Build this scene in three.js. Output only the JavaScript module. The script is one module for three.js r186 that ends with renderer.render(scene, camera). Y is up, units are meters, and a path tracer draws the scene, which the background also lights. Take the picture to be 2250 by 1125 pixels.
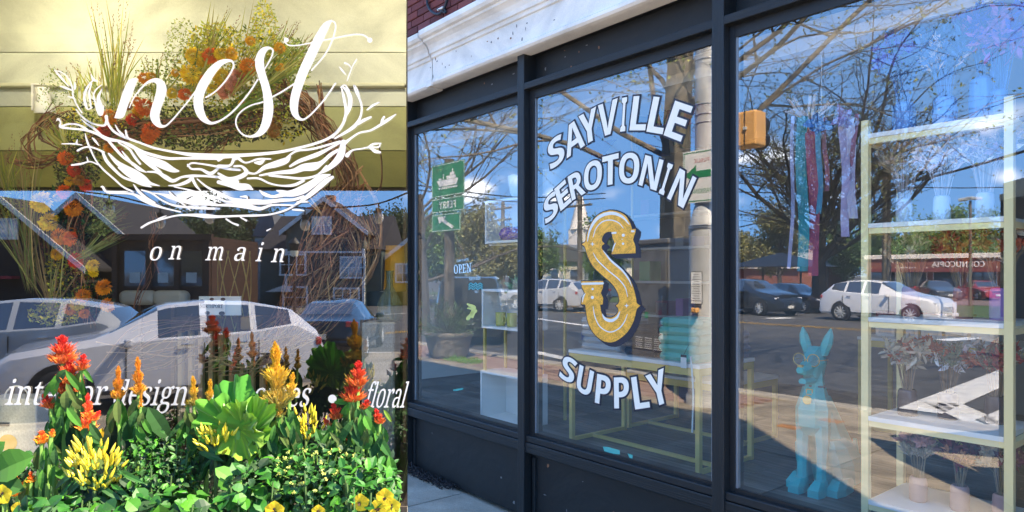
import * as THREE from 'three';
import { mergeGeometries, toCreasedNormals } from 'three/addons/utils/BufferGeometryUtils.js';
import { RoundedBoxGeometry } from 'three/addons/geometries/RoundedBoxGeometry.js';
import { TextGeometry } from 'three/addons/geometries/TextGeometry.js';
import { FontLoader } from 'three/addons/loaders/FontLoader.js';
import { ImprovedNoise } from 'three/addons/math/ImprovedNoise.js';

// ---------- camera, sky, sun, exposure ----------
const scene = new THREE.Scene();
const F = 1500, CX = 1125, CY = 602, EYE = 1.78;         // focal length and horizon in photo pixels, eye height in metres
const camera = new THREE.PerspectiveCamera(2 * Math.atan(562.5 / F) * 180 / Math.PI, 2, 0.05, 1500);
camera.position.set(0, EYE, 0);
camera.setViewOffset(2250, 1125, 0, -39.5, 2250, 1125);
camera.updateProjectionMatrix();
const renderer = new THREE.WebGLRenderer({ antialias: true });
renderer.toneMapping = THREE.LinearToneMapping;
renderer.toneMappingExposure = 4.8;
renderer.shadowMap.enabled = true;

let seed = 7;
const rnd = () => { seed = (seed * 1664525 + 1013904223) >>> 0; return seed / 4294967296; };
const rr = (a, b) => a + (b - a) * rnd();
const pick = a => a[Math.floor(rnd() * a.length)];
const noise = new ImprovedNoise();
const fbm = (x, y, z, o = 5) => { let s = 0, a = 0.5, f = 1; for (let i = 0; i < o; i++) { s += a * noise.noise(x * f, y * f, z * f); a *= 0.5; f *= 2.03; } return s; };
const clamp = (x, a = 0, b = 1) => Math.min(b, Math.max(a, x));
const sst = (a, b, x) => { const t = clamp((x - a) / (b - a)); return t * t * (3 - 2 * t); };
const V = (x, y, z) => new THREE.Vector3(x, y, z);

{ // clear spring sky with a few low cumulus clouds
  const W = 1024, H = 512, d = new Float32Array(W * H * 4);
  for (let j = 0; j < H; j++) for (let i = 0; i < W; i++) {
    const el = ((j + 0.5) / H - 0.5) * Math.PI, az = ((i + 0.5) / W - 0.5) * 2 * Math.PI;
    const t = clamp(el / (Math.PI / 2)), k = Math.pow(Math.max(t, 0), 0.42);
    let c = [0.2 * (1 - k) + 0.10 * k, 0.49 * (1 - k) + 0.20 * k, 0.98 * (1 - k) + 0.48 * k];
    const x = Math.cos(el) * Math.cos(az), z = Math.cos(el) * Math.sin(az), y = Math.sin(el);
    const n = fbm(x * 7 + 13.4, y * 19 + 4.2, z * 7 + 8.6, 6);
    const band = sst(0.015, 0.06, el) * (1 - sst(0.13, 0.22, el));
    const cl = sst(0.2, 0.34, n) * band;
    const lit = 0.75 + 0.25 * sst(0.2, 0.5, n);
    const w = [1.9 * lit, 1.9 * lit, 1.95 * lit];
    const o = (j * W + i) * 4;
    for (let q = 0; q < 3; q++) d[o + q] = c[q] * (1 - cl) + w[q] * cl;
    if (el < 0) for (let q = 0; q < 3; q++) d[o + q] = [0.3, 0.3, 0.3][q];
    d[o + 3] = 1;
  }
  const t = new THREE.DataTexture(d, W, H, THREE.RGBAFormat, THREE.FloatType);
  t.mapping = THREE.EquirectangularReflectionMapping; t.magFilter = THREE.LinearFilter; t.minFilter = THREE.LinearFilter; t.needsUpdate = true;
  scene.background = t; scene.environment = t;
  scene.backgroundIntensity = 1; scene.environmentIntensity = 1;
}
const SUNDIR = V(0.98 * Math.cos(0.87), Math.sin(0.87), 0.2 * Math.cos(0.87)).normalize();
const sun = new THREE.DirectionalLight(0xffecd0, 4.5);
sun.position.copy(SUNDIR).multiplyScalar(60); sun.castShadow = true;
Object.assign(sun.shadow.camera, { left: -45, right: 45, top: 45, bottom: -45, near: 1, far: 160 });
sun.shadow.mapSize.set(4096, 4096); sun.shadow.bias = -0.0005;
scene.add(sun, sun.target);

// ---------- geometry of the place ----------
// The dark shop front recedes to a vanishing point left of the picture: its own axes are X along the front, Y up, Z out to the street.
const TH = Math.atan(1220 / F), XA = V(Math.sin(TH), 0, Math.cos(TH)), ZA = V(-Math.cos(TH), 0, Math.sin(TH)), PD = 3.2254;
const O = ZA.clone().multiplyScalar(-PD), PHI = Math.atan2(-XA.z, XA.x);
const W3 = (X, Y, Z) => V(O.x + X * XA.x + Z * ZA.x, Y, O.z + X * XA.z + Z * ZA.z);
const dirl = (px, py) => { const d = V((px - CX) / F, (CY - py) / F, -1); return [d.dot(XA), d.y, d.dot(ZA)]; };
const onZ = (px, py, Z) => { const l = dirl(px, py), t = (Z - PD) / l[2]; return V(l[0] * t, EYE + l[1] * t, Z); };   // seen through the front
const onY = (px, py, Y) => { const l = dirl(px, py), t = (Y - EYE) / l[1]; return V(l[0] * t, Y, PD + l[2] * t); };
const mg = (px, py, Y = 0) => { const p = onY(px, py, Y); p.z = -p.z; return p; };                                       // mirrored in the front: stands on the ground
const mt = (px, py, t) => { const l = dirl(px, py); return V(l[0] * t, EYE + l[1] * t, -(PD + l[2] * t)); };           // mirrored, at depth t
// The flower shop window faces the camera at DN metres.
const DN = 1.0;
const pn = (px, py, z = DN) => V((px - CX) / F * z, EYE - (py - CY) / F * z, -z);
const ln = (px, py, t) => V((px - CX) / F * t, EYE - (py - CY) / F * t, t - 2 * DN);                                     // mirrored in that window, at depth t
const toPx = v => CX + v.x / -v.z * F;

// ---------- textures and materials ----------
function tex(n, fn, srgb = true, rep = 1) {
  const d = new Uint8Array(n * n * 4);
  for (let j = 0; j < n; j++) for (let i = 0; i < n; i++) { const c = fn(i / n, j / n, i, j), o = (j * n + i) * 4; for (let q = 0; q < 3; q++) d[o + q] = clamp(Array.isArray(c) ? c[q] : c) * 255; d[o + 3] = 255; }
  const t = new THREE.DataTexture(d, n, n); t.wrapS = t.wrapT = THREE.RepeatWrapping; t.magFilter = THREE.LinearFilter; t.minFilter = THREE.LinearMipmapLinearFilter; t.generateMipmaps = true;
  if (srgb) t.colorSpace = THREE.SRGBColorSpace; t.repeat.set(rep, rep); t.needsUpdate = true; return t;
}
// tileable noise on a torus
const tn = (u, v, f, o = 4, s = 0) => { const a = u * 2 * Math.PI, b = v * 2 * Math.PI, r = f / (2 * Math.PI); return fbm(Math.cos(a) * r + 11 + s, Math.sin(a) * r + Math.cos(b) * r * 1.3, Math.sin(b) * r * 1.3 + s * 1.7, o); };
const TX = {
  grime: tex(512, (u, v) => 0.96 + 0.22 * tn(u, v, 6, 6) + 0.06 * (rnd() - 0.5)),
  fine: tex(256, (u, v) => 0.5 + 0.5 * tn(u, v, 30, 3) + 0.25 * (rnd() - 0.5), false),
  coarse: tex(512, (u, v) => 0.5 + 0.8 * tn(u, v, 9, 6, 4) , false),
  concrete: tex(512, (u, v) => { const s = rnd() < 0.02 ? -0.16 : 0; const g = 0.80 + 0.35 * tn(u, v, 5, 6, 9) + 0.14 * (rnd() - 0.5) + s; return [g, g * 0.975, g * 0.94]; }),
  asphalt: tex(512, (u, v) => { const g = 0.72 + 0.3 * tn(u, v, 7, 5, 3) + 0.42 * (rnd() - 0.5); return g; }),
  wood: tex(512, (u, v) => { const g = 0.74 + 0.5 * fbm(u * 2.5, v * 26, 2.2, 4) + 0.25 * fbm(u * 9, v * 90, 7, 3); return g; }),
  leafy: tex(256, (u, v) => 0.8 + 0.5 * tn(u, v, 12, 4, 2)),
  gold: tex(512, (u, v) => { const g = 0.92 + 0.3 * tn(u, v, 40, 3, 5) + 0.25 * tn(u, v, 9, 4, 1); return [g, g * 0.97, g * 0.85]; }),
  paint: tex(512, (u, v) => { const sp = rnd() < 0.0035 ? 1.6 : 0, n2 = tn(u, v, 8, 6, 6); return 0.66 + 0.22 * n2 + 0.05 * (rnd() - 0.5) + sp * 0.3; }),
  weave: tex(256, (u, v) => 0.82 + 0.1 * Math.sin(u * 400) * Math.sin(v * 400) + 0.3 * tn(u, v, 10, 4, 8)),
};
const rp = (t, r, r2 = r) => { const c = t.clone(); c.repeat.set(r, r2); c.needsUpdate = true; return c; };
const lin = (r, g, b) => new THREE.Color().setRGB(r, g, b);
function M(c, rough = 0.7, o = {}) { const { P, ...k } = o; const K = k.transmission !== undefined || k.clearcoat !== undefined || k.sheen !== undefined || P ? THREE.MeshPhysicalMaterial : THREE.MeshStandardMaterial; return new K({ color: lin(...c), roughness: rough, ...k }); }
const MT = {
  navy: M([0.0125, 0.0155, 0.0165], 0.55, { map: rp(TX.paint, 0.7), bumpMap: rp(TX.coarse, 0.9), bumpScale: 0.002 }),
  navyDeep: M([0.007, 0.008, 0.009], 0.5),
  white: M([0.9, 0.83, 0.73], 0.55, { map: rp(TX.grime, 0.6), bumpMap: rp(TX.coarse, 0.8), bumpScale: 0.002 }),
  plainWhite: M([0.84, 0.79, 0.71], 0.5),
  vinyl: M([0.93, 0.82, 0.66], 0.6),
  vinylNest: M([0.7, 0.665, 0.61], 0.6),
  outline: M([0.012, 0.014, 0.028], 0.5),
  gold: M([1.0, 0.5, 0.06], 0.45, { map: rp(TX.gold, 3), metalness: 0.1, bumpMap: rp(TX.fine, 6), bumpScale: 0.0006 }),
  champagne: M([0.78, 0.74, 0.66], 0.5),
  brass: M([0.72, 0.54, 0.15], 0.4, { metalness: 0.2 }),
  steel: M([0.68, 0.69, 0.68], 0.45, { metalness: 0.2, map: rp(TX.grime, 1) }),
  black: M([0.012, 0.012, 0.013], 0.5),
  rubber: M([0.014, 0.014, 0.015], 0.8),
  concrete: M([0.46, 0.42, 0.35], 0.9, { map: rp(TX.concrete, 0.45), bumpMap: rp(TX.fine, 1.2), bumpScale: 0.004 }),
  asphalt: M([0.15, 0.146, 0.14], 0.88, { map: rp(TX.asphalt, 0.35), bumpMap: rp(TX.fine, 1.5), bumpScale: 0.006 }),
  roadPaint: M([0.75, 0.74, 0.70], 0.8, { map: rp(TX.grime, 0.8) }),
  roadYellow: M([0.62, 0.36, 0.04], 0.8, { map: rp(TX.grime, 0.8) }),
  plaster: M([0.72, 0.68, 0.61], 0.85),
  glass: new THREE.MeshPhysicalMaterial({ color: lin(0.97, 0.99, 0.98), roughness: 0.0, transmission: 1, thickness: 0, ior: 2.5 }),
  darkglass: M([0.16, 0.18, 0.2], 0.04, { metalness: 0.75, clearcoat: 1, clearcoatRoughness: 0.03 }),
  chrome: M([0.7, 0.7, 0.7], 0.15, { metalness: 1 }),
  bark: M([0.085, 0.07, 0.055], 0.95, { map: rp(TX.coarse, 3, 1) }),
  teal: M([0.03, 0.55, 0.54], 0.5),
};
const leafMat = (c, t = 0.3) => M(c, 0.95, { vertexColors: true, transmission: t, thickness: 0, side: THREE.DoubleSide });
const LEAFG = M([1, 1, 1], 0.58, { vertexColors: true, side: THREE.DoubleSide });
const LEAF = leafMat([1, 1, 1]), PETAL = leafMat([1, 1, 1], 0.2), DRY = M([1, 1, 1], 0.9, { vertexColors: true, side: THREE.DoubleSide });

// ---------- builders ----------
const used = {};
const numbered = n => { const k = used[n] = (used[n] ?? -1) + 1; return k ? `${n}_${String(k).padStart(3, '0')}` : n; };
function shade(o) { o.castShadow = o.receiveShadow = true; return o; }
function thing(name, label, category, pos = [0, 0, 0], turn = 0, group) {
  const g = new THREE.Group(); g.name = numbered(name); g.position.set(...pos); g.rotation.y = turn;
  g.userData = { label, category }; if (group) g.userData.group = group; scene.add(g); return g;
}
function R(name, label, category, X, Y, Z, turn = 0, group) { const p = W3(X, Y, Z); return thing(name, label, category, [p.x, p.y, p.z], PHI + turn, group); }  // in the dark shop's axes
function part(parent, name, geo, mat, label, kind) { const m = shade(new THREE.Mesh(geo, mat)); m.name = name; if (label) m.userData.label = label; if (kind) m.userData.kind = kind; parent.add(m); return m; }
function structure(name, geo, mat, pos, turn = 0) { const m = geo ? shade(new THREE.Mesh(geo, mat)) : new THREE.Group(); m.name = numbered(name); m.userData.kind = 'structure'; if (pos) m.position.copy(pos); m.rotation.y = turn; scene.add(m); return m; }
function norm(g) { g = g.index ? g.toNonIndexed() : g; for (const k of Object.keys(g.attributes)) if (!['position', 'normal', 'uv'].includes(k)) g.deleteAttribute(k); if (!g.attributes.uv) g.setAttribute('uv', new THREE.BufferAttribute(new Float32Array(g.attributes.position.count * 2), 2)); if (!g.attributes.normal) g.computeVertexNormals(); return g; }
const merge = l => mergeGeometries(l.map(norm));
function box(w, h, d, x = 0, y = 0, z = 0) { // uv in metres
  const g = new THREE.BoxGeometry(w, h, d).toNonIndexed(), p = g.attributes.position, n = g.attributes.normal, uv = g.attributes.uv;
  const ox = rnd() * 7, oy = rnd() * 7;
  for (let i = 0; i < p.count; i++) { const ax = Math.abs(n.getX(i)), ay = Math.abs(n.getY(i)); uv.setXY(i, (ax > 0.5 ? p.getZ(i) : p.getX(i)) + ox, (ay > 0.5 ? p.getZ(i) : p.getY(i)) + oy); }
  return g.translate(x, y, z);
}
const rbox = (w, h, d, r = 0.01, x = 0, y = 0, z = 0) => new RoundedBoxGeometry(w, h, d, 2, Math.min(r, w / 2.01, h / 2.01, d / 2.01)).translate(x, y, z);
const bx = (x0, x1, y0, y1, z0, z1) => box(x1 - x0, y1 - y0, z1 - z0, (x0 + x1) / 2, (y0 + y1) / 2, (z0 + z1) / 2);
const cyl = (r0, r1, h, x = 0, y = 0, z = 0, s = 16) => new THREE.CylinderGeometry(r1, r0, h, s).translate(x, y + h / 2, z);
function bar(a, b, r0, r1 = r0, s = 6) { const d = b.clone().sub(a), l = d.length(), g = new THREE.CylinderGeometry(r1, r0, l, s, 1); g.translate(0, l / 2, 0); g.applyQuaternion(new THREE.Quaternion().setFromUnitVectors(V(0, 1, 0), d.normalize())); return g.translate(a.x, a.y, a.z); }
const tube = (pts, r, seg = 24, rs = 6) => new THREE.TubeGeometry(new THREE.CatmullRomCurve3(pts), seg, r, rs);
const lathe = (pts, s = 20) => new THREE.LatheGeometry(pts.map(p => new THREE.Vector2(...p)), s);
function shapeOf(pts) { const s = new THREE.Shape(); s.moveTo(...pts[0]); for (const p of pts.slice(1)) s.lineTo(...p); s.closePath(); return s; }
class MB { // free triangles with vertex colours
  constructor() { this.p = []; this.c = []; }
  tri(a, b, c, col) { for (const v of [a, b, c]) { this.p.push(v.x, v.y, v.z); this.c.push(col[0], col[1], col[2]); } }
  quad(a, b, c, d, col) { this.tri(a, b, c, col); this.tri(a, c, d, col); }
  // a pointed leaf: ribs along dir, faces about up
  leaf(b, dir, up, len, w, curl, col, seg = 3, fold = 0.15) {
    const side = dir.clone().cross(up).normalize(), nn = side.clone().cross(dir).normalize(); let pm = b.clone(), pl = b.clone(), pr = b.clone(), d = dir.clone().normalize();
    for (let i = 1; i <= seg; i++) {
      d.addScaledVector(nn, -curl / seg).normalize();
      const m = pm.clone().addScaledVector(d, len / seg), t = i / seg, ww = w * Math.pow(Math.sin(Math.PI * Math.min(0.98, t * 0.84 + 0.08)), 0.9) * (i === seg ? 0 : 1);
      const l = m.clone().addScaledVector(side, ww / 2).addScaledVector(nn, ww * fold), r = m.clone().addScaledVector(side, -ww / 2).addScaledVector(nn, ww * fold);
      const k = 1 + 0.12 * (rnd() - 0.5), cc = [col[0] * k, col[1] * k, col[2] * k];
      if (i === 1) { this.tri(pm, l, m, cc); this.tri(pm, m, r, cc); } else if (i === seg) { this.tri(pl, m, pm, cc); this.tri(pm, m, pr, cc); } else { this.quad(pl, l, m, pm, cc); this.quad(pm, m, r, pr, cc); }
      pm = m; pl = l; pr = r;
    }
  }
  stick(pts, r0, r1, col, s = 3) { // a thin tapered stem through points
    let prev = null;
    for (let i = 0; i < pts.length; i++) {
      const d = (i < pts.length - 1 ? pts[i + 1].clone().sub(pts[i]) : pts[i].clone().sub(pts[i - 1])).normalize();
      const a = Math.abs(d.y) < 0.9 ? V(0, 1, 0) : V(1, 0, 0), u = a.cross(d).normalize(), v = d.clone().cross(u), r = r0 + (r1 - r0) * i / (pts.length - 1), ring = [];
      for (let k = 0; k < s; k++) { const q = k / s * 2 * Math.PI; ring.push(pts[i].clone().addScaledVector(u, r * Math.cos(q)).addScaledVector(v, r * Math.sin(q))); }
      if (prev) for (let k = 0; k < s; k++) this.quad(prev[k], prev[(k + 1) % s], ring[(k + 1) % s], ring[k], col);
      prev = ring;
    }
  }
  geo() { const g = new THREE.BufferGeometry(); g.setAttribute('position', new THREE.Float32BufferAttribute(this.p, 3)); g.setAttribute('color', new THREE.Float32BufferAttribute(this.c, 3)); g.computeVertexNormals(); return g; }
}
const rdir = () => { const z = rr(-1, 1), a = rr(0, 6.283), s = Math.sqrt(1 - z * z); return V(s * Math.cos(a), z, s * Math.sin(a)); };
const vary = (c, k = 0.25) => { const f = 1 + rr(-k, k); return [c[0] * f * rr(0.92, 1.08), c[1] * f, c[2] * f * rr(0.9, 1.1)]; };
const fonts = {};
for (const n of ['sans_bold', 'sans_regular', 'serif_regular', 'serif_bold']) fonts[n] = await new FontLoader().loadAsync(`fonts/droid/droid_${n}.typeface.json`);
function text(str, font, size, depth = 0.001, o = {}) { const g = new TextGeometry(str, { font: fonts[font], size, depth, curveSegments: 5, bevelEnabled: !!o.grow, bevelSize: o.grow || 0, bevelThickness: 0.0002, bevelSegments: 1 }); g.computeBoundingBox(); return g; }
function textC(str, font, size, depth, o) { const g = text(str, font, size, depth, o), b = g.boundingBox; return g.translate(-(b.min.x + b.max.x) / 2, -(b.min.y + b.max.y) / 2, 0); }
// a flat ribbon of changing width through [x, y, w], in photo pixels, put in place by map
function ribbon(pts, map, lift, n = 8) {
  const P = pts.map(p => V(p[0], p[1], p[2])), c = new THREE.CatmullRomCurve3(P, false, 'centripetal'), N = Math.max(4, (P.length - 1) * n), pos = [], idx = []; 
  for (let i = 0; i <= N; i++) {
    const t = i / N, q = c.getPoint(t), a = c.getPoint(Math.max(0, t - 0.002)), b = c.getPoint(Math.min(1, t + 0.002)); let dx = b.x - a.x, dy = b.y - a.y; const l = Math.hypot(dx, dy) || 1; dx /= l; dy /= l; const w = Math.max(0.6, q.z) / 2;
    for (const s of [-1, 1]) { const v = map(q.x - dy * w * s, q.y + dx * w * s, lift); pos.push(v.x, v.y, v.z); }
    if (i) { const k = 2 * i; idx.push(k - 2, k - 1, k, k - 1, k + 1, k); }
  }
  for (const e of [0, N]) { const q = c.getPoint(e / N), w = Math.max(0.6, q.z) / 2, base = pos.length / 3; const v = map(q.x, q.y, lift * 1.02); pos.push(v.x, v.y, v.z); for (let k = 0; k <= 10; k++) { const v2 = map(q.x + Math.cos(k / 5 * Math.PI) * w, q.y + Math.sin(k / 5 * Math.PI) * w, lift * 1.02); pos.push(v2.x, v2.y, v2.z); if (k) idx.push(base, base + k, base + k + 1); } }
  const g = new THREE.BufferGeometry(); g.setAttribute('position', new THREE.Float32BufferAttribute(pos, 3)); g.setIndex(idx); return g;
}
function dotGeo(x, y, r, map, lift) { const pos = [], idx = []; const c = map(x, y, lift); pos.push(c.x, c.y, c.z); for (let k = 0; k <= 20; k++) { const v = map(x + Math.cos(k / 10 * Math.PI) * r, y + Math.sin(k / 10 * Math.PI) * r, lift); pos.push(v.x, v.y, v.z); if (k) idx.push(0, k + 1, k); } const g = new THREE.BufferGeometry(); g.setAttribute('position', new THREE.Float32BufferAttribute(pos, 3)); g.setIndex(idx); return g; }

// ---------- ground and streets ----------
const gh = (x, z) => -0.14 - 0.2 * sst(-4, 0.5, z + 0.85 * x - 1);   // the street drops a little towards the flower shop's side
function sheet(x0, x1, z0, z1, nx, nz, lift, hf = gh) {
  const g = new THREE.PlaneGeometry(x1 - x0, z1 - z0, nx, nz).rotateX(-Math.PI / 2).translate((x0 + x1) / 2, 0, (z0 + z1) / 2), p = g.attributes.position, uv = g.attributes.uv;
  for (let i = 0; i < p.count; i++) { p.setY(i, hf(p.getX(i), p.getZ(i)) + lift); uv.setXY(i, p.getX(i), p.getZ(i)); }
  g.computeVertexNormals(); return g;
}
structure('ground', sheet(-400, 400, -400, 400, 200, 200, 0), MT.asphalt);
structure('pavement', sheet(-24, 4, 5.2, 16.5, 56, 24, 0.012), MT.concrete);
{
  const sw = structure('sidewalk', null, null, W3(0, 0, 0), PHI);
  part(sw, 'bed', bx(-44, 14, -0.5, -0.03, -0.2, 5.9), MT.concrete);
  for (let i = 0; i < 16; i++) for (let j = 0; j < 3; j++) part(sw, 'slab', box(1.53, 0.06, 1.49, -20 + i * 1.545 + 0.77, -0.03 + 0.002 * rnd(), 0.05 + j * 1.505 + 0.745), MT.concrete);
  part(sw, 'slab', bx(-44, -20.02, -0.06, 0, 0.05, 4.55), MT.concrete); part(sw, 'slab', bx(4.75, 14, -0.06, 0, 0.05, 4.55), MT.concrete);
  const kerbM = M([0.6, 0.575, 0.52], 0.9, { map: rp(TX.concrete, 0.8) }); for (let i = 0; i < 20; i++) part(sw, 'kerb_stone', rbox(2.38, 0.5, 0.34, 0.03, -34 + i * 2.4, -0.242, 6.07), kerbM);
  const bm = [M([0.33, 0.22, 0.18], 0.9, { map: rp(TX.grime, 2) }), M([0.38, 0.28, 0.23], 0.9, { map: rp(TX.grime, 2) }), M([0.28, 0.19, 0.16], 0.9)];
  const pg = box(0.232, 0.06, 0.112); let n = 0; const rest = [];
  for (let j = 0; j < 10; j++) for (let i = 0; i < 43; i++) {
    const x = -15.5 + i * 0.24 + (j % 2) * 0.12, z = 4.63 + j * 0.12, y = -0.031 + 0.004 * rnd();
    if (n < 290 && x > -12.8 && x < -5.6) { const m = part(sw, 'paver', pg, bm[(i * 7 + j * 3 + (i * j) % 5) % 3]); m.position.set(x, y, z); n++; } else rest.push(pg.clone().translate(x, y, z));
  }
  part(sw, 'slab', bx(-5.0, 4.7, -0.06, 0, 4.56, 5.88), MT.concrete); part(sw, 'slab', bx(-44, -15.7, -0.06, 0, 4.56, 5.88), MT.concrete);
  part(sw, 'pavers', merge(rest), bm[0], null, 'stuff');
  part(sw, 'utility_cover', bx(-4.1, -3.85, -0.002, 0.006, 4.9, 5.08), M([0.42, 0.2, 0.07], 0.8, { map: TX.grime }), 'rust orange square cover');
  part(sw, 'utility_cover', bx(-4.25, -4.0, -0.002, 0.006, 4.2, 4.36), M([0.42, 0.2, 0.07], 0.8, { map: TX.grime }), 'rust orange square cover');
}
// painted lines, each following the road
const onRoad = (pts, w, mat, name) => { // a painted line between two places of the dark shop's street axes
  const rd = new THREE.BufferGeometry(), pos = [], idx = [], uv = []; const [a, b] = pts, d = b.clone().sub(a).setY(0), l = d.length(); d.normalize(); const s = V(-d.z, 0, d.x).multiplyScalar(w / 2), N = Math.ceil(l / 1.5);
  for (let i = 0; i <= N; i++) { const q = a.clone().addScaledVector(d, l * i / N); for (const k of [-1, 1]) { const e = q.clone().addScaledVector(s, k), ww = W3(e.x, 0, e.z); pos.push(ww.x, gh(ww.x, ww.z) + 0.012, ww.z); uv.push(l * i / N, k * w / 2); } if (i) { const k = 2 * i; idx.push(k - 2, k, k - 1, k - 1, k, k + 1); } }
  rd.setAttribute('position', new THREE.Float32BufferAttribute(pos, 3)); rd.setAttribute('uv', new THREE.Float32BufferAttribute(uv, 2)); rd.setIndex(idx); rd.computeVertexNormals(); structure(name, rd, mat);
};
onRoad([V(-60, 0, 20.6), V(30, 0, 20.6)], 0.13, MT.roadYellow, 'centre_line'); onRoad([V(-60, 0, 20.95), V(30, 0, 20.95)], 0.13, MT.roadYellow, 'centre_line');
onRoad([V(-60, 0, 29.5), V(30, 0, 29.5)], 0.18, MT.roadPaint, 'edge_line');
{ // crosswalk bars beside the corner
  const g = (x, y) => mg(x, y, -0.13);
  onRoad([g(2020, 903), g(2290, 792)], 0.55, MT.roadPaint, 'crosswalk_bar'); onRoad([g(2120, 965), g(2400, 840)], 0.55, MT.roadPaint, 'crosswalk_bar');
  onRoad([g(2070, 748), g(2330, 728)], 0.5, MT.roadPaint, 'crosswalk_bar');
  onRoad([g(2070, 885), g(2190, 940)], 0.5, MT.roadPaint, 'crosswalk_bar');
  onRoad([g(1690, 700), g(1735, 698)], 0.7, MT.roadPaint, 'lane_marking');
  onRoad([g(1170, 772), g(1250, 790)], 0.3, MT.roadPaint, 'lane_marking'); onRoad([g(1180, 700), g(1290, 716)], 0.3, MT.roadPaint, 'lane_marking');
}

// ---------- the dark blue shop building ----------
const PANES = [[-7.1, -5.53], [-5.36, -3.87], [-3.70, -2.21], [-2.07, -0.32]], GY0 = 0.64, GY1 = 3.04, FY = 0.47, PAR = 7.9;
const gasketM = M([0.25, 0.27, 0.29], 0.4, { metalness: 0.4 });
const shop = R('shop_building', 'corner shop building with navy painted front, white cornice and red brick above', 'building', 0, 0, 0);
const brickM = [[0.23, 0.052, 0.04], [0.19, 0.043, 0.036], [0.27, 0.07, 0.05], [0.15, 0.036, 0.032], [0.22, 0.06, 0.055]].map(c => M(c, 0.9, { map: rp(TX.grime, 3), bumpMap: rp(TX.fine, 4), bumpScale: 0.003 }));
const mortar = M([0.3, 0.28, 0.26], 0.95, { map: rp(TX.grime, 2) });
{
  // shell
  part(shop, 'upper_wall', bx(-7.6, 0.5, 3.43, PAR, -0.25, 0), mortar);
  const wall = part(shop, 'side_wall', bx(0.3, 0.5, 0, PAR, -8, -0.25), brickM[0]);
  part(shop, 'side_wall', bx(-7.6, -7.4, 0, PAR, -8, -0.25), brickM[0]);
  part(shop, 'rear_wall', bx(-7.4, 0.3, 0, PAR, -8, -7.8), brickM[1]);
  part(shop, 'roof', bx(-7.4, 0.3, PAR - 0.35, PAR - 0.2, -7.8, -0.25), MT.asphalt);
  part(shop, 'ceiling', bx(-7.4, 0.3, 3.47, 3.6, -7.8, -0.25), M([0.78, 0.77, 0.74], 0.8));
  // bricks that can be picked apart, above the cornice
  const bg = rbox(0.2, 0.058, 0.06, 0.004); let y = 3.74, row = 0, n = 0;
  for (; y < 4.75; y += 0.068, row++) for (let x = -5.9 + (row % 2) * 0.105; x < -3.55 - Math.max(0, 0); x += 0.21) { if (n++ > 296) break; const m = part(shop, 'brick', bg, brickM[Math.floor(fbm(x * 9, y * 30, row) * 9 + 20) % 5]); m.position.set(x, y + 0.03, -0.002 + 0.004 * rnd()); }
  // cornice: two lengths that meet at a joint
  const jx = onZ(945, 150, 0.13).x, prof = [[0, 3.36], [0.10, 3.36], [0.125, 3.365], [0.14, 3.38], [0.14, 3.40], [0.125, 3.415], [0.112, 3.42], [0.11, 3.43], [0.11, 3.595], [0.125, 3.60], [0.128, 3.625], [0.145, 3.63], [0.15, 3.66], [0.165, 3.69], [0.19, 3.71], [0.205, 3.715], [0.207, 3.735], [0.235, 3.74], [0.25, 3.76], [0.252, 3.79], [0.25, 3.80], [0, 3.83]];
  const cor = (x0, x1, dy) => { const g = new THREE.ExtrudeGeometry(shapeOf(prof.map(p => [p[0], p[1] + dy])), { depth: x1 - x0, bevelEnabled: false, steps: 12 }); g.rotateY(Math.PI / 2); g.scale(1, 1, 1); const p = g.attributes.position; for (let i = 0; i < p.count; i++) { const zx = p.getX(i); p.setXYZ(i, x0 + zx, p.getY(i) + 0.003 * fbm(zx * 1.3 + x0, 3, 1, 2), -p.getZ(i)); } const id = []; for (let i = 0; i < p.count; i += 3) id.push(i, i + 2, i + 1); g.setIndex(id); const q = g.toNonIndexed(); const u = q.attributes.uv, pp = q.attributes.position; for (let i = 0; i < pp.count; i++) u.setXY(i, pp.getX(i), pp.getY(i) + pp.getZ(i)); q.computeVertexNormals(); return q; };
  const c1 = part(shop, 'cornice', cor(jx + 0.012, 0.5, 0), MT.white), c2 = part(shop, 'cornice', cor(-7.6, jx - 0.004, -0.012), MT.white);
  part(c1, 'joint_cap', bx(jx - 0.03, jx + 0.045, 3.355, 3.41, 0.132, 0.150), MT.white);
  // chips, nail heads and rust marks on the frieze and the bulkhead
  { const keep = seed; seed = 77; const rustM = M([0.25, 0.12, 0.06], 0.9), greyM = M([0.2, 0.19, 0.18], 0.9), chip = (x, y, z, w, h, m) => { const n = 7, p = []; for (let i = 0; i < n; i++) { const a = i / n * 6.283, r = rr(0.5, 1); p.push([x + Math.cos(a) * w * r, y + Math.sin(a) * h * r]); } part(shop, 'chip', new THREE.ShapeGeometry(shapeOf(p)).translate(0, 0, z), m); };
    for (let i = 0; i < 26; i++) chip(rr(-5.6, -2.2), rr(3.44, 3.59), 0.1125, rr(0.003, 0.014), rr(0.003, 0.02), rnd() < 0.5 ? rustM : greyM);
    for (let i = 0; i < 22; i++) chip(rr(-5.4, -0.5), rr(0.04, 0.46), -0.0135, rr(0.003, 0.02), rr(0.003, 0.016), rnd() < 0.4 ? rustM : greyM);
    for (let i = 0; i < 10; i++) chip(rr(-5.2, -2.3), rr(3.18, 3.34), -0.0485, rr(0.004, 0.02), rr(0.004, 0.016), rnd() < 0.6 ? rustM : greyM); seed = keep; }
  // navy woodwork
  part(shop, 'bulkhead', bx(-7.4, -0.3, 0, 0.5, -0.2, -0.015), MT.navy);
  part(shop, 'bottom_rail', rbox(7.1, 0.075, 0.12, 0.006, -3.85, 0.535, -0.005), MT.navy);
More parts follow.
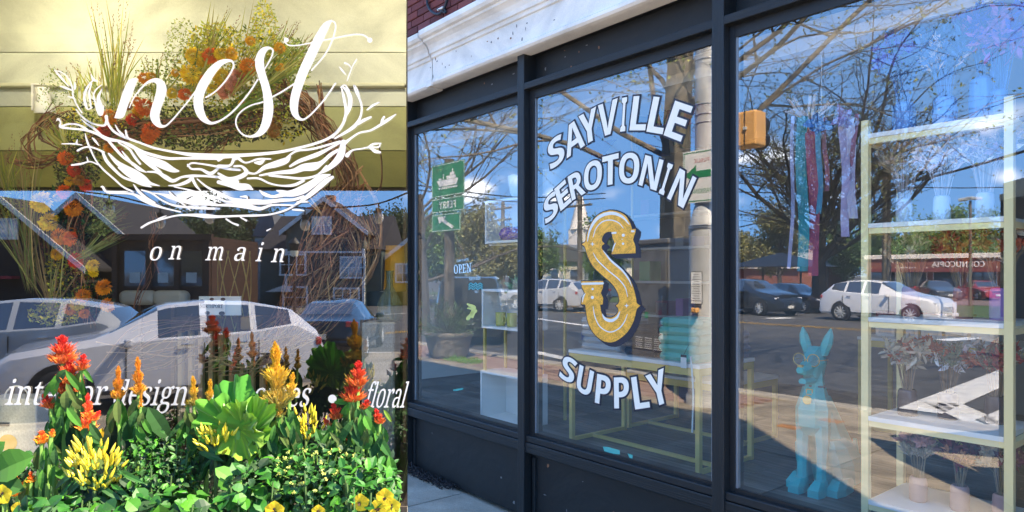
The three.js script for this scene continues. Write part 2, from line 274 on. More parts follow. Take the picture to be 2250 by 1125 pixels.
  part(shop, 'sill', rbox(7.1, 0.045, 0.1, 0.006, -3.85, 0.598, 0.0), MT.navyDeep);
  part(shop, 'header_panel', bx(-7.4, -0.3, 3.15, 3.44, -0.2, -0.05), MT.navy);
  part(shop, 'header_rail', rbox(7.1, 0.05, 0.14, 0.006, -3.85, 3.128, -0.005), MT.navy);
  part(shop, 'header_fascia', bx(-7.4, -0.3, 3.365, 3.40, -0.05, 0.03), MT.navyDeep);
  part(shop, 'pier', bx(-0.3, 0.5, 0, 3.44, -0.25, 0.04), MT.navy);
  part(shop, 'pier', bx(-7.6, -7.4, 0, 3.44, -0.25, 0.04), MT.navy);
  const posts = [-7.25, -5.445, -3.785, -2.14];
  for (const x of posts) {
    part(shop, 'mullion', rbox(0.075, 3.40, 0.16, 0.006, x, 1.70, -0.012), MT.navy);
    part(shop, 'bulkhead_moulding', rbox(0.03, 0.42, 0.03, 0.004, x + 0.07, 0.25, -0.01), MT.navy);
  }
  PANES.forEach(([a, b], i) => {
    const f = part(shop, 'window_frame', merge([bx(a - 0.06, a, GY0 - 0.03, GY1 + 0.07, -0.07, 0.015), bx(b, b + 0.06, GY0 - 0.03, GY1 + 0.07, -0.07, 0.015), bx(a, b, GY1, GY1 + 0.07, -0.07, 0.012), bx(a, b, GY0 - 0.025, GY0, -0.07, 0.01)]), MT.navyDeep);
    for (const q of [a, b - 0.012]) part(f, 'gasket', bx(q, q + 0.012, GY0, GY1, -0.02, 0.004), gasketM);
    part(shop, 'window_pane', new THREE.PlaneGeometry(b - a, GY1 - GY0).translate((a + b) / 2, (GY0 + GY1) / 2, 0), MT.glass);
  });
}
// inside: plank floor, walls, dropped soffit
{
  const fl = structure('shop_floor', null, null, W3(0, 0, 0), PHI);
  part(fl, 'subfloor', bx(-7.4, 0.3, 0.2, FY - 0.02, -7.75, -0.2), MT.black);
  part(fl, 'display_step', bx(-7.4, 0.3, 0.2, FY - 0.02, -0.2, -0.075), MT.black);
  const fm = [[0.13, 0.125, 0.12], [0.165, 0.16, 0.15], [0.105, 0.102, 0.1], [0.2, 0.19, 0.18]].map((c, i) => M(c, 0.42, { map: rp(TX.wood, 0.7 + 0.1 * i, 1.1), bumpMap: rp(TX.wood, 0.7 + 0.1 * i, 1.1), bumpScale: 0.002 }));
  let row = 0;
  for (let z = -0.08; z > -4.4; z -= 0.19, row++) for (let x = -6.9 + (row * 0.47) % 1.2; x < 0.2; x += 1.25) part(fl, 'plank', bx(Math.max(x, -7.3), Math.min(x + 1.246, 0.29), FY - 0.02, FY + 0.001 * (row % 3), z - 0.187, z), fm[(row * 5 + Math.floor(x * 3 + 40)) % 4]);
  const iw = structure('shop_wall', null, null, W3(0, 0, 0), PHI);
  part(iw, 'panel', bx(-7.39, 0.29, FY - 0.02, 3.465, -4.6, -4.5), M([0.3, 0.28, 0.26], 0.9));
  part(iw, 'panel', bx(-7.39, -7.3, FY, 3.465, -4.5, -0.26), MT.plaster); part(iw, 'panel', bx(0.2, 0.29, FY, 3.465, -4.5, -0.26), MT.plaster);
  const sf = R('ceiling_soffit', 'white dropped soffit along the ceiling inside the navy shop front', 'soffit', 0, 0, 0);
  part(sf, 'face', bx(-7.3, 0.2, 3.05, 3.46, -0.5, -0.36), M([0.7, 0.69, 0.66], 0.8)); part(sf, 'trim', bx(-7.3, 0.2, 2.985, 3.05, -0.54, -0.32), MT.plainWhite);
}
// ---------- lettering on the glass ----------
const letterPlane = (o, s) => (x, y) => [o[0] + x / s, o[1] + y / s];
function letters(name, label, str, data, conv, grow) {
  const g = R(name, label, 'lettering', 0, 0, 0);
  [...str].forEach((ch, i) => {
    const [a, b, u] = data[i], A = onZ(...conv(...a), 0.003), B = onZ(...conv(...b), 0.003), C = onZ(...conv(a[0] + u[0], a[1] + u[1]), 0.003);
    const base = text(ch, 'sans_bold', 1, 0.001), bb = base.boundingBox, ww = bb.max.x - bb.min.x, hh = bb.max.y - bb.min.y;
    const put = (geo, z) => { const p = geo.attributes.position; for (let k = 0; k < p.count; k++) { const uu = (p.getX(k) - bb.min.x) / ww, vv = (p.getY(k) - bb.min.y) / hh; p.setXYZ(k, A.x + (B.x - A.x) * uu + (C.x - A.x) * vv, A.y + (B.y - A.y) * uu + (C.y - A.y) * vv, z + (p.getZ(k) > 0.0005 ? 0.0008 : 0)); } geo.computeVertexNormals(); return geo; };
    const l = part(g, 'letter', put(base, 0.0042), MT.vinyl);
    part(l, 'outline', put(text(ch, 'sans_bold', 1, 0.001, { grow: grow * 1.0 }), 0.0022), MT.outline);
  });
  return g;
}
const cz = letterPlane([1180, 190], 3.629), cs = letterPlane([1215, 770], 8.034);
letters('window_lettering', 'white arched lettering in the top row on the middle navy shop window', 'SAYVILLE', [
  [[110, 672], [228, 580], [-32, -212]], [[237, 575], [384, 468], [-32, -228]], [[358, 478], [500, 403], [-26, -238]], [[487, 412], [645, 360], [0, -260]], [[664, 362], [704, 356], [16, -270]], [[738, 350], [864, 350], [34, -272]], [[873, 360], [1002, 382], [58, -280]], [[1010, 388], [1147, 442], [93, -275]]], cz, 0.055);
letters('window_lettering', 'white arched lettering in the second row, just above the gold letter', 'SEROTONIN', [
  [[70, 1105], [174, 1012], [-22, -192]], [[190, 995], [278, 918], [-52, -176]], [[280, 912], [390, 848], [-36, -190]], [[372, 842], [514, 808], [8, -230]], [[520, 797], [650, 770], [2, -234]], [[648, 772], [806, 776], [18, -242]], [[810, 784], [952, 832], [56, -238]], [[972, 850], [1010, 868], [75, -242]], [[1038, 890], [1167, 972], [102, -238]]], cz, 0.055);
letters('window_lettering', 'white lettering curved like a smile below the gold letter', 'SUPPLY', [
  [[105, 468], [345, 612], [95, -404]], [[400, 692], [652, 832], [75, -444]], [[740, 918], [988, 988], [45, -508]], [[1085, 1022], [1347, 1022], [-7, -544]], [[1455, 1042], [1717, 1005], [-75, -564]], [[1760, 1015], [2092, 885], [-128, -564]]], cs, 0.06);
{ // ornamental gold letter with black drop shade
  const g = R('gold_letter', 'large ornate gold letter S with black drop shade on the middle window', 'lettering', 0, 0, 0);
  const raw = [[455, 188], [483, 186], [481, 210], [470, 240], [462, 270], [474, 300], [481, 330], [482, 374], [390, 377], [297, 382], [305, 340], [318, 295], [303, 250], [297, 209], [270, 208], [240, 225], [222, 260], [225, 283], [242, 300], [222, 316], [225, 345], [250, 385], [300, 430], [370, 490], [430, 560], [465, 640], [485, 720], [492, 760], [518, 778], [492, 802], [470, 890], [420, 980], [350, 1040], [290, 1062], [220, 1045], [150, 980], [110, 890], [92, 770], [62, 768], [68, 720], [90, 680], [68, 640], [62, 590], [232, 587], [230, 640], [213, 680], [232, 720], [228, 768], [208, 772], [215, 820], [235, 860], [280, 872], [320, 860], [348, 825], [345, 795], [330, 778], [350, 760], [355, 720], [335, 660], [290, 600], [220, 540], [150, 470], [110, 390], [90, 325], [66, 305], [95, 285], [105, 230], [135, 150], [190, 80], [260, 48], [330, 48], [400, 80], [440, 140]];
  const k = 3.5125, to = (p, dx, dy) => { const q = onZ(1260 + (p[0] + dx) / k, 450 + (p[1] + dy) / k, 0.003); return [q.x, q.y]; };
  // smooth the outline between its corners
  const sm = []; const corner = new Set([0, 1, 4, 7, 9, 13, 28, 37, 38, 40, 42, 43, 45, 47, 48]);
  for (let i = 0; i < raw.length; i++) { const a = raw[(i + raw.length - 1) % raw.length], b = raw[i], c = raw[(i + 1) % raw.length], d = raw[(i + 2) % raw.length]; sm.push(b); if (!corner.has(i) && !corner.has((i + 1) % raw.length)) for (const t of [0.33, 0.66]) { const f = q => 0.5 * (2 * b[q] + (c[q] - a[q]) * t + (2 * a[q] - 5 * b[q] + 4 * c[q] - d[q]) * t * t + (3 * b[q] - a[q] - 3 * c[q] + d[q]) * t * t * t); sm.push([f(0), f(1)]); } }
  const ex = (dx, dy, z, grow) => { const s = shapeOf(sm.map(p => to(p, dx, dy)).reverse()); const q = new THREE.ExtrudeGeometry(s, { depth: 0.0006, bevelEnabled: !!grow, bevelSize: grow || 0, bevelThickness: 0.0001, bevelSegments: 1 }).translate(0, 0, z); return q; };
  for (let i = 0; i < 4; i++) part(g, 'drop_shade', ex(10 * i, 9 * i, 0.0035 - 0.0007 * i, 0.007), MT.outline);
  const face = part(g, 'gold_face', ex(0, 0, 0.0052), MT.gold);
  const map = (x, y, z) => onZ(1260 + x / k, 450 + y / k, z);
  const lines = [[[108, 280, 6], [125, 200, 14], [170, 120, 22], [230, 78, 24], [310, 66, 24], [380, 95, 18], [430, 150, 6]], [[152, 248, 5], [175, 180, 7], [225, 130, 8], [290, 118, 8], [350, 140, 7], [385, 180, 4]], [[152, 370, 3], [180, 420, 7], [260, 500, 8], [350, 575, 8], [400, 640, 7], [418, 708, 4]], [[230, 355, 5], [290, 430, 14], [380, 510, 14], [430, 580, 10], [450, 630, 3]], [[152, 785, 4], [165, 860, 7], [205, 940, 8], [280, 982, 8], [350, 955, 8], [395, 900, 7], [416, 845, 4]], [[222, 842, 4], [245, 880, 20], [290, 894, 24], [335, 870, 18], [358, 825, 5]], [[66, 610, 16], [150, 608, 18], [228, 606, 16]], [[300, 218, 14], [326, 216, 14]], [[452, 204, 16], [466, 204, 14]], [[68, 752, 4], [80, 700, 12], [92, 684, 3]], [[300, 360, 4], [312, 320, 10], [326, 292, 3]]];
  lines.forEach((l, i) => part(g, 'highlight_line', ribbon(l, map, 0.0064 + i * 0.00005, 5), MT.champagne));
  for (const [x, y, r] of [[385, 235, 12], [383, 300, 9], [376, 265, 4], [148, 650, 9], [146, 715, 12]]) part(g, 'dot', dotGeo(x, y, r, map, 0.0066), MT.champagne);
  for (const [x, y] of [[152, 303], [416, 778]]) { const s = shapeOf([0, 1, 2, 3, 4, 5, 6, 7].map(i => { const a = i * Math.PI / 4, q = i % 2 ? 6 : 19, v = map(x + Math.cos(a) * q, y + Math.sin(a) * q, 0); return [v.x, v.y]; }).reverse()); part(g, 'star', new THREE.ShapeGeometry(s).translate(0, 0, 0.0067), MT.champagne); }
}

// ---------- inside the navy shop ----------
const shelfWhite = M([0.84, 0.8, 0.73], 0.4);
function displayTable(x0, x1, z0, z1, h, label) {
  const t = R('display_table', label, 'table', (x0 + x1) / 2, FY, (z0 + z1) / 2), w = x1 - x0, d = z0 - z1, s = 0.033;
  part(t, 'table_top', rbox(w + 0.01, 0.026, d + 0.01, 0.004, 0, h - 0.013, 0), shelfWhite);
  for (const k of [-1, 1]) { part(t, 'apron', box(w - 0.002, 0.05, s, 0, h - 0.052, k * (d / 2 - s / 2)), MT.brass); part(t, 'apron', box(s - 0.004, 0.046, d - 2 * s - 0.002, k * (w / 2 - s / 2), h - 0.052, 0), MT.brass); }
  for (const i of [-1, 1]) for (const k of [-1, 1]) part(t, 'leg', box(s, h - 0.077, s, i * (w / 2 - s / 2), (h - 0.077) / 2, k * (d / 2 - s / 2)), MT.brass);
  for (const i of [-1, 1]) part(t, 'stretcher', box(s - 0.006, s - 0.006, d - 2 * s, i * (w / 2 - s / 2), s / 2 + 0.002, 0), MT.brass);
  part(t, 'stretcher', box(w - 2 * s, s - 0.008, s - 0.008, 0, s / 2 + 0.002, 0.08), MT.brass);
  return t;
}
displayTable(-3.87, -2.66, -0.5, -1.14, 0.72, 'white topped table with brass coloured legs holding folded sweatshirts');
displayTable(-3.9, -2.9, -1.2, -1.88, 0.5, 'lower brass legged table standing behind the sweatshirt table');
displayTable(-2.55, -1.2, -2.5, -3.1, 0.8, 'brass legged table at the back of the shop behind the teal dog');
// folded garments
function garment(w, h, d, mat, label, X, Y, Z, turn, group) {
  const g = new RoundedBoxGeometry(w, h, d, 6, h * 0.46), p = g.attributes.position, o = rnd() * 50;
  for (let i = 0; i < p.count; i++) { const x = p.getX(i), y = p.getY(i), z = p.getZ(i), e = Math.max(Math.abs(x) / w, Math.abs(z) / d) * 2; const n = fbm(x * 14 + o, y * 34, z * 14, 3); p.setXYZ(i, x + 0.016 * n * e + 0.006 * rnd(), y + 0.012 * fbm(x * 9 + o, 5, z * 9, 3), z + 0.016 * fbm(x * 15, y * 40 + o, z * 15, 3) * e); }
  g.computeVertexNormals();
  const t = R('folded_sweatshirt', label, 'sweatshirt', X, Y, Z, turn, group); part(t, 'body', g.translate(0, h / 2, 0), mat);
  const f = new RoundedBoxGeometry(w * 0.86, h * 0.34, d * 0.12, 3, h * 0.15); part(t, 'sleeve_fold', f.translate(rr(-0.01, 0.01), h * 0.5, d * 0.47), mat); return t;
}
const cloth = c => M(c, 0.95, { sheen: 0.4, bumpMap: rp(TX.weave, 4), bumpScale: 0.002 });
const beige = cloth([0.5, 0.46, 0.42]), blackc = cloth([0.014, 0.015, 0.017]), mint = cloth([0.16, 0.55, 0.42]), lilac = cloth([0.34, 0.32, 0.36]);
const TT = FY + 0.721;
const NTH = ['lowest', 'second', 'third', 'fourth', 'fifth'];
for (let i = 0; i < 5; i++) garment(0.40, 0.052, 0.36, beige, `folded beige sweatshirt in the stack on the brass legged table, the ${NTH[i]} from below`, -3.64 + rr(-0.01, 0.01), TT + i * 0.05, -0.78, rr(-0.04, 0.04), 'beige sweatshirts in one stack');
for (let i = 0; i < 4; i++) garment(0.30, 0.055, 0.34, blackc, `folded black sweatshirt in the middle stack on the brass legged table, the ${NTH[i]} from below`, -3.22 + rr(-0.008, 0.008), TT + i * 0.053, -0.74, rr(-0.03, 0.03), 'black sweatshirts in one stack');
for (let i = 0; i < 5; i++) garment(0.33, 0.06, 0.36, mint, `folded mint green sweatshirt in the stack on the brass legged table, the ${NTH[i]} from below`, -2.86 + rr(-0.012, 0.012), TT + i * 0.057, -0.72, rr(-0.06, 0.06), 'mint sweatshirts in one stack');
for (let i = 0; i < 4; i++) garment(0.24, 0.05, 0.2, lilac, `folded grey lilac sweatshirt behind the mint stack, the ${NTH[i]} from below`, -2.79 + rr(-0.01, 0.01), TT + i * 0.048, -1.01, rr(-0.05, 0.05), 'grey lilac sweatshirts in one stack');
{ const p = onZ(1502, 797, -0.47), t = R('price_tag', 'small white price tag hanging at the edge of the sweatshirt table', 'tag', p.x, p.y, -0.47); part(t, 'card', box(0.045, 0.07, 0.002), MT.plainWhite); part(t, 'header', box(0.045, 0.016, 0.0024, 0, 0.044, 0), MT.black); part(t, 'string', bar(V(0, 0.05, 0), V(0.02, 0.12, -0.03), 0.0015), MT.black); }
// drawstring hanging from the mint stack
{ const t = R('drawstring', 'pale drawstring hanging from the mint sweatshirts down the table leg', 'cord', 0, 0, 0); const a = onZ(1518, 783, -0.46), b = onZ(1523, 860, -0.46), c = onZ(1521, 950, -0.46); part(t, 'cord', tube([a, b, c], 0.006, 16, 5), M([0.6, 0.72, 0.72], 0.8)); }
// white cubes
function cube(x0, x1, y0, y1, label) { const t = R('display_cube', label, 'cube', (x0 + x1) / 2, y0, -0.62), w = x1 - x0, h = y1 - y0, d = 0.3, k = 0.022;
  part(t, 'side_panel', bx(-w / 2, -w / 2 + k, 0, h, -d / 2, d / 2), shelfWhite); part(t, 'side_panel', bx(w / 2 - k, w / 2, 0, h, -d / 2, d / 2), shelfWhite); part(t, 'top_panel', bx(-w / 2 + k, w / 2 - k, h - k, h - 0.001, -d / 2, d / 2 - 0.002), shelfWhite); part(t, 'bottom_panel', bx(-w / 2 + k, w / 2 - k, 0.001, k, -d / 2, d / 2 - 0.002), shelfWhite); part(t, 'back_panel', bx(-w / 2 + k, w / 2 - k, k, h - k, -d / 2, -d / 2 + k), shelfWhite); return t; }
const cY = (px, py) => onZ(px, py, -0.5).y;
cube(-5.0, -4.42, FY, cY(1075, 815), 'white open cube standing on the shop floor at the foot of the stack');
cube(-4.98, -4.42, cY(1083, 722), cY(1083, 635), 'white open cube holding yellow mugs, in the middle of the stack');
cube(-4.93, -4.4, cY(1090, 535), cY(1090, 440), 'white open cube holding purple cloth, topmost of the stack');
{ const y0 = cY(1075, 815), y1 = cY(1083, 722), t = R('brass_stand', 'brass stand carrying the white cubes in the window', 'stand', -4.7, 0, -0.62); for (const [x, z] of [[-0.27, 0.12], [0.24, 0.12], [-0.27, -0.12], [0.24, -0.12]]) part(t, 'leg', box(0.022, y1 - y0 - 0.002, 0.022, x, (y0 + y1) / 2, z), MT.brass);
  const pole = R('clear_rod', 'slim brass rod rising behind the white cubes', 'rod', -4.72, FY, -0.86); part(pole, 'rod', cyl(0.016, 0.016, cY(1090, 440) - FY, 0, 0, 0, 10), MT.brass);
  part(pole, 'shelf_plate', merge([box(0.52, 0.012, 0.2, 0, cY(1090, 535) - FY - 0.008, 0.2)]), shelfWhite); }
garment(0.3, 0.12, 0.2, cloth([0.16, 0.08, 0.38]), 'rolled purple cloth inside the topmost white cube', -4.66, cY(1090, 535) + 0.024, -0.62, 0.1);
for (let i = 0; i < 3; i++) { const t = R('mug', 'yellow mug lined up inside the middle white cube', 'mug', -4.84 + i * 0.16, cY(1083, 722) + 0.023, -0.58, i, 'yellow mugs in the cube'); part(t, 'cup', lathe([[0, 0.004], [0.04, 0], [0.045, 0.01], [0.047, 0.12], [0.044, 0.12], [0.041, 0.02], [0, 0.016]]), M([0.55, 0.5, 0.12], 0.3)); part(t, 'handle', new THREE.TorusGeometry(0.03, 0.007, 6, 14, Math.PI).rotateZ(-Math.PI / 2).translate(0.046, 0.06, 0), M([0.55, 0.5, 0.12], 0.3)); }
{ const p = onZ(1128, 640, -0.55), t = R('flower_ball', 'pale green artificial flower spray on the middle white cube', 'flowers', p.x, cY(1083, 635), -0.6); const m = new MB(); for (let i = 0; i < 60; i++) { const d = rdir(); d.y = Math.abs(d.y); m.leaf(V(0, 0, 0), d, rdir(), rr(0.06, 0.16), 0.03, 0.5, vary([0.4, 0.55, 0.3])); } part(t, 'petals', m.geo(), LEAF); }
{ const p = onZ(1145, 410, -0.55), t = R('lamp_shade_vase', 'pale blue round vase standing on the topmost white cube', 'vase', -4.6, cY(1090, 440), -0.62); part(t, 'vase', lathe([[0, 0], [0.07, 0], [0.1, 0.06], [0.12, 0.2], [0.1, 0.21], [0, 0.2]]), M([0.55, 0.66, 0.68], 0.4)); }
{ const a = onZ(1215, 395, -0.9), t = R('hanging_planter', 'pale blue planter on a clear shelf behind the first letters', 'planter', a.x, a.y - 0.14, -0.9); part(t, 'pot', lathe([[0, 0], [0.09, 0], [0.13, 0.22], [0.12, 0.22], [0, 0.2]]), M([0.5, 0.6, 0.64], 0.4)); part(t, 'shelf_plate', box(0.5, 0.012, 0.3, 0.05, -0.006, 0), shelfWhite); part(t, 'shelf_post', box(0.02, a.y - 0.14 - FY - 0.013, 0.02, 0.05, -(a.y - 0.14 - FY) / 2 - 0.006, -0.1), MT.brass); }
// clothes rail with hanging garments
{ const a = onZ(1420, 180, -2.6), b = onZ(1560, 170, -2.6), y = a.y + 0.1, t = R('clothes_rail', 'brass clothes rail in the back of the shop', 'rail', 0, 0, 0); part(t, 'rail', bar(V(a.x - 0.2, y, -2.6), V(b.x + 0.3, y, -2.6), 0.014), MT.brass); part(t, 'post', bar(V(a.x - 0.2, FY, -2.6), V(a.x - 0.2, y, -2.6), 0.016), MT.brass); part(t, 'post', bar(V(b.x + 0.3, FY, -2.6), V(b.x + 0.3, y, -2.6), 0.016), MT.brass);
  const cols = [[0.03, 0.1, 0.14, 'dark teal'], [0.02, 0.05, 0.22, 'navy blue'], [0.02, 0.3, 0.08, 'green'], [0.015, 0.015, 0.018, 'black'], [0.3, 0.02, 0.03, 'red'], [0.04, 0.16, 0.15, 'deep green'], [0.22, 0.03, 0.06, 'wine red'], [0.3, 0.1, 0.18, 'pink']];
  cols.forEach((c, i) => { const x = a.x + (b.x - a.x) * (i + 0.3) / 8, g = R('hanging_garment', `${c[3]} garment hanging on the brass rail`, 'garment', x, y - 0.03, -2.6); const s = new THREE.CylinderGeometry(0.06, 0.12, rr(0.5, 0.9), 14, 8, true), p = s.attributes.position; for (let k = 0; k < p.count; k++) { const an = Math.atan2(p.getZ(k), p.getX(k)), f = 1 + 0.25 * Math.sin(an * 5 + i); p.setX(k, p.getX(k) * f * 0.7); p.setZ(k, p.getZ(k) * f * 1.4); } s.computeVertexNormals(); s.computeBoundingBox(); s.translate(0, -s.boundingBox.max.y - 0.06, 0); part(g, 'cloth', s, M(c.slice(0, 3), 0.9, { side: THREE.DoubleSide })); part(g, 'hanger', new THREE.TorusGeometry(0.03, 0.004, 5, 12).translate(0, -0.02, 0), MT.steel); });
}
{ const p = onZ(1318, 330, -1.4), t = R('star_ornament', 'purple and blue fabric star hanging behind the white letters', 'ornament', p.x, p.y, -1.4); const s = []; for (let i = 0; i < 10; i++) { const a = i * Math.PI / 5 + Math.PI / 2, r = i % 2 ? 0.07 : 0.2; s.push([Math.cos(a) * r, Math.sin(a) * r]); } part(t, 'star', new THREE.ExtrudeGeometry(shapeOf(s), { depth: 0.03, bevelEnabled: true, bevelSize: 0.012, bevelThickness: 0.012, bevelSegments: 2 }), M([0.06, 0.035, 0.22], 0.8, { map: rp(TX.weave, 6) })); part(t, 'cord', bar(V(0, 0.2, 0.01), V(0, 3.46 - p.y, 0.01), 0.002), MT.black); }
{ const t = R('storage_shelf', 'grey storage shelf with boxes against the rear wall', 'shelf', -6.2, FY, -4.2); for (let i = 0; i < 5; i++) part(t, 'board', box(2.4, 0.03, 0.4, 0, 0.3 + i * 0.45, 0), MT.plaster); for (const x of [-1.2, 1.2]) part(t, 'upright', box(0.03, 2.3, 0.4, x, 1.15, 0), MT.plaster); for (let i = 0; i < 22; i++) { const sh = Math.floor(rnd() * 5), h = rr(0.1, 0.3); part(t, 'carton', rbox(rr(0.1, 0.22), h, 0.25, 0.008, -1.05 + (i % 8) * 0.29, 0.316 + sh * 0.45 + h / 2, 0.02), M([rr(0.1, 0.6), rr(0.15, 0.55), rr(0.2, 0.55)], 0.7)); } }
// shelving with vases and dried bouquets
const SX0 = -1.53, SX1 = -0.93, SZ0 = -0.3, SZ1 = -0.72, SL = [0.66, 1.075, 1.566, 2.03, 2.475];
{ const t = R('shelf_unit', 'tall brass coloured shelf unit with white boards full of dried bouquets', 'shelf', 0, 0, 0), fr = M([0.92, 0.76, 0.38], 0.4, { metalness: 0.1 });
  for (const x of [SX0, SX1]) for (const z of [SZ0, SZ1]) part(t, 'post', box(0.034, 2.545 - FY, 0.034, x, (FY + 2.545) / 2, z), fr);
  for (const y of SL) { part(t, 'board', bx(SX0 + 0.018, SX1 - 0.018, y - 0.022, y, SZ1 - 0.015, SZ0 + 0.018), shelfWhite); for (const z of [SZ0, SZ1]) part(t, 'rail', bx(SX0 + 0.018, SX1 - 0.018, y - 0.05, y - 0.023, z - 0.013, z + 0.013), fr); for (const x of [SX0, SX1]) part(t, 'rail', bx(x - 0.016, x + 0.016, y - 0.05, y - 0.023, SZ1 + 0.022, SZ0 - 0.022), fr); }
}
function bouquet(label, X, Y, Z, h, spread, heads, stemC, cat = 'bouquet', n = 40) {
  const t = R('dried_bouquet', label, cat, X, Y, Z), st = new MB(), hd = new MB();
  for (let i = 0; i < n; i++) {
    const a = rr(0, 6.283), s = Math.sqrt(rnd()) * spread, tip = V(Math.cos(a) * s, h * rr(0.6, 1), Math.sin(a) * s * 0.8), mid = tip.clone().multiplyScalar(0.5); mid.y += 0.03; st.stick([V(rr(-0.012, 0.012), -0.1, rr(-0.012, 0.012)), mid, tip], 0.0022, 0.0012, vary(stemC), 3);
    const c = heads[i % heads.length], k = c[3] || 'tuft';
    if (k === 'plume') for (let q = 0; q < 34; q++) { const f = q / 34, b = mid.clone().lerp(tip, f * 1.1 - 0.05); const d = rdir(); d.y = Math.abs(d.y) + 0.6; hd.leaf(b, d.normalize(), rdir(), 0.05 * (1.2 - f * 0.6), 0.012, 0.6, vary(c), 2, 0); }
    else if (k === 'leaf') for (let q = 0; q < 12; q++) { const b = mid.clone().lerp(tip, 0.2 + q / 13); const d = rdir(); d.y += 0.4; hd.leaf(b, d.normalize(), rdir(), 0.065, 0.02, 0.4, vary(c), 3); }
    else for (let q = 0; q < 26; q++) { const d = rdir(); d.y += 0.5; hd.leaf(tip, d.normalize(), rdir(), rr(0.024, 0.055), 0.024, 0.3, vary(c), 2, 0.1); }
  }
  part(t, 'stems', st.geo(), DRY); part(t, 'flowers', hd.geo(), PETAL); return t;
}
function vase(label, X, Y, Z, r, h, mat, ribs = 0) {
  const t = R('vase', label, 'vase', X, Y, Z), g = lathe([[0, 0.003], [r * 0.9, 0], [r, h * 0.06], [r * 1.02, h * 0.5], [r * 0.94, h * 0.92], [r * 0.8, h], [r * 0.72, h], [r * 0.85, h * 0.9], [r * 0.9, h * 0.1], [0, h * 0.05]], 28);
  if (ribs) { const p = g.attributes.position; for (let i = 0; i < p.count; i++) { const a = Math.atan2(p.getZ(i), p.getX(i)), f = 1 + 0.05 * Math.sin(a * ribs) * Math.cos(p.getY(i) / h * 30); p.setX(i, p.getX(i) * f); p.setZ(i, p.getZ(i) * f); } g.computeVertexNormals(); }
  part(t, 'body', g, mat); return t;
}
const cobalt = M([0.05, 0.2, 0.5], 0.25, { clearcoat: 0.6 }), bottle = M([0.07, 0.045, 0.05], 0.25), cream = M([0.6, 0.55, 0.48], 0.6), pinkwood = M([0.5, 0.3, 0.26], 0.6);
const bl = [0.1, 0.1, 0.75], pu = [0.45, 0.18, 0.6], wl = [0.85, 0.82, 0.9], nb = [0.06, 0.2, 0.5], or = [0.5, 0.12, 0.05], rd = [0.42, 0.05, 0.05], cr = [0.6, 0.52, 0.4], wn = [0.2, 0.03, 0.07], gr = [0.22, 0.27, 0.17];
const dry = [0.3, 0.24, 0.16];
[[-1.40, 0.052, 0.15, [[...bl], [...nb, 'leaf'], [...bl]], 'bright blue'], [-1.20, 0.05, 0.13, [[...nb, 'leaf'], [...nb, 'plume'], [...wl, 'plume']], 'dark blue'], [-1.06, 0.06, 0.2, [[...pu], [...pu, 'plume'], [...bl]], 'violet'], [-0.985, 0.035, 0.12, [[...bl], [...pu, 'leaf']], 'blue and violet']].forEach(([x, r, h, hd, nm], i) => { vase(`cobalt blue ribbed vase holding the ${nm} bouquet on the shelf top`, x, SL[4], -0.42 + (i % 2) * 0.06, r, h, cobalt, 9); bouquet(`${nm} dried bouquet on top of the tall shelf unit`, x, SL[4] + h, -0.42 + (i % 2) * 0.06, 0.32, 0.11, hd, nb, 'bouquet', 80); });
[[-1.43, 'cream', [[...cr, 'plume'], [...cr]]], [-1.26, 'white lilac', [[...wl, 'leaf'], [...wl], [...wl, 'plume']]], [-1.08, 'pale violet', [[...wl], [...wl, 'plume'], [0.45, 0.4, 0.65]]]].forEach(([x, nm, hd], i) => { vase(`clear white vase under the ${nm} bouquet on the second board`, x, SL[3], -0.5, 0.038, 0.13, M([0.6, 0.62, 0.72], 0.3)); bouquet(`${nm} dried bouquet on the second board of the tall shelf unit`, x, SL[3] + 0.12, -0.5, 0.3, 0.13, hd, [0.5, 0.48, 0.5], 'bouquet', 50); });
[[-1.40, 'faded grass', [[...gr, 'plume'], [...cr, 'plume']]], [-1.17, 'orange red', [[...or], [...rd, 'plume'], [0.6, 0.14, 0.03, 'plume']]], [-1.02, 'creamy pampas and orange', [[...cr, 'plume'], [...or], [...cr]]]].forEach(([x, nm, hd], i) => { vase(`lilac vase under the ${nm} bouquet on the third board`, x, SL[2], -0.5, 0.042, 0.15, i === 2 ? M([0.3, 0.16, 0.4], 0.5) : M([0.35, 0.1, 0.08], 0.5)); bouquet(`${nm} dried bouquet on the third board of the tall shelf unit`, x, SL[2] + 0.14, -0.5, 0.29, 0.15, hd, dry, 'bouquet', 30); });
[[-1.40, 'cream and orange feathery', [[...cr, 'plume'], [...or], [...cr, 'leaf'], [...cr, 'leaf']]], [-1.24, 'orange and white', [[...or], [...wl, 'leaf'], [...gr, 'plume']]], [-1.06, 'brown airy', [[...dry, 'plume'], [...cr, 'plume'], [...rd]]]].forEach(([x, nm, hd], i) => { vase(`dark brown bottle under the ${nm} bouquet on the fourth board`, x, SL[1], -0.46 - 0.06 * i, 0.045, 0.13, bottle); bouquet(`${nm} dried bouquet on the fourth board of the tall shelf unit`, x, SL[1] + 0.13, -0.46 - 0.06 * i, 0.24, 0.11, hd, [0.32, 0.22, 0.14], 'bouquet', 30); });
[[-1.35, 'pale', [[...cr, 'plume'], [0.6, 0.35, 0.35]]], [-1.17, 'wine and apricot', [[...wn, 'leaf'], [0.6, 0.28, 0.15, 'plume'], [...wn]]], [-1.0, 'wine red', [[...wn], [...cr]]]].forEach(([x, nm, hd], i) => { vase(`turned pink wood vase holding the ${nm} bouquet on the lowest board`, x, SL[0], -0.46, 0.04, 0.12, pinkwood); bouquet(`${nm} dried bouquet on the lowest board of the tall shelf unit`, x, SL[0] + 0.12, -0.46, 0.2, 0.08, hd, dry, 'bouquet', 20); });
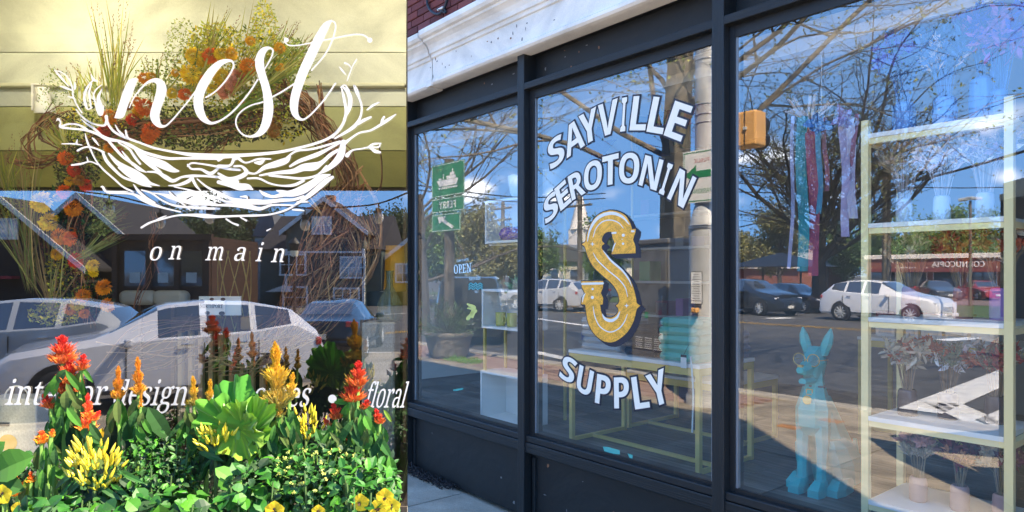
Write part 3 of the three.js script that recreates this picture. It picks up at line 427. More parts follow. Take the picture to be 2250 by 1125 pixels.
// box files on the low table at the back
{ for (let i = 0; i < 9; i++) { const t = R('boxed_candle', (i < 5 ? 'white gift box on the rear table, the ' : 'dark red gift box on the white ones, the ') + ['first', 'second', 'third', 'fourth', 'fifth'][i % 5] + ' from the wall', 'box', -2.4 + (i % 5) * 0.17, FY + 0.801 + (i > 4 ? 0.101 : 0), -2.75, 0, i < 5 ? 'white gift boxes' : 'red gift boxes'); part(t, 'carton', rbox(0.15, 0.1, 0.2, 0.005, 0, 0.05, 0), i < 5 ? MT.plainWhite : M([0.3, 0.05, 0.06], 0.6)); part(t, 'label', box(0.1, 0.05, 0.002, 0, 0.05, 0.102), MT.steel); } }
// ---------- faceted teal dog ----------
{
  const dz = onY(1757, 1080, FY), dog = R('dog_statue', 'faceted teal sitting dog statue with round gold glasses', 'statue', dz.x + 0.05, FY, dz.z - 0.12, 0.02);
  const ring = (y, hw, z0, z1, cx = 0, k = 0.5) => [[cx - hw * k, y, z1], [cx + hw * k, y, z1], [cx + hw, y, z1 - (z1 - z0) * 0.35], [cx + hw * 0.8, y, z0 + (z1 - z0) * 0.15], [cx + hw * 0.3, y, z0], [cx - hw * 0.3, y, z0], [cx - hw * 0.8, y, z0 + (z1 - z0) * 0.15], [cx - hw, y, z1 - (z1 - z0) * 0.35]];
  const zring = (z, y0, y1, hw, cx = 0) => [[cx - hw, y0 + (y1 - y0) * 0.5, z], [cx - hw * 0.7, y0, z], [cx + hw * 0.7, y0, z], [cx + hw, y0 + (y1 - y0) * 0.5, z], [cx + hw * 0.55, y1, z], [cx - hw * 0.55, y1, z]];
  const loft = rings => { const p = [], N = rings[0].length, q = (a, b, c) => p.push(...a, ...b, ...c); for (let i = 1; i < rings.length; i++) for (let k = 0; k < N; k++) { const a = rings[i - 1][k], b = rings[i - 1][(k + 1) % N], c = rings[i][(k + 1) % N], d = rings[i][k]; q(a, b, c); q(a, c, d); } for (const [r, f] of [[rings[0], 1], [rings.at(-1), 0]]) for (let k = 1; k < N - 1; k++) f ? q(r[0], r[k + 1], r[k]) : q(r[0], r[k], r[k + 1]); const g = new THREE.BufferGeometry(); g.setAttribute('position', new THREE.Float32BufferAttribute(p, 3)); g.computeVertexNormals(); return g; };
  const body = [
    loft([ring(0.345, 0.075, 0.01, 0.10), ring(0.40, 0.098, -0.02, 0.135), ring(0.50, 0.1, -0.04, 0.14), ring(0.575, 0.078, -0.03, 0.115), ring(0.66, 0.056, -0.005, 0.085), ring(0.74, 0.052, 0, 0.08)]),
    loft([ring(0, 0.12, -0.36, -0.10), ring(0.10, 0.13, -0.375, -0.06), ring(0.24, 0.118, -0.33, -0.02), ring(0.34, 0.1, -0.26, 0.03), ring(0.46, 0.085, -0.16, 0.06), ring(0.57, 0.07, -0.07, 0.06)]),
    loft([zring(-0.015, 0.70, 0.855, 0.05), zring(0.04, 0.685, 0.875, 0.063), zring(0.1, 0.69, 0.835, 0.054), zring(0.125, 0.715, 0.795, 0.042), zring(0.2, 0.715, 0.772, 0.032), zring(0.222, 0.728, 0.762, 0.022)]),
    loft([zring(0.06, 0.66, 0.705, 0.04), zring(0.13, 0.655, 0.695, 0.032), zring(0.19, 0.662, 0.692, 0.024)]),
  ];
  for (const s of [-1, 1]) {
    body.push(loft([ring(0.07, 0.03, 0.045, 0.105, s * 0.058), ring(0.2, 0.03, 0.04, 0.1, s * 0.06), ring(0.3, 0.036, 0.02, 0.105, s * 0.06), ring(0.41, 0.045, 0.0, 0.115, s * 0.055)]));
    body.push(loft([ring(0, 0.04, 0.03, 0.185, s * 0.06, 0.8), ring(0.045, 0.04, 0.03, 0.185, s * 0.06, 0.8), ring(0.085, 0.03, 0.035, 0.13, s * 0.06, 0.7)]));
    body.push(loft([ring(0, 0.045, -0.16, 0.085, s * 0.125, 0.7), ring(0.04, 0.045, -0.16, 0.085, s * 0.125, 0.7), ring(0.085, 0.035, -0.2, 0.02, s * 0.12, 0.7)]));
    body.push(loft([ring(0.03, 0.045, -0.32, -0.08, s * 0.11), ring(0.16, 0.058, -0.33, 0.0, s * 0.108), ring(0.27, 0.05, -0.22, 0.035, s * 0.1), ring(0.315, 0.03, -0.14, 0.02, s * 0.09)]));
    body.push(loft([ring(0.82, 0.026, -0.005, 0.045, s * 0.045), ring(0.89, 0.034, -0.01, 0.045, s * 0.066), ring(0.94, 0.026, -0.005, 0.035, s * 0.078), ring(0.985, 0.004, 0.008, 0.014, s * 0.086)]));
  }
  body.push(loft([ring(0.02, 0.02, -0.42, -0.36, 0.03), ring(0.16, 0.024, -0.43, -0.38, 0.05), ring(0.26, 0.012, -0.40, -0.38, 0.055)]));
  part(dog, 'body', merge(body), MT.teal);
  const gold = M([0.75, 0.55, 0.2], 0.3, { metalness: 0.7 });
  const gl = part(dog, 'glasses', merge([new THREE.TorusGeometry(0.036, 0.003, 8, 30).translate(-0.043, 0.8, 0.142), new THREE.TorusGeometry(0.036, 0.003, 8, 30).translate(0.043, 0.8, 0.142), bar(V(-0.009, 0.8, 0.142), V(0.009, 0.8, 0.142), 0.0026), bar(V(0.069, 0.8, 0.142), V(0.07, 0.795, 0.01), 0.0026), bar(V(-0.069, 0.8, 0.142), V(-0.07, 0.795, 0.01), 0.0026)]), gold, 'round gold rimmed glasses');
  for (const s of [-1, 1]) part(gl, 'lens', new THREE.CircleGeometry(0.0345, 24).translate(s * 0.043, 0.8, 0.142), M([0.6, 0.75, 0.75], 0.05, { transmission: 0.85, thickness: 0 }));
  part(dog, 'nose', rbox(0.034, 0.016, 0.03, 0.006, 0, 0.768, 0.208), gold);
  part(dog, 'collar', new THREE.TorusGeometry(0.058, 0.008, 6, 24).rotateX(Math.PI / 2).scale(1, 1.3, 0.8).translate(0, 0.635, 0.042), M([0.05, 0.12, 0.13], 0.6));
  const md = part(dog, 'medal', new THREE.CylinderGeometry(0.026, 0.026, 0.006, 24).rotateX(Math.PI / 2 - 0.15).translate(0, 0.56, 0.132), gold); part(md, 'buckle', merge([rbox(0.036, 0.006, 0.006, 0.002, 0, 0.62, 0.1), rbox(0.036, 0.006, 0.006, 0.002, 0, 0.59, 0.108), rbox(0.006, 0.03, 0.006, 0.002, -0.018, 0.605, 0.104), rbox(0.006, 0.03, 0.006, 0.002, 0.018, 0.605, 0.104)]), gold);
}
// ribbon hanging in the right window
{
  const Z = -0.42, t = R('ribbon_mobile', 'hanging mobile of teal, mauve and lilac ribbons with pale leaf sprays', 'mobile', 0, 0, 0), q = (x, y) => onZ(x, y, Z);
  part(t, 'branch', tube([q(1735, 250), q(1790, 262), q(1840, 250), q(1880, 262)], 0.006, 20, 6), M([0.4, 0.33, 0.25], 0.9)); part(t, 'cord', bar(q(1805, 258), V(q(1805, 258).x, 3.46, Z), 0.0015), MT.plainWhite);
  const rib = (x, w, y0, y1, c, sway) => { const N = 14, pos = [], idx = []; for (let i = 0; i <= N; i++) { const f = i / N, y = y0 + (y1 - y0) * f, cx = x + sway * f + 3 * Math.sin(f * 7 + x); for (const s of [-1, 1]) { const p = onZ(cx + s * w / 2, y, Z + 0.015 * Math.sin(f * 9 + x * 0.3 + s)); pos.push(p.x, p.y, p.z); } if (i) { const k = 2 * i; idx.push(k - 2, k, k - 1, k - 1, k, k + 1); } } const g = new THREE.BufferGeometry(); g.setAttribute('position', new THREE.Float32BufferAttribute(pos, 3)); g.setIndex(idx); g.computeVertexNormals(); part(t, 'ribbon', g, M(c, 0.85, { transmission: 0.25, thickness: 0, side: THREE.DoubleSide })); };
  for (const a of [[1744, 8, 255, 590, [0.5, 0.5, 0.75], -8], [1762, 24, 255, 596, [0.05, 0.35, 0.38], 2], [1782, 22, 258, 606, [0.42, 0.1, 0.16], 8], [1800, 12, 258, 470, [0.1, 0.35, 0.5], 0], [1812, 10, 258, 420, [0.4, 0.14, 0.18], 4], [1852, 18, 258, 520, [0.55, 0.48, 0.72], 8], [1866, 20, 258, 480, [0.62, 0.6, 0.78], 8], [1880, 10, 250, 430, [0.45, 0.2, 0.3], -8]]) rib(...a);
  const bow = new MB(); for (let i = 0; i < 14; i++) { const p = q(1858 + rr(-10, 10), 262 + rr(-6, 6)); bow.leaf(p, rdir(), V(0, 0, 1), rr(0.04, 0.09), 0.04, 0.4, vary([0.35, 0.28, 0.6])); } for (let i = 0; i < 18; i++) { const p = q(1800 + rr(-14, 14), 262 + rr(-8, 20)); bow.leaf(p, rdir(), V(0, 0, 1), rr(0.04, 0.1), 0.05, 0.4, vary([0.04, 0.22, 0.55])); } part(t, 'bow', bow.geo(), LEAF);
  const sp = new MB(); for (const [x0, y0, x1, y1] of [[1770, 262, 1740, 222], [1780, 262, 1785, 215], [1790, 262, 1825, 232], [1760, 255, 1735, 245]]) for (let i = 0; i < 12; i++) { const f = i / 11, b = q(x0 + (x1 - x0) * f, y0 + (y1 - y0) * f); for (const s of [-1, 1]) { const d = V((x1 - x0) / 60 + s * 0.9, (y0 - y1) / 60, 0.2).normalize(); sp.leaf(b, d, V(0, 0, 1), 0.032, 0.01, 0.2, vary([0.75, 0.62, 0.55], 0.1)); } } part(t, 'leaf_spray', sp.geo(), PETAL);
}
// small stickers on the left window
{
  const put = (name, label, str, font, px, py, hpx, tilt, mat, sx = 1) => { const p = onZ(px, py, 0.004), h = onZ(px, py - hpx, 0.004).y - p.y, t = R(name, label, 'sticker', p.x, p.y, 0.003); const g = textC(str, font, h, 0.0008); g.scale(sx, 1, 1); g.rotateZ(tilt); part(t, 'letters', g, mat); return t; };
  const pale = M([0.6, 0.75, 0.76], 0.6), aqua = M([0.05, 0.4, 0.42], 0.6);
  put('open_sticker', 'pale block letters reading OPEN on the left window', 'OPEN', 'serif_bold', 1016, 590, 20, 0.06, pale, 0.86);
  put('open_sticker', 'small pale words arched above the OPEN sticker', "Come in we're", 'serif_regular', 1016, 571, 6, 0.08, pale, 0.8);
  put('town_sticker', 'pale handwritten word above the aqua waves', 'sayville', 'serif_regular', 1043, 612, 9, 0.05, pale, 0.95);
  put('town_sticker', 'tiny pale word below the aqua waves', 'SALT', 'sans_regular', 1047, 641, 5, 0.02, pale, 1);
  const w = R('wave_sticker', 'three aqua wave lines on the left window', 'sticker', 0, 0, 0); for (let i = 0; i < 3; i++) part(w, 'wave', ribbon([0, 1, 2, 3, 4, 5, 6].map(k => [1030 + k * 5, 624 + i * 5 + (k % 2 ? -2 : 2), 2]), (x, y, z) => onZ(x, y, z), 0.003, 4), aqua);
  const y = R('paper_bow', 'crumpled yellow paper sticker low on the left window', 'sticker', 0, 0, 0); for (const l of [[[1027, 668, 4], [1043, 676, 7], [1035, 690, 7], [1045, 683, 8]], [[1028, 677, 3], [1041, 682, 6], [1028, 700, 8]], [[1030, 672, 3], [1044, 680, 4], [1038, 697, 5]]]) part(y, 'strip', ribbon(l, (a, b, z) => onZ(a, b, z), 0.003 + rnd() * 0.0004, 4), M([0.62, 0.6, 0.16], 0.6));
  const tp = M([0.06, 0.5, 0.44], 0.6), tape = (pts, n) => { const t = R('tape_scrap', `torn scrap of turquoise tape at the foot of the middle window, the ${n} piece`, 'tape', 0, 0, 0); part(t, 'tape', new THREE.ShapeGeometry(shapeOf(pts.map(p => { const v = onZ(890 + p[0] / 2.812, 725 + p[1] / 2.812, -0.01); return [v.x, v.y]; }).reverse())).translate(0, 0, -0.004), tp); };
  tape([[1225, 720], [1260, 722], [1330, 742], [1332, 768], [1290, 765], [1235, 748]], 'longer'); tape([[1378, 762], [1412, 772], [1408, 794], [1392, 790]], 'shorter'); tape([[300, 368], [335, 362], [366, 358], [362, 368], [325, 376], [302, 376]], 'narrow');
  const lt = R('leaf_litter', 'dark clump of dead roots and leaves at the foot of the navy wall', 'litter', 0, 0, 0), m = new MB(); for (let i = 0; i < 420; i++) { const f = rnd(), X = -6.0 + f * 1.35, Z = 0.02 + 0.14 * rnd() * (1 - f * 0.4), b = V(X, 0.004 + 0.07 * rnd() * (1 - f * 0.7), Z), e = b.clone().add(V(rr(-0.1, 0.1), rr(-0.03, 0.02), rr(-0.06, 0.06))); e.y = Math.max(0.004, e.y); m.stick([b, b.clone().lerp(e, 0.5).add(V(rr(-0.03, 0.03), rr(0, 0.03), rr(-0.03, 0.03))), e], 0.006, 0.003, vary([0.018, 0.014, 0.014]), 3); } part(lt, 'roots', m.geo(), DRY);
}
{ // loop of cable on the brick wall
  const q = (x, y) => onZ(x, y, 0.05), t = R('wall_cable', 'black cable loop with a white tie on the red brick wall', 'cable', 0, 0, 0);
  part(t, 'cable', tube([q(936, -20), q(940, 12), q(952, 28), q(966, 30), q(976, 18), q(983, -4), q(986, -30)], 0.011, 30, 7), MT.black); part(t, 'cable', tube([q(975, 18), q(980, 28), q(966, 22), q(960, 20)], 0.008, 16, 6), MT.black);
  part(t, 'tie', bar(q(962, 22), q(973, 16), 0.009), MT.plainWhite);
}

// ---------- vehicles ----------
const paint = c => M(c, 0.25, { clearcoat: 1, clearcoatRoughness: 0.06 });
const CAR = { // stations from the nose: [x, top, belt, half width, roof half width]; glass: side windows and screens between stations
  suv: { L: 4.75, st: [[0, 0.62, 0.60, 0.6, 0.5], [0.06, 0.82, 0.78, 0.78, 0.66], [0.3, 0.98, 0.92, 0.88, 0.78], [0.9, 1.08, 1.0, 0.93, 0.8], [1.3, 1.15, 1.06, 0.94, 0.8], [1.5, 1.22, 1.08, 0.94, 0.74], [2.15, 1.58, 1.12, 0.94, 0.66], [2.3, 1.62, 1.125, 0.94, 0.65], [2.75, 1.66, 1.14, 0.94, 0.64], [2.85, 1.665, 1.145, 0.94, 0.64], [3.5, 1.64, 1.18, 0.94, 0.63], [3.6, 1.63, 1.19, 0.93, 0.62], [4.15, 1.52, 1.27, 0.92, 0.6], [4.25, 1.48, 1.26, 0.9, 0.58], [4.62, 1.14, 1.06, 0.88, 0.66], [4.7, 0.95, 0.9, 0.84, 0.7], [4.75, 0.6, 0.58, 0.74, 0.6]], side: [[6, 7], [7, 8], [9, 10], [11, 12]], screens: [[5, 6], [13, 14]], wheels: [0.9, 3.7], r: 0.36 },
  van: { L: 4.7, st: [[0, 0.7, 0.66, 0.7, 0.6], [0.06, 0.92, 0.88, 0.84, 0.76], [0.2, 1.08, 1.0, 0.9, 0.82], [1.2, 1.16, 1.08, 0.93, 0.82], [1.35, 1.25, 1.1, 0.93, 0.8], [1.75, 1.78, 1.12, 0.93, 0.76], [1.9, 1.82, 1.12, 0.93, 0.76], [2.6, 1.85, 1.12, 0.93, 0.76], [2.7, 1.85, 1.12, 0.93, 0.76], [3.5, 1.85, 1.12, 0.93, 0.76], [3.6, 1.85, 1.12, 0.93, 0.75], [4.35, 1.83, 1.12, 0.93, 0.75], [4.5, 1.8, 1.12, 0.92, 0.75], [4.62, 1.14, 1.1, 0.91, 0.8], [4.7, 0.6, 0.58, 0.85, 0.75]], side: [[5, 6], [6, 7], [8, 9], [10, 11]], screens: [[4, 5], [12, 13]], wheels: [0.88, 3.75], r: 0.38 },
  sedan: { L: 4.6, st: [[0, 0.58, 0.56, 0.6, 0.5], [0.06, 0.7, 0.67, 0.76, 0.66], [0.5, 0.84, 0.78, 0.87, 0.76], [1.2, 0.94, 0.86, 0.9, 0.76], [1.4, 1.0, 0.9, 0.9, 0.72], [2.0, 1.36, 0.93, 0.9, 0.6], [2.15, 1.4, 0.935, 0.9, 0.59], [2.6, 1.44, 0.94, 0.9, 0.58], [2.7, 1.44, 0.945, 0.9, 0.58], [3.2, 1.4, 0.96, 0.9, 0.57], [3.35, 1.37, 0.97, 0.9, 0.57], [3.85, 1.12, 1.0, 0.88, 0.62], [4.0, 1.05, 1.0, 0.87, 0.68], [4.45, 0.98, 0.94, 0.82, 0.7], [4.6, 0.58, 0.56, 0.72, 0.6]], side: [[5, 6], [6, 7], [8, 9]], screens: [[4, 5], [10, 11]], wheels: [0.88, 3.65], r: 0.33 },
};
function buildCar(t, kind, col, o = {}) { // nose towards +x, wheels on y = 0
  const c = CAR[kind], yb = 0.24, body = [], glass = [], sec = s => { const [x, top, belt, hw, rw] = s, X = c.L / 2 - x; return [[X, yb, 0], [X, yb, hw * 0.86], [X, yb + 0.1, hw * 0.97], [X, yb + (belt - yb) * 0.55, hw], [X, belt - 0.03, hw * 0.97], [X, belt, hw * 0.94], [X, belt + (top - belt) * 0.9, rw], [X, top - 0.004, rw * 0.88], [X, top, 0]]; };
  // subdivide stations for smooth paint
  const S = c.st.map(sec), grid = [], tagOf = [];
  for (let i = 0; i < S.length - 1; i++) { grid.push(S[i]); tagOf.push(i); }
  grid.push(S.at(-1)); const isG = (i, r) => (r === 5 && c.side.some(w => w[0] === i)) || ((r === 6 || r === 7) && c.screens.some(w => w[0] === i)) || (r === 5 && false);
  const quad = (arr, a, b, cc, d, flip) => flip ? arr.push(...a, ...cc, ...b, ...a, ...d, ...cc) : arr.push(...a, ...b, ...cc, ...a, ...cc, ...d);
  for (let i = 0; i < grid.length - 1; i++) for (let r = 0; r < 8; r++) for (const s of [1, -1]) { const m = v => [v[0], v[1], v[2] * s]; quad(isG(tagOf[i], r) ? glass : body, m(grid[i][r]), m(grid[i + 1][r]), m(grid[i + 1][r + 1]), m(grid[i][r + 1]), s > 0); }
  for (const e of [0, grid.length - 1]) for (let r = 0; r < 8; r++) for (const s of [1, -1]) { const m = v => [v[0], v[1], v[2] * s], ce = [grid[e][0][0], (grid[e][0][1] + grid[e][8][1]) / 2, 0]; body.push(...ce, ...m(grid[e][r]), ...m(grid[e][r + 1])); }
  const mk = a => { const g = new THREE.BufferGeometry(); g.setAttribute('position', new THREE.Float32BufferAttribute(a, 3)); g.computeVertexNormals(); return toCreasedNormals(g, 0.6); };
  const bd = part(t, 'body', mk(body), col); part(t, 'windows', mk(glass), MT.darkglass);
  const X = x => c.L / 2 - x, nose = c.st[2], tail = c.st.at(-3);
  for (const x of c.wheels) for (const s of [1, -1]) {
    const hw = 0.93; part(bd, 'wheel_arch', new THREE.CylinderGeometry(c.r + 0.07, c.r + 0.07, 0.1, 26).rotateX(Math.PI / 2).translate(X(x), c.r + 0.02, s * (hw - 0.052)), MT.black);
    const w = part(t, 'wheel', new THREE.TorusGeometry(c.r - 0.075, 0.085, 10, 26).translate(X(x), c.r, s * (hw - 0.03)), MT.rubber), sp = [new THREE.CylinderGeometry(0.06, 0.06, 0.05, 12).rotateX(Math.PI / 2)]; for (let k = 0; k < 10; k++) sp.push(box(0.035, c.r - 0.1, 0.03, 0, (c.r - 0.1) / 2, 0).rotateZ(k * Math.PI / 5)); sp.push(new THREE.TorusGeometry(c.r - 0.11, 0.015, 6, 24)); part(w, 'rim', merge(sp).translate(X(x), c.r, s * (hw + 0.03)), MT.steel);
  }
  for (const s of [1, -1]) {
    const hl = part(t, 'headlight', rbox(0.34, 0.1, 0.26, 0.04, X(0.24), nose[2] - 0.12, s * 0.66).applyMatrix4(new THREE.Matrix4()), M([0.55, 0.57, 0.6], 0.1, { clearcoat: 1 }));
    part(t, 'tail_light', rbox(0.1, kind === 'van' ? 0.34 : 0.14, kind === 'van' ? 0.12 : 0.3, 0.03, X(c.L - 0.14), tail[2] - 0.1, s * 0.74), M([0.4, 0.02, 0.02], 0.2, { clearcoat: 1 }));
    const mi = part(t, 'mirror', rbox(0.12, 0.13, 0.22, 0.04, X(1.75), 1.08 + (kind === 'sedan' ? -0.12 : 0), s * 1.02), col);
    for (const x of [2.55, 3.35]) part(t, 'door_handle', rbox(0.18, 0.03, 0.03, 0.01, X(x), c.st[7][2] - 0.12, s * 0.955), MT.chrome);
    part(t, 'sill_trim', rbox(2.0, 0.06, 0.03, 0.01, X(2.35), 0.34, s * 0.935), o.trim || MT.black);
  }
  for (const s of [1, -1]) for (const x of [1.72, 2.8, 3.62]) part(bd, 'door_seam', box(0.014, 0.66, 0.012, X(x), 0.7, s * 0.938), MT.black);
  const gr = part(t, 'grille', rbox(0.06, 0.28, 0.8, 0.02, X(0.05), 0.56, 0), MT.black); for (let k = 0; k < 5; k++) part(gr, 'bar', box(0.02, 0.015, 0.74, X(0.0), 0.46 + k * 0.05, 0), MT.chrome);
  part(t, 'front_bumper', rbox(0.16, 0.16, 1.5, 0.05, X(0.05), 0.36, 0), o.bumper || col); part(t, 'rear_bumper', rbox(0.16, 0.2, 1.6, 0.05, X(c.L - 0.06), 0.42, 0), o.bumper || col);
  part(t, 'licence_plate', rbox(0.02, 0.13, 0.32, 0.004, X(c.L + 0.03), 0.62, 0), M([0.6, 0.58, 0.5], 0.5)); part(t, 'front_plate', rbox(0.02, 0.13, 0.32, 0.004, X(-0.05), 0.42, 0), M([0.65, 0.65, 0.62], 0.5));
  return t;
}
const groundAt = (t) => { t.position.y = gh(t.position.x, t.position.z) + 0.01; return t; };
const carR = (name, label, kind, col, p, turn, o) => groundAt(buildCar(R(name, label, 'car', p.x, 0, p.z, turn), kind, col, o));
carR('parked_suv', 'white sport utility vehicle waiting across the street before the brick shops', 'suv', paint([0.78, 0.78, 0.79]), mt(1945, 697, 27.5), 0.12);
carR('parked_van', 'black van seen from behind beside the concrete planter', 'van', paint([0.013, 0.015, 0.018]), mt(1045, 740, 20.5), Math.PI + 0.72);
carR('parked_suv', 'black sport utility vehicle beyond the yellow centre line', 'suv', paint([0.012, 0.013, 0.015]), mt(1655, 690, 33), 0.3);
carR('parked_car', 'dark brown saloon car near the black pavilion', 'sedan', paint([0.03, 0.022, 0.02]), mt(1745, 690, 35), 0.25);
carR('parked_suv', 'silver grey sport utility vehicle on the cross street near the white building', 'suv', paint([0.45, 0.46, 0.47]), mt(1205, 678, 36), 2.9);
carR('parked_car', 'black saloon car parked beyond the silver vehicle', 'sedan', paint([0.012, 0.012, 0.014]), mt(1262, 672, 44), 2.9);
carR('parked_car', 'red saloon car parked before the brick shops', 'sedan', paint([0.35, 0.02, 0.02]), mt(2160, 660, 50), 0.9);
carR('parked_car', 'dark grey saloon car parked before the brick shops', 'sedan', paint([0.05, 0.055, 0.06]), mt(2060, 662, 50), 0.9);
// ---------- trees ----------
let treeSeed = 101;
function tree(name, label, place, H, o) {
  const keep = seed; seed = o.seed ?? (treeSeed += 37);
  const t = place, br = new MB(), lf = new MB(); const barkc = o.bark || [0.07, 0.06, 0.05];
  const grow = (p, d, len, r, lev) => {
    const N = lev === 0 ? 6 : 4, pts = [p.clone()]; let q = p.clone(), dd = d.clone();
    for (let i = 0; i < N; i++) { dd.add(rdir().multiplyScalar(lev === 0 ? 0.07 : 0.22)).add(V(0, lev > 1 ? (o.droop || 0) : 0.04, 0)).normalize(); q = q.clone().addScaledVector(dd, len / N); pts.push(q); }
    br.stick(pts, r, r * (lev >= o.lev ? 0.35 : 0.62), vary(barkc, 0.15), lev < 2 ? 7 : lev < 3 ? 5 : 3);
    if (lev >= o.lev) { for (let k = 0; k < o.leaves; k++) { const b = pts[1 + Math.floor(rnd() * N)].clone().addScaledVector(rdir(), o.fluff || 0.08); const dl = rdir(); dl.y -= 0.2; lf.leaf(b, dl.normalize(), rdir(), rr(0.7, 1.3) * o.leaf, o.leaf * 0.5, 0.3, vary(pick(o.cols), 0.3), 2, 0.1); } return; }
    const kids = lev === 0 ? o.main : o.kids;
    for (let k = 0; k < kids; k++) { const f = lev === 0 ? rr(o.start, 1) : rr(0.25, 1), i = Math.min(N - 1, Math.floor(f * N)), b = pts[i].clone().lerp(pts[i + 1], f * N - i), a = rdir(); a.y = Math.abs(a.y) * (o.up ?? 0.5); const nd = dd.clone().multiplyScalar(0.45).add(a).normalize(); grow(b, nd, len * (lev === 0 ? rr(o.l1[0], o.l1[1]) : rr(0.5, 0.75)), r * (lev === 0 ? (o.thin || 0.4) : 0.5) * (1 - 0.3 * f), lev + 1); }
    if (lev > 0) grow(q, dd, len * 0.6, r * 0.6, lev + 1);
  };
  grow(V(0, -0.1, 0), V(rr(-0.05, 0.05), 1, rr(-0.05, 0.05)), H, o.r, 0);
  part(t, 'trunk', br.geo(), DRY); part(t, 'crown', lf.geo(), LEAF); seed = keep; return t;
}
const spring = [[0.3, 0.34, 0.07], [0.38, 0.4, 0.1], [0.24, 0.3, 0.07]];
{ const p = mt(1474, 800, 12.5); tree('', '', R('street_tree', 'large street tree with sparse spring leaves beside the steel signal pole', 'tree', p.x, 0, p.z), 6.8, { seed: 11, r: 0.34, main: 15, kids: 5, lev: 4, start: 0.47, l1: [0.5, 0.85], leaves: 4, leaf: 0.075, thin: 0.19, cols: spring, up: 0.42, droop: -0.05, bark: [0.2, 0.175, 0.13], fluff: 0.05 }); }
{ const p = mt(1845, 800, 13); tree('', '', R('street_tree', 'street tree with long hanging twigs beside the kerb', 'tree', -1.0, 0, 12.5), 7.2, { seed: 31, r: 0.26, main: 7, kids: 4, lev: 4, start: 0.5, l1: [0.55, 0.9], leaves: 4, leaf: 0.085, thin: 0.18, cols: spring, up: 0.25, droop: -0.12, bark: [0.2, 0.18, 0.12], fluff: 0.05 }); }
{ const p = mt(1800, 640, 34); tree('', '', groundAt(R('park_tree', 'broad dark limbed tree with leaves just opening across the street', 'tree', p.x, 0, p.z)), 6.2, { seed: 5, thin: 0.42, r: 0.38, main: 14, kids: 5, lev: 4, start: 0.3, l1: [0.6, 0.95], leaves: 2, leaf: 0.15, cols: [[0.12, 0.15, 0.05], [0.16, 0.17, 0.06]], up: 0.55, bark: [0.03, 0.026, 0.022], fluff: 0.15 }); }
const far = [[2105, 64, 7.2, 'round green tree behind the right half of the brick shops'], [2150, 72, 8, 'tall green tree behind the brick shops'], [2040, 70, 6.4, 'small bronze green tree behind the brick shops'], [1712, 58, 7, 'dense green tree beside the black pavilion'], [1640, 75, 6, 'green tree far beyond the black vehicles'], [1600, 70, 6, 'olive tree far beyond the black vehicles'], [1850, 66, 6, 'green tree behind the white vehicle'], [1950, 60, 7.5, 'light green tree beside the wooden utility pole'], [2235, 68, 6.2, 'dark green tree at the end of the brick shops'], [1060, 42, 5.2, 'round dark green tree beyond the black van'], [980, 46, 5, 'green tree behind the ferry sign pole'], [1120, 55, 5, 'green tree beyond the black van roof'], [925, 42, 4.6, 'low green tree far behind the planter'], [1190, 60, 5.5, 'green tree beside the white building'], [1330, 55, 6, 'olive green tree beyond the white building']];
for (const [px, d, H, label] of far) { const p = mt(px, 640, d), t = groundAt(R('far_tree', label, 'tree', p.x, 0, p.z, 0, 'trees beyond the street')); tree('', '', t, H * 0.7, { r: 0.2, main: 11, kids: 5, lev: 3, start: 0.25, l1: [0.3, 0.5], leaves: 20, leaf: 0.3, fluff: 0.5, cols: px % 4 === 0 ? [[0.26, 0.25, 0.08], [0.2, 0.2, 0.08]] : [[0.1, 0.2, 0.04], [0.15, 0.27, 0.06], [0.09, 0.17, 0.04]], up: 0.6 }); }
// bare tree beside the ferry sign
{ const p = mt(935, 640, 22); tree('', '', groundAt(R('bare_tree', 'bare grey tree with few leaves beyond the ferry sign', 'tree', p.x, 0, p.z)), 4.6, { r: 0.16, main: 9, kids: 4, lev: 4, start: 0.3, l1: [0.5, 0.8], leaves: 1, leaf: 0.07, cols: spring, up: 0.6, bark: [0.1, 0.09, 0.075], fluff: 0.05 }); }
// ---------- signs, poles, planter ----------
const mz = (px, py, Z) => { const p = onZ(px, py, -Z); p.z = Z; return p; };
const wood = M([0.24, 0.21, 0.17], 0.9, { map: rp(TX.wood, 2, 0.4) }), green = M([0.012, 0.27, 0.1], 0.45), signW = M([0.92, 0.92, 0.9], 0.5);
function panel(t, x0, x1, y0, y1, z, mat, border) { const w = Math.abs(x1 - x0), h = Math.abs(y1 - y0), g = part(t, 'sign_panel', rbox(w, h, 0.006, 0.003), mat); g.position.set((x0 + x1) / 2, (y0 + y1) / 2, z); g.rotation.y = Math.PI; const b = 0.012; part(g, 'border', merge([box(w - 0.03, b, 0.002, 0, h / 2 - 0.025, 0.004), box(w - 0.03, b, 0.002, 0, -h / 2 + 0.025, 0.004), box(b, h - 0.062, 0.002, w / 2 - 0.021, 0, 0.004), box(b, h - 0.062, 0.002, -w / 2 + 0.021, 0, 0.004)]), border); return [g, w, h]; }
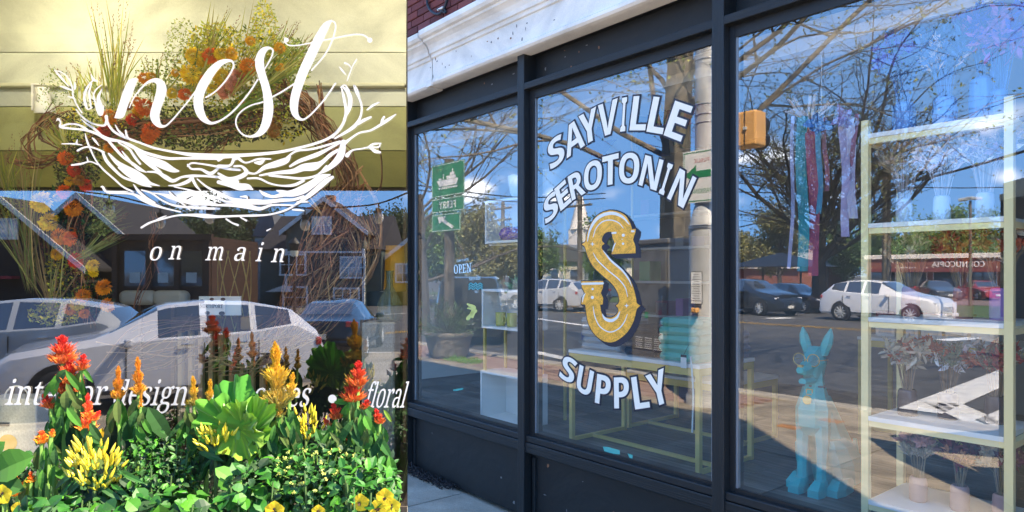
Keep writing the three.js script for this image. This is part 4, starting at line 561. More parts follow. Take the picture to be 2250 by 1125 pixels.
{
  const Z = 5.45, b = mz(976, 785, Z), top = mz(978, 350, Z), t = R('ferry_sign', 'wooden pole with green ferry direction signs above the planter', 'sign', b.x, 0, Z), y = py => mz(985, py, Z).y, xx = px => mz(px, 430, Z).x - b.x;
  part(t, 'pole', cyl(0.13, 0.115, top.y + 0.02, 0, 0, 0.14, 14), wood);
  const [g1, w, h] = panel(t, xx(949), xx(1021), y(357), y(431), 0, green, signW);
  { const s = w / 0.95; const hull = shapeOf([[-0.26, -0.1], [0.24, -0.1], [0.32, 0.0], [-0.3, 0.0]]), m = [new THREE.ShapeGeometry(hull), new THREE.PlaneGeometry(0.26, 0.05).translate(-0.1, 0.032, 0), new THREE.PlaneGeometry(0.13, 0.045).translate(-0.13, 0.085, 0), new THREE.PlaneGeometry(0.03, 0.05).translate(-0.14, 0.138, 0), new THREE.CircleGeometry(0.016, 10).translate(0.12, 0.085, 0), new THREE.PlaneGeometry(0.022, 0.06).translate(0.12, 0.035, 0), new THREE.PlaneGeometry(0.09, 0.03).translate(0.22, 0.02, 0)]; for (let i = 0; i < 8; i++) m.push(new THREE.CircleGeometry(0.034, 8, Math.PI, Math.PI).translate(-0.25 + i * 0.07, -0.115, 0)); part(g1, 'boat_pictogram', merge(m).scale(s, s, 1).translate(0, 0, 0.0052), signW); }
  const [g2, w2, h2] = panel(t, xx(949), xx(1020), y(433), y(466), 0, green, signW); { const f = textC('FERRY', 'sans_bold', h2 * 0.5, 0.001); f.translate(0, 0, 0.004); part(g2, 'lettering', f, signW); }
  const [g3, w3, h3] = panel(t, xx(949), xx(1012), y(468), y(508), 0, green, signW); part(g3, 'arrow', merge([box(0.42, 0.075, 0.002, -0.03, 0, 0), new THREE.ShapeGeometry(shapeOf([[0.1, -0.13], [0.27, 0], [0.1, 0.13]]))]).rotateZ(0.72).scale(w3 / 0.72, h3 / 0.5, 1).translate(0, 0, 0.0055), signW);
  const pl = R('street_planter', 'round exposed aggregate concrete planter under the ferry sign', 'planter', mz(986, 785, 4.93).x, 0, 4.93); part(pl, 'bowl', lathe([[0, 0], [0.36, 0], [0.42, 0.08], [0.5, 0.45], [0.54, 0.48], [0.54, 0.55], [0.47, 0.55], [0.45, 0.48], [0, 0.46]], 32), M([0.4, 0.37, 0.32], 0.95, { map: rp(TX.asphalt, 4) }));
  const bush = R('juniper_bush', 'spreading green juniper with bronze tips growing in the concrete planter', 'shrub', mz(986, 785, 4.93).x, 0.47, 4.93), m = new MB(), sb = new MB(); for (let i = 0; i < 60; i++) { const d = rdir(); d.y = Math.abs(d.y) * 0.9 + 0.1; const L = rr(0.4, 1.05), e = d.clone().multiplyScalar(L * (d.y > 0.7 ? 0.95 : 0.85)); sb.stick([V(0, 0, 0), e.clone().multiplyScalar(0.5).add(V(0, 0.04, 0)), e], 0.01, 0.004, [0.1, 0.07, 0.05]); for (let k = 0; k < 44; k++) { const b2 = e.clone().multiplyScalar(rr(0.35, 1.05)).addScaledVector(rdir(), 0.09); const dd = d.clone().add(rdir().multiplyScalar(0.6)).normalize(); m.leaf(b2, dd, rdir(), rr(0.05, 0.1), 0.016, 0.4, vary(rnd() < 0.12 ? [0.3, 0.14, 0.06] : [0.1, 0.19, 0.03], 0.35), 2, 0); } } part(bush, 'stems', sb.geo(), DRY); part(bush, 'foliage', m.geo(), LEAF);
  const gs = R('weed_tuft', 'bright green weeds at the foot of the concrete planter', 'grass', mz(1030, 790, 4.9).x, 0, 4.75), gm = new MB(); for (let i = 0; i < 260; i++) { const d = rdir(); d.y = Math.abs(d.y) + 0.4; gm.leaf(V(rr(-0.4, 0.5), 0, rr(-0.2, 0.2)), d.normalize(), rdir(), rr(0.06, 0.16), 0.014, 0.8, vary([0.16, 0.36, 0.03])); } part(gs, 'blades', gm.geo(), LEAF);
}
{ // steel signal pole with its cast base
  const Z = 4.75, c = mz(1556, 880, Z), t = R('signal_pole', 'thick galvanised signal pole with flared base and steel bands', 'pole', c.x, 0, Z), yy = py => mz(1545, py, Z).y;
  part(t, 'shaft', cyl(0.185, 0.165, 7.2, 0, 0.3, 0, 28), MT.steel); part(t, 'base_cover', lathe([[0.3, 0], [0.3, 0.12], [0.27, 0.16], [0.262, 0.9], [0.255, yy(500)], [0.24, yy(490)], [0.21, yy(470)], [0.186, yy(455)]], 28), MT.steel);
  for (const py of [138, 235, 257, 275, 498, 503]) part(t, 'band', new THREE.TorusGeometry(py > 400 ? 0.262 : 0.176, 0.008, 6, 30).rotateX(Math.PI / 2).translate(0, yy(py), 0), MT.chrome);
  const amber = M([0.8, 0.42, 0.12], 0.5);
  const s = R('traffic_signal', 'yellow traffic signal head seen from its back beside the steel pole', 'signal', mz(1636, 300, Z).x, 0, Z + 0.1); const y0 = mz(1636, 323, Z).y, y1 = mz(1636, 245, Z).y;
  part(s, 'housing', rbox(0.36, y1 - y0, 0.26, 0.035, 0, (y0 + y1) / 2, 0), amber); part(s, 'door_seam', box(0.012, (y1 - y0) * 0.96, 0.01, 0.02, (y0 + y1) / 2, -0.132), MT.black); part(s, 'latch', rbox(0.05, 0.04, 0.03, 0.006, 0.03, (y0 + y1) / 2, -0.14), MT.steel); part(s, 'bracket', bar(V(-0.18, y0 + 0.1, 0), V(c.x - mz(1636, 300, Z).x + 0.18, y0 + 0.1, -0.1), 0.03), amber); part(s, 'bracket', bar(V(-0.18, y1 - 0.1, 0), V(c.x - mz(1636, 300, Z).x + 0.18, y1 - 0.1, -0.1), 0.03), amber);
  for (let k = 0; k < 2; k++) part(s, 'visor', new THREE.CylinderGeometry(0.12, 0.12, 0.2, 20, 1, true).rotateX(Math.PI / 2).translate(0, y0 + (y1 - y0) * (0.28 + 0.44 * k), 0.22), MT.black);
  const pk = R('parking_sign', 'white sign with green arrow strapped to the steel signal pole', 'sign', c.x, 0, Z - 0.21), X = px => mz(px, 390, Z).x - c.x; const [g, w, h] = panel(pk, X(1521), X(1604), mz(1560, 333, Z).y, mz(1560, 447, Z).y, 0, signW, green); part(g, 'arrow', merge([box(0.26, 0.09, 0.002, -0.04, 0, 0), new THREE.ShapeGeometry(shapeOf([[0.06, -0.13], [0.24, 0], [0.06, 0.13]]))]).translate(0.02, 0.03, 0.0055), green); const f = textC('PARKING', 'sans_regular', 0.062, 0.001).translate(0, -h * 0.28, 0.004); part(g, 'lettering', f, green); part(g, 'lettering', textC('PUBLIC', 'sans_regular', 0.055, 0.001).translate(0, h * 0.3, 0.004), M([0.5, 0.12, 0.12], 0.5));
  const nt = R('notice_plate', 'small white notice plate with black print above the orange push button', 'sign', mz(1558, 632, Z).x, mz(1558, 632, Z).y, Z - 0.285); const np = part(nt, 'plate', rbox(0.19, 0.44, 0.006, 0.003), MT.black); part(np, 'face', rbox(0.17, 0.42, 0.004, 0.002, 0, 0, -0.003), signW); for (let k = 0; k < 12; k++) part(np, 'print_line', box(0.11 + 0.03 * ((k * 7) % 3 - 1), 0.008, 0.001, 0, 0.18 - k * 0.032, -0.0056), MT.black); part(nt, 'push_button', rbox(0.1, 0.07, 0.07, 0.02, 0, -0.3, -0.03), amber, 'orange push button');
}
{ // grey signal cabinet
  const p = mt(1458, 820, 11.4), t = R('signal_cabinet', 'grey metal signal cabinet with louvres and stickers', 'cabinet', p.x, 0, p.z, 0.2), gm = M([0.22, 0.22, 0.22], 0.5, { metalness: 0.3, map: rp(TX.grime, 1) });
  part(t, 'housing', rbox(0.95, 2.15, 0.6, 0.015, 0, 1.2, 0), gm); part(t, 'roof', rbox(1.02, 0.08, 0.68, 0.02, 0, 2.31, 0), gm); part(t, 'plinth', rbox(1.1, 0.14, 0.75, 0.02, 0, 0.07, 0), MT.concrete); part(t, 'door', rbox(0.86, 2.0, 0.02, 0.006, 0, 1.2, -0.31), gm);
  for (let c = 0; c < 3; c++) for (let r = 0; r < 6; r++) part(t, 'louvre', rbox(0.17, 0.016, 0.02, 0.006, -0.24 + c * 0.24, 0.55 + r * 0.034, -0.325), MT.steel);
  for (const [x, y, c] of [[0.3, 1.15, [0.4, 0.03, 0.06]], [0.32, 0.98, [0.7, 0.7, 0.7]], [0.32, 0.78, [0.7, 0.68, 0.66]], [-0.05, 1.1, [0.02, 0.3, 0.08]]]) part(t, 'sticker', rbox(0.08, 0.1, 0.004, 0.02, x, y, -0.323), M(c, 0.5)); part(t, 'handle', rbox(0.04, 0.16, 0.03, 0.01, 0.36, 1.35, -0.33), MT.chrome);
}
const pole = (label, px, d, h, r) => { const p = mt(px, 640, d), t = groundAt(R('utility_pole', label, 'pole', p.x, 0, p.z)); part(t, 'pole', cyl(r, r * 0.8, h, 0, 0, 0, 12), wood); for (const y of [h - 0.5, h - 1.3]) { part(t, 'crossarm', box(2.2, 0.11, 0.1, 0, y, -0.12), wood); for (const x of [-0.9, -0.4, 0.4, 0.9]) part(t, 'insulator', cyl(0.035, 0.03, 0.12, x, y + 0.055, -0.12, 8), MT.steel); } return t; };
pole('wooden utility pole rising behind the tall white shelf reflection', 1945, 36, 8.2, 0.17); pole('wooden utility pole with two crossarms near the white building', 1274, 40, 7.2, 0.17); pole('wooden utility pole far along the cross street', 1105, 48, 7, 0.16);
{ const p = mt(2132, 640, 40), t = groundAt(R('lot_light', 'twin headed parking lot light pole before the brick shops', 'lamp', p.x, 0, p.z)); part(t, 'pole', cyl(0.09, 0.07, 6.2, 0, 0, 0, 10), wood); for (const s of [-1, 1]) part(t, 'lamp_head', rbox(0.75, 0.16, 0.35, 0.03, s * 0.55, 6.3, 0).rotateZ(s * 0.12), MT.steel); }
{ const p = mt(1905, 640, 33), t = groundAt(R('street_lamp', 'cobra head street lamp on a wooden pole arm', 'lamp', p.x + 1.0, 0, p.z)); part(t, 'pole', cyl(0.1, 0.08, 7.6, 0, 0, 0, 10), wood); part(t, 'arm', tube([V(0, 6.6, 0), V(-0.8, 7.2, 0), V(-1.7, 7.4, 0)], 0.035, 16, 6), MT.steel); part(t, 'lamp_head', new THREE.SphereGeometry(0.2, 16, 8).scale(1.7, 0.5, 0.8).translate(-1.95, 7.42, 0), MT.steel); }
const wire = (a, b, sag, r, label) => { const t = R('overhead_wire', label, 'wire', 0, 0, 0), m = a.clone().lerp(b, 0.5); m.y -= sag; part(t, 'cable', tube([a, m, b], r, 24, 5), MT.black); };
wire(mt(1940, 412, 36), mt(2300, 318, 20), 0.1, 0.05, 'thick black overhead cable running from the utility pole'); wire(mt(1560, 420, 34), mt(1945, 400, 36), 0.3, 0.03, 'overhead wire crossing the broad tree'); wire(mt(1945, 410, 36), mt(2300, 408, 40), 0.1, 0.03, 'level overhead wire above the parking lot'); wire(mt(900, 405, 30), mt(1330, 425, 40), 0.4, 0.03, 'overhead wire behind the ferry sign'); wire(mt(900, 415, 30), mt(1330, 436, 40), 0.4, 0.03, 'lower overhead wire behind the ferry sign'); wire(mt(1600, 505, 34), mt(1800, 440, 40), 0.2, 0.03, 'slanting overhead wire left of the broad tree');
// ---------- buildings across the street ----------
{
  const Z = 58, a = mz(1904, 570, Z), b = mz(2420, 570, Z), base = -0.16, t = R('brick_shops', 'long low red brick shop row with white parapet and red awnings', 'building', 0, 0, 0), H = a.y, x0 = a.x, x1 = Math.min(b.x, a.x + 46), bw = M([0.24, 0.085, 0.06], 0.9, { map: rp(TX.grime, 0.5) });
  part(t, 'wall', bx(x0, x1, base, H, Z, Z + 12), bw); part(t, 'parapet', bx(x0 - 0.15, x1 + 0.15, H, H + 0.3, Z - 0.15, Z + 12.1), MT.white); part(t, 'awning', bx(x0 + 0.5, x1 - 0.5, 1.95, 2.25, Z - 0.9, Z - 0.001), M([0.2, 0.045, 0.04], 0.8)); part(t, 'roof_slab', bx(x0 - 0.1, x1 + 0.1, H + 0.3, H + 0.36, Z - 0.1, Z + 12), MT.plaster);
  for (let i = 0; i < Math.floor((x1 - x0 - 1) / 2.4); i++) { const x = x0 + 1.4 + i * 2.4; const w = part(t, 'shop_window', bx(x - 0.95, x + 0.95, 0.35, 1.9, Z - 0.03, Z + 0.05), MT.darkglass); part(w, 'frame', merge([bx(x - 1.0, x - 0.94, 0.3, 2.34, Z - 0.06, Z + 0.02), bx(x + 0.94, x + 1.0, 0.3, 2.34, Z - 0.06, Z + 0.02), bx(x - 0.94, x + 0.94, 0.3, 0.36, Z - 0.06, Z + 0.02)]), MT.plainWhite); }
  const sg = (str, px0, px1, py, font) => { const p0 = mz(px0, py, Z), p1 = mz(px1, py, Z), g = textC(str, font, 1, 0.05), w = g.boundingBox.max.x - g.boundingBox.min.x, k = Math.abs(p1.x - p0.x) / w; g.scale(k, Math.min(k, 1.1), 1); g.rotateY(Math.PI); g.translate((p0.x + p1.x) / 2, p0.y, Z - 0.02); part(t, 'shop_lettering', g, signW); };
  sg('CORNUCOPIA', 2048, 2164, 581, 'sans_regular'); sg('verizon', 2207, 2278, 586, 'sans_bold'); sg('GNASSING', 1976, 2012, 590, 'sans_regular');
}
{ const p = mt(1715, 640, 47), t = groundAt(R('pavilion', 'black hip roofed open pavilion with white fence', 'pavilion', p.x, 0, p.z)); const rf = new THREE.ConeGeometry(3.2, 1.0, 4).rotateY(Math.PI / 4).scale(1.3, 1, 1).translate(0, 2.9, 0); part(t, 'roof', rf, MT.black); for (const x of [-2.4, 2.4]) for (const z of [-1.8, 1.8]) part(t, 'post', cyl(0.07, 0.07, 2.45, x, 0, z, 8), MT.black); for (let i = 0; i < 22; i++) part(t, 'picket', box(0.06, 1.0, 0.03, -3.2 + i * 0.3, 0.5, -2.6), signW); part(t, 'fence_rail', box(6.6, 0.05, 0.03, 0, 0.85, -2.58), signW); }
{ const p = mt(1240, 640, 62), t = groundAt(R('white_building', 'white clapboard building with dark roof on the cross street', 'building', p.x, 0, p.z, 0.1)); part(t, 'wall', bx(-6, 6, 0, 3.0, 0, 8), MT.white); const g = new THREE.ExtrudeGeometry(shapeOf([[-6.4, 3.0], [6.4, 3.0], [6.4, 3.2], [0, 4.6], [-6.4, 3.2]]), { depth: 8.4, bevelEnabled: false }).translate(0, 0, -0.2); part(t, 'roof', g, M([0.16, 0.17, 0.18], 0.9)); for (const x of [-4, -1.4, 1.4, 4]) { const w = part(t, 'window', bx(x - 0.5, x + 0.5, 1.0, 2.3, -0.03, 0.04), MT.darkglass); part(w, 'frame', merge([bx(x - 0.58, x - 0.5, 0.95, 2.35, -0.05, 0.02), bx(x + 0.5, x + 0.58, 0.95, 2.35, -0.05, 0.02)]), signW); } const st = groundAt(R('church_steeple', 'slim white church steeple above the white building', 'building', p.x - 2, 0, p.z + 4)); part(st, 'tower', box(1.6, 6.2, 1.6, 0, 3.1, 0), MT.white); part(st, 'spire', new THREE.ConeGeometry(1.05, 4.2, 8).translate(0, 8.3, 0), MT.white); }
{ const p = mt(1620, 640, 70), t = groundAt(R('grey_building', 'low grey roofed building far beyond the black vehicle', 'building', p.x, 0, p.z, 0.1)); part(t, 'wall', bx(-7, 7, 0, 2.6, 0, 8), M([0.3, 0.12, 0.09], 0.9)); part(t, 'roof', new THREE.ExtrudeGeometry(shapeOf([[-7.4, 2.6], [7.4, 2.6], [5, 4.4], [-5, 4.4]]), { depth: 8.6, bevelEnabled: false }).translate(0, 0, -0.3), M([0.3, 0.28, 0.26], 0.9)); part(t, 'trim', bx(-7.4, 7.4, 2.42, 2.6, -0.32, -0.3), MT.white); }
{ // hedge and verge across the street
  const t = structure('grass_verge', null, null); const g = new THREE.BufferGeometry(); const mkv = (x0, x1, z0, z1, h) => { const P = [W3(x0, 0, z0), W3(x1, 0, z0), W3(x1, 0, z1), W3(x0, 0, z1)]; const b = new THREE.BufferGeometry(); b.setAttribute('position', new THREE.Float32BufferAttribute([0, 1, 2, 0, 2, 3].flatMap(i => [P[i].x, h, P[i].z]), 3)); b.setAttribute('uv', new THREE.Float32BufferAttribute([0, 1, 2, 0, 2, 3].flatMap(i => [P[i].x, P[i].z]), 2)); b.computeVertexNormals(); return b; };
  part(t, 'turf', mkv(-60, -6, 31, 44, -0.1), M([0.1, 0.17, 0.035], 0.95, { map: rp(TX.leafy, 0.3) })); part(t, 'lot', mkv(-60, 30, 44.1, 57.8, -0.09), M([0.3, 0.22, 0.2], 0.9, { map: rp(TX.concrete, 0.2) }));
}

{ // next door along the navy shop's own pavement
  const t = R('brick_neighbour', 'plain brown brick building next door to the navy shop', 'building', 0, 0, 0), bm = M([0.2, 0.1, 0.07], 0.9, { map: rp(TX.grime, 0.6) }), tr = M([0.6, 0.56, 0.5], 0.8);
  part(t, 'wall', bx(-19, -7.9, 0, 5.2, -8, -0.15), bm); part(t, 'parapet', bx(-19.1, -7.85, 5.2, 5.4, -8.1, -0.05), tr); part(t, 'plinth', bx(-19, -7.9, 0, 0.5, -0.149, -0.1), tr);
  for (let i = 0; i < 4; i++) { const x = -9.6 - i * 2.6, w = part(t, 'window', bx(x - 0.8, x + 0.8, 0.9, 2.7, -0.17, -0.11), MT.darkglass); part(w, 'frame', merge([bx(x - 0.9, x - 0.8, 0.8, 2.8, -0.16, -0.08), bx(x + 0.8, x + 0.9, 0.8, 2.8, -0.16, -0.08), bx(x - 0.8, x + 0.8, 2.7, 2.8, -0.16, -0.08), bx(x - 0.8, x + 0.8, 0.8, 0.9, -0.16, -0.08), bx(x - 0.03, x + 0.03, 0.9, 2.7, -0.12, -0.085)]), tr); part(w, 'lintel', bx(x - 1.0, x + 1.0, 2.82, 3.0, -0.149, -0.09), tr); }
}

// ---------- the flower shop window ----------
const BZ = 1.37, LZ = 1.44;                                    // back of the display, height of its ledge
const atW = (g, o) => g.translate(-o.position.x, -o.position.y, -o.position.z);
const pw = (o, name, g, m, l, k) => part(o, name, atW(g, o), m, l, k);   // a part given in world coordinates, for things that are not turned
const prism = (pts, y0, y1) => { const g = new THREE.ExtrudeGeometry(shapeOf(pts.map(p => [p[0], -p[1]])), { depth: y1 - y0, bevelEnabled: false }); g.rotateX(-Math.PI / 2); return g.translate(0, y0, 0); };
const creamP = M([0.76, 0.75, 0.6], 0.75, { map: rp(TX.grime, 2) }), khakiShadeP = M([0.5, 0.48, 0.2], 0.75, { map: rp(TX.grime, 2) }), oliveShadeP = M([0.27, 0.25, 0.06], 0.75, { map: rp(TX.grime, 2) }), cream2 = M([0.7, 0.66, 0.46], 0.75), darkP = M([0.035, 0.024, 0.016], 0.9), canopyM = M([0.085, 0.075, 0.03], 0.8);
const kiosk = thing('flower_shop_front', 'cream panelled flower shop window bay with canopy and frameless glass', 'shop front', [-0.5, 0, -1.2]);
{
  const xl = z => pn(-8, 0, z).x, xr = z => pn(895.5, 0, z).x, xi = z => pn(892.5, 0, z).x;
  const TOP = 2.36;
  pw(kiosk, 'base_wall', prism([[xl(1) - 0.04, -1.0], [xr(1), -1.0], [xr(BZ + 0.02), -BZ - 0.02], [xl(BZ + 0.02) - 0.04, -BZ - 0.02]], 0, LZ - 0.03), M([0.3, 0.28, 0.2], 0.8));
  pw(kiosk, 'ledge', prism([[xl(1) - 0.03, -0.997], [xr(1), -0.997], [xr(BZ), -BZ], [xl(BZ) - 0.03, -BZ]], LZ - 0.03, LZ), M([0.06, 0.045, 0.03], 0.8));
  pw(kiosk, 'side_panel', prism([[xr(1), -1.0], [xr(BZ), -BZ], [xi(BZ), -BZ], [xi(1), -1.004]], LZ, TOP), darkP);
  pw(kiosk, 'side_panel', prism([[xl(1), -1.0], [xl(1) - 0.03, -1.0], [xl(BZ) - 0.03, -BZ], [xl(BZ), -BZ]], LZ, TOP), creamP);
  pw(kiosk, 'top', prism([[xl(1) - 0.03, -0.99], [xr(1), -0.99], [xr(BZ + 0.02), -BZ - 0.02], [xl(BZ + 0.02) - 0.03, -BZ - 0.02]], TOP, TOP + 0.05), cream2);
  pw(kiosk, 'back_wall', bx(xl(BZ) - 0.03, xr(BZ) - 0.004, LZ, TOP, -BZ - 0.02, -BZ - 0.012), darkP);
  const yb = py => pn(0, py, BZ).y, b = (p0, p1, m, d = 0.012) => pw(kiosk, 'board', bx(xl(BZ), xi(BZ), yb(p1), yb(p0), -BZ - 0.012, -BZ - 0.012 + d), m);
  b(-180, 114, creamP); b(116, 186, creamP); b(195, 233, creamP); b(235, 330, khakiShadeP); b(332, 411, oliveShadeP); pw(kiosk, 'moulding', rbox(xi(BZ) - xl(BZ), 0.008, 0.022, 0.003, (xi(BZ) + xl(BZ)) / 2, yb(190), -BZ + 0.004), cream2);  // khaki and olive boards: shadow low on the wall, put into their colour
  pw(kiosk, 'dim_room_board', bx(xl(BZ), xi(BZ), LZ, yb(413), -BZ - 0.012, -BZ - 0.002), darkP);  // dark brown board, coloured to stand in for the unlit room behind
  pw(kiosk, 'window_pane', new THREE.PlaneGeometry(xr(1) - xl(1), TOP - LZ).translate((xr(1) + xl(1)) / 2, (TOP + LZ) / 2, -1), MT.glass);
  // canopy: board soffit over the pavement
  const ey = ln(448, 411, 2.8).y, P = (x, y, z) => V(x, y, z), cy = z => 2.92 + (ey - 2.92) * (z + 0.985) / (0.8 + 0.985), xw = z => -0.8 - 0.78 * (z + 1);
  pw(kiosk, 'sign_board', prism([[xl(1) - 0.03, -0.988], [xr(1), -0.988], [xr(1.03), -1.03], [xl(1.03) - 0.03, -1.03]], TOP + 0.052, 2.97), cream2);
  const n = 9; for (let i = 0; i < n; i++) { const z0 = -0.985 + 1.785 * i / n, z1 = -0.985 + 1.785 * (i + 0.985) / n, xa = z => -0.1515 - 0.149 * (z + 1), A = [P(xw(z0), cy(z0), z0), P(xa(z0), cy(z0), z0), P(xa(z1), cy(z1), z1), P(xw(z1), cy(z1), z1)], g = new THREE.BufferGeometry(), up = A.map(v => v.clone().add(V(0, 0.03, 0))), f = []; const q = (a, c, d, e) => f.push(a, c, d, a, d, e); q(A[0], A[1], A[2], A[3]); q(up[3], up[2], up[1], up[0]); for (let k = 0; k < 4; k++) q(A[(k + 1) % 4], A[k], up[k], up[(k + 1) % 4]); g.setAttribute('position', new THREE.Float32BufferAttribute(f.flatMap(v => [v.x, v.y, v.z]), 3)); g.computeVertexNormals(); pw(kiosk, 'canopy_board', g, canopyM); }
  pw(kiosk, 'canopy_fascia', bx(-2.2, -0.42, ey - 0.012, ey + 0.05, 0.801, 0.83), canopyM);
  // small lit spotlights inside the top corners
  for (const [px, py] of [[14, -50], [866, -56]]) { const c = pn(px, py, 1.13), f = pw(kiosk, 'lamp', cyl(0.02, 0.024, 0.05, c.x, c.y + 0.012, c.z, 16), MT.plainWhite, 'white spotlight'); const bulb = pw(kiosk, 'lamp_bulb', new THREE.SphereGeometry(0.016, 16, 10).translate(c.x, c.y, c.z), new THREE.MeshStandardMaterial({ color: 0xffffff, emissive: lin(1, 0.88, 0.62), emissiveIntensity: 1.2 })); const l = new THREE.PointLight(lin(1, 0.92, 0.72), 0.055, 0, 2); l.position.copy(c); l.castShadow = true; l.shadow.radius = 1; scene.add(l); }
  // can spotlight on the moulding
  const c = pn(96, 215, 1.34); pw(kiosk, 'can_light', lathe([[0, 0.02], [0.012, 0.02], [0.012, -0.005], [0.017, -0.012], [0.019, -0.03], [0.016, -0.03], [0.01, -0.01], [0, -0.008]]).rotateX(0.15).translate(c.x, c.y, c.z), MT.plainWhite, 'white can spotlight'); pw(kiosk, 'can_bracket', merge([box(0.003, 0.05, 0.01, c.x - 0.02, c.y, c.z), box(0.024, 0.003, 0.01, c.x - 0.01, c.y + 0.026, c.z)]), MT.plainWhite);
}
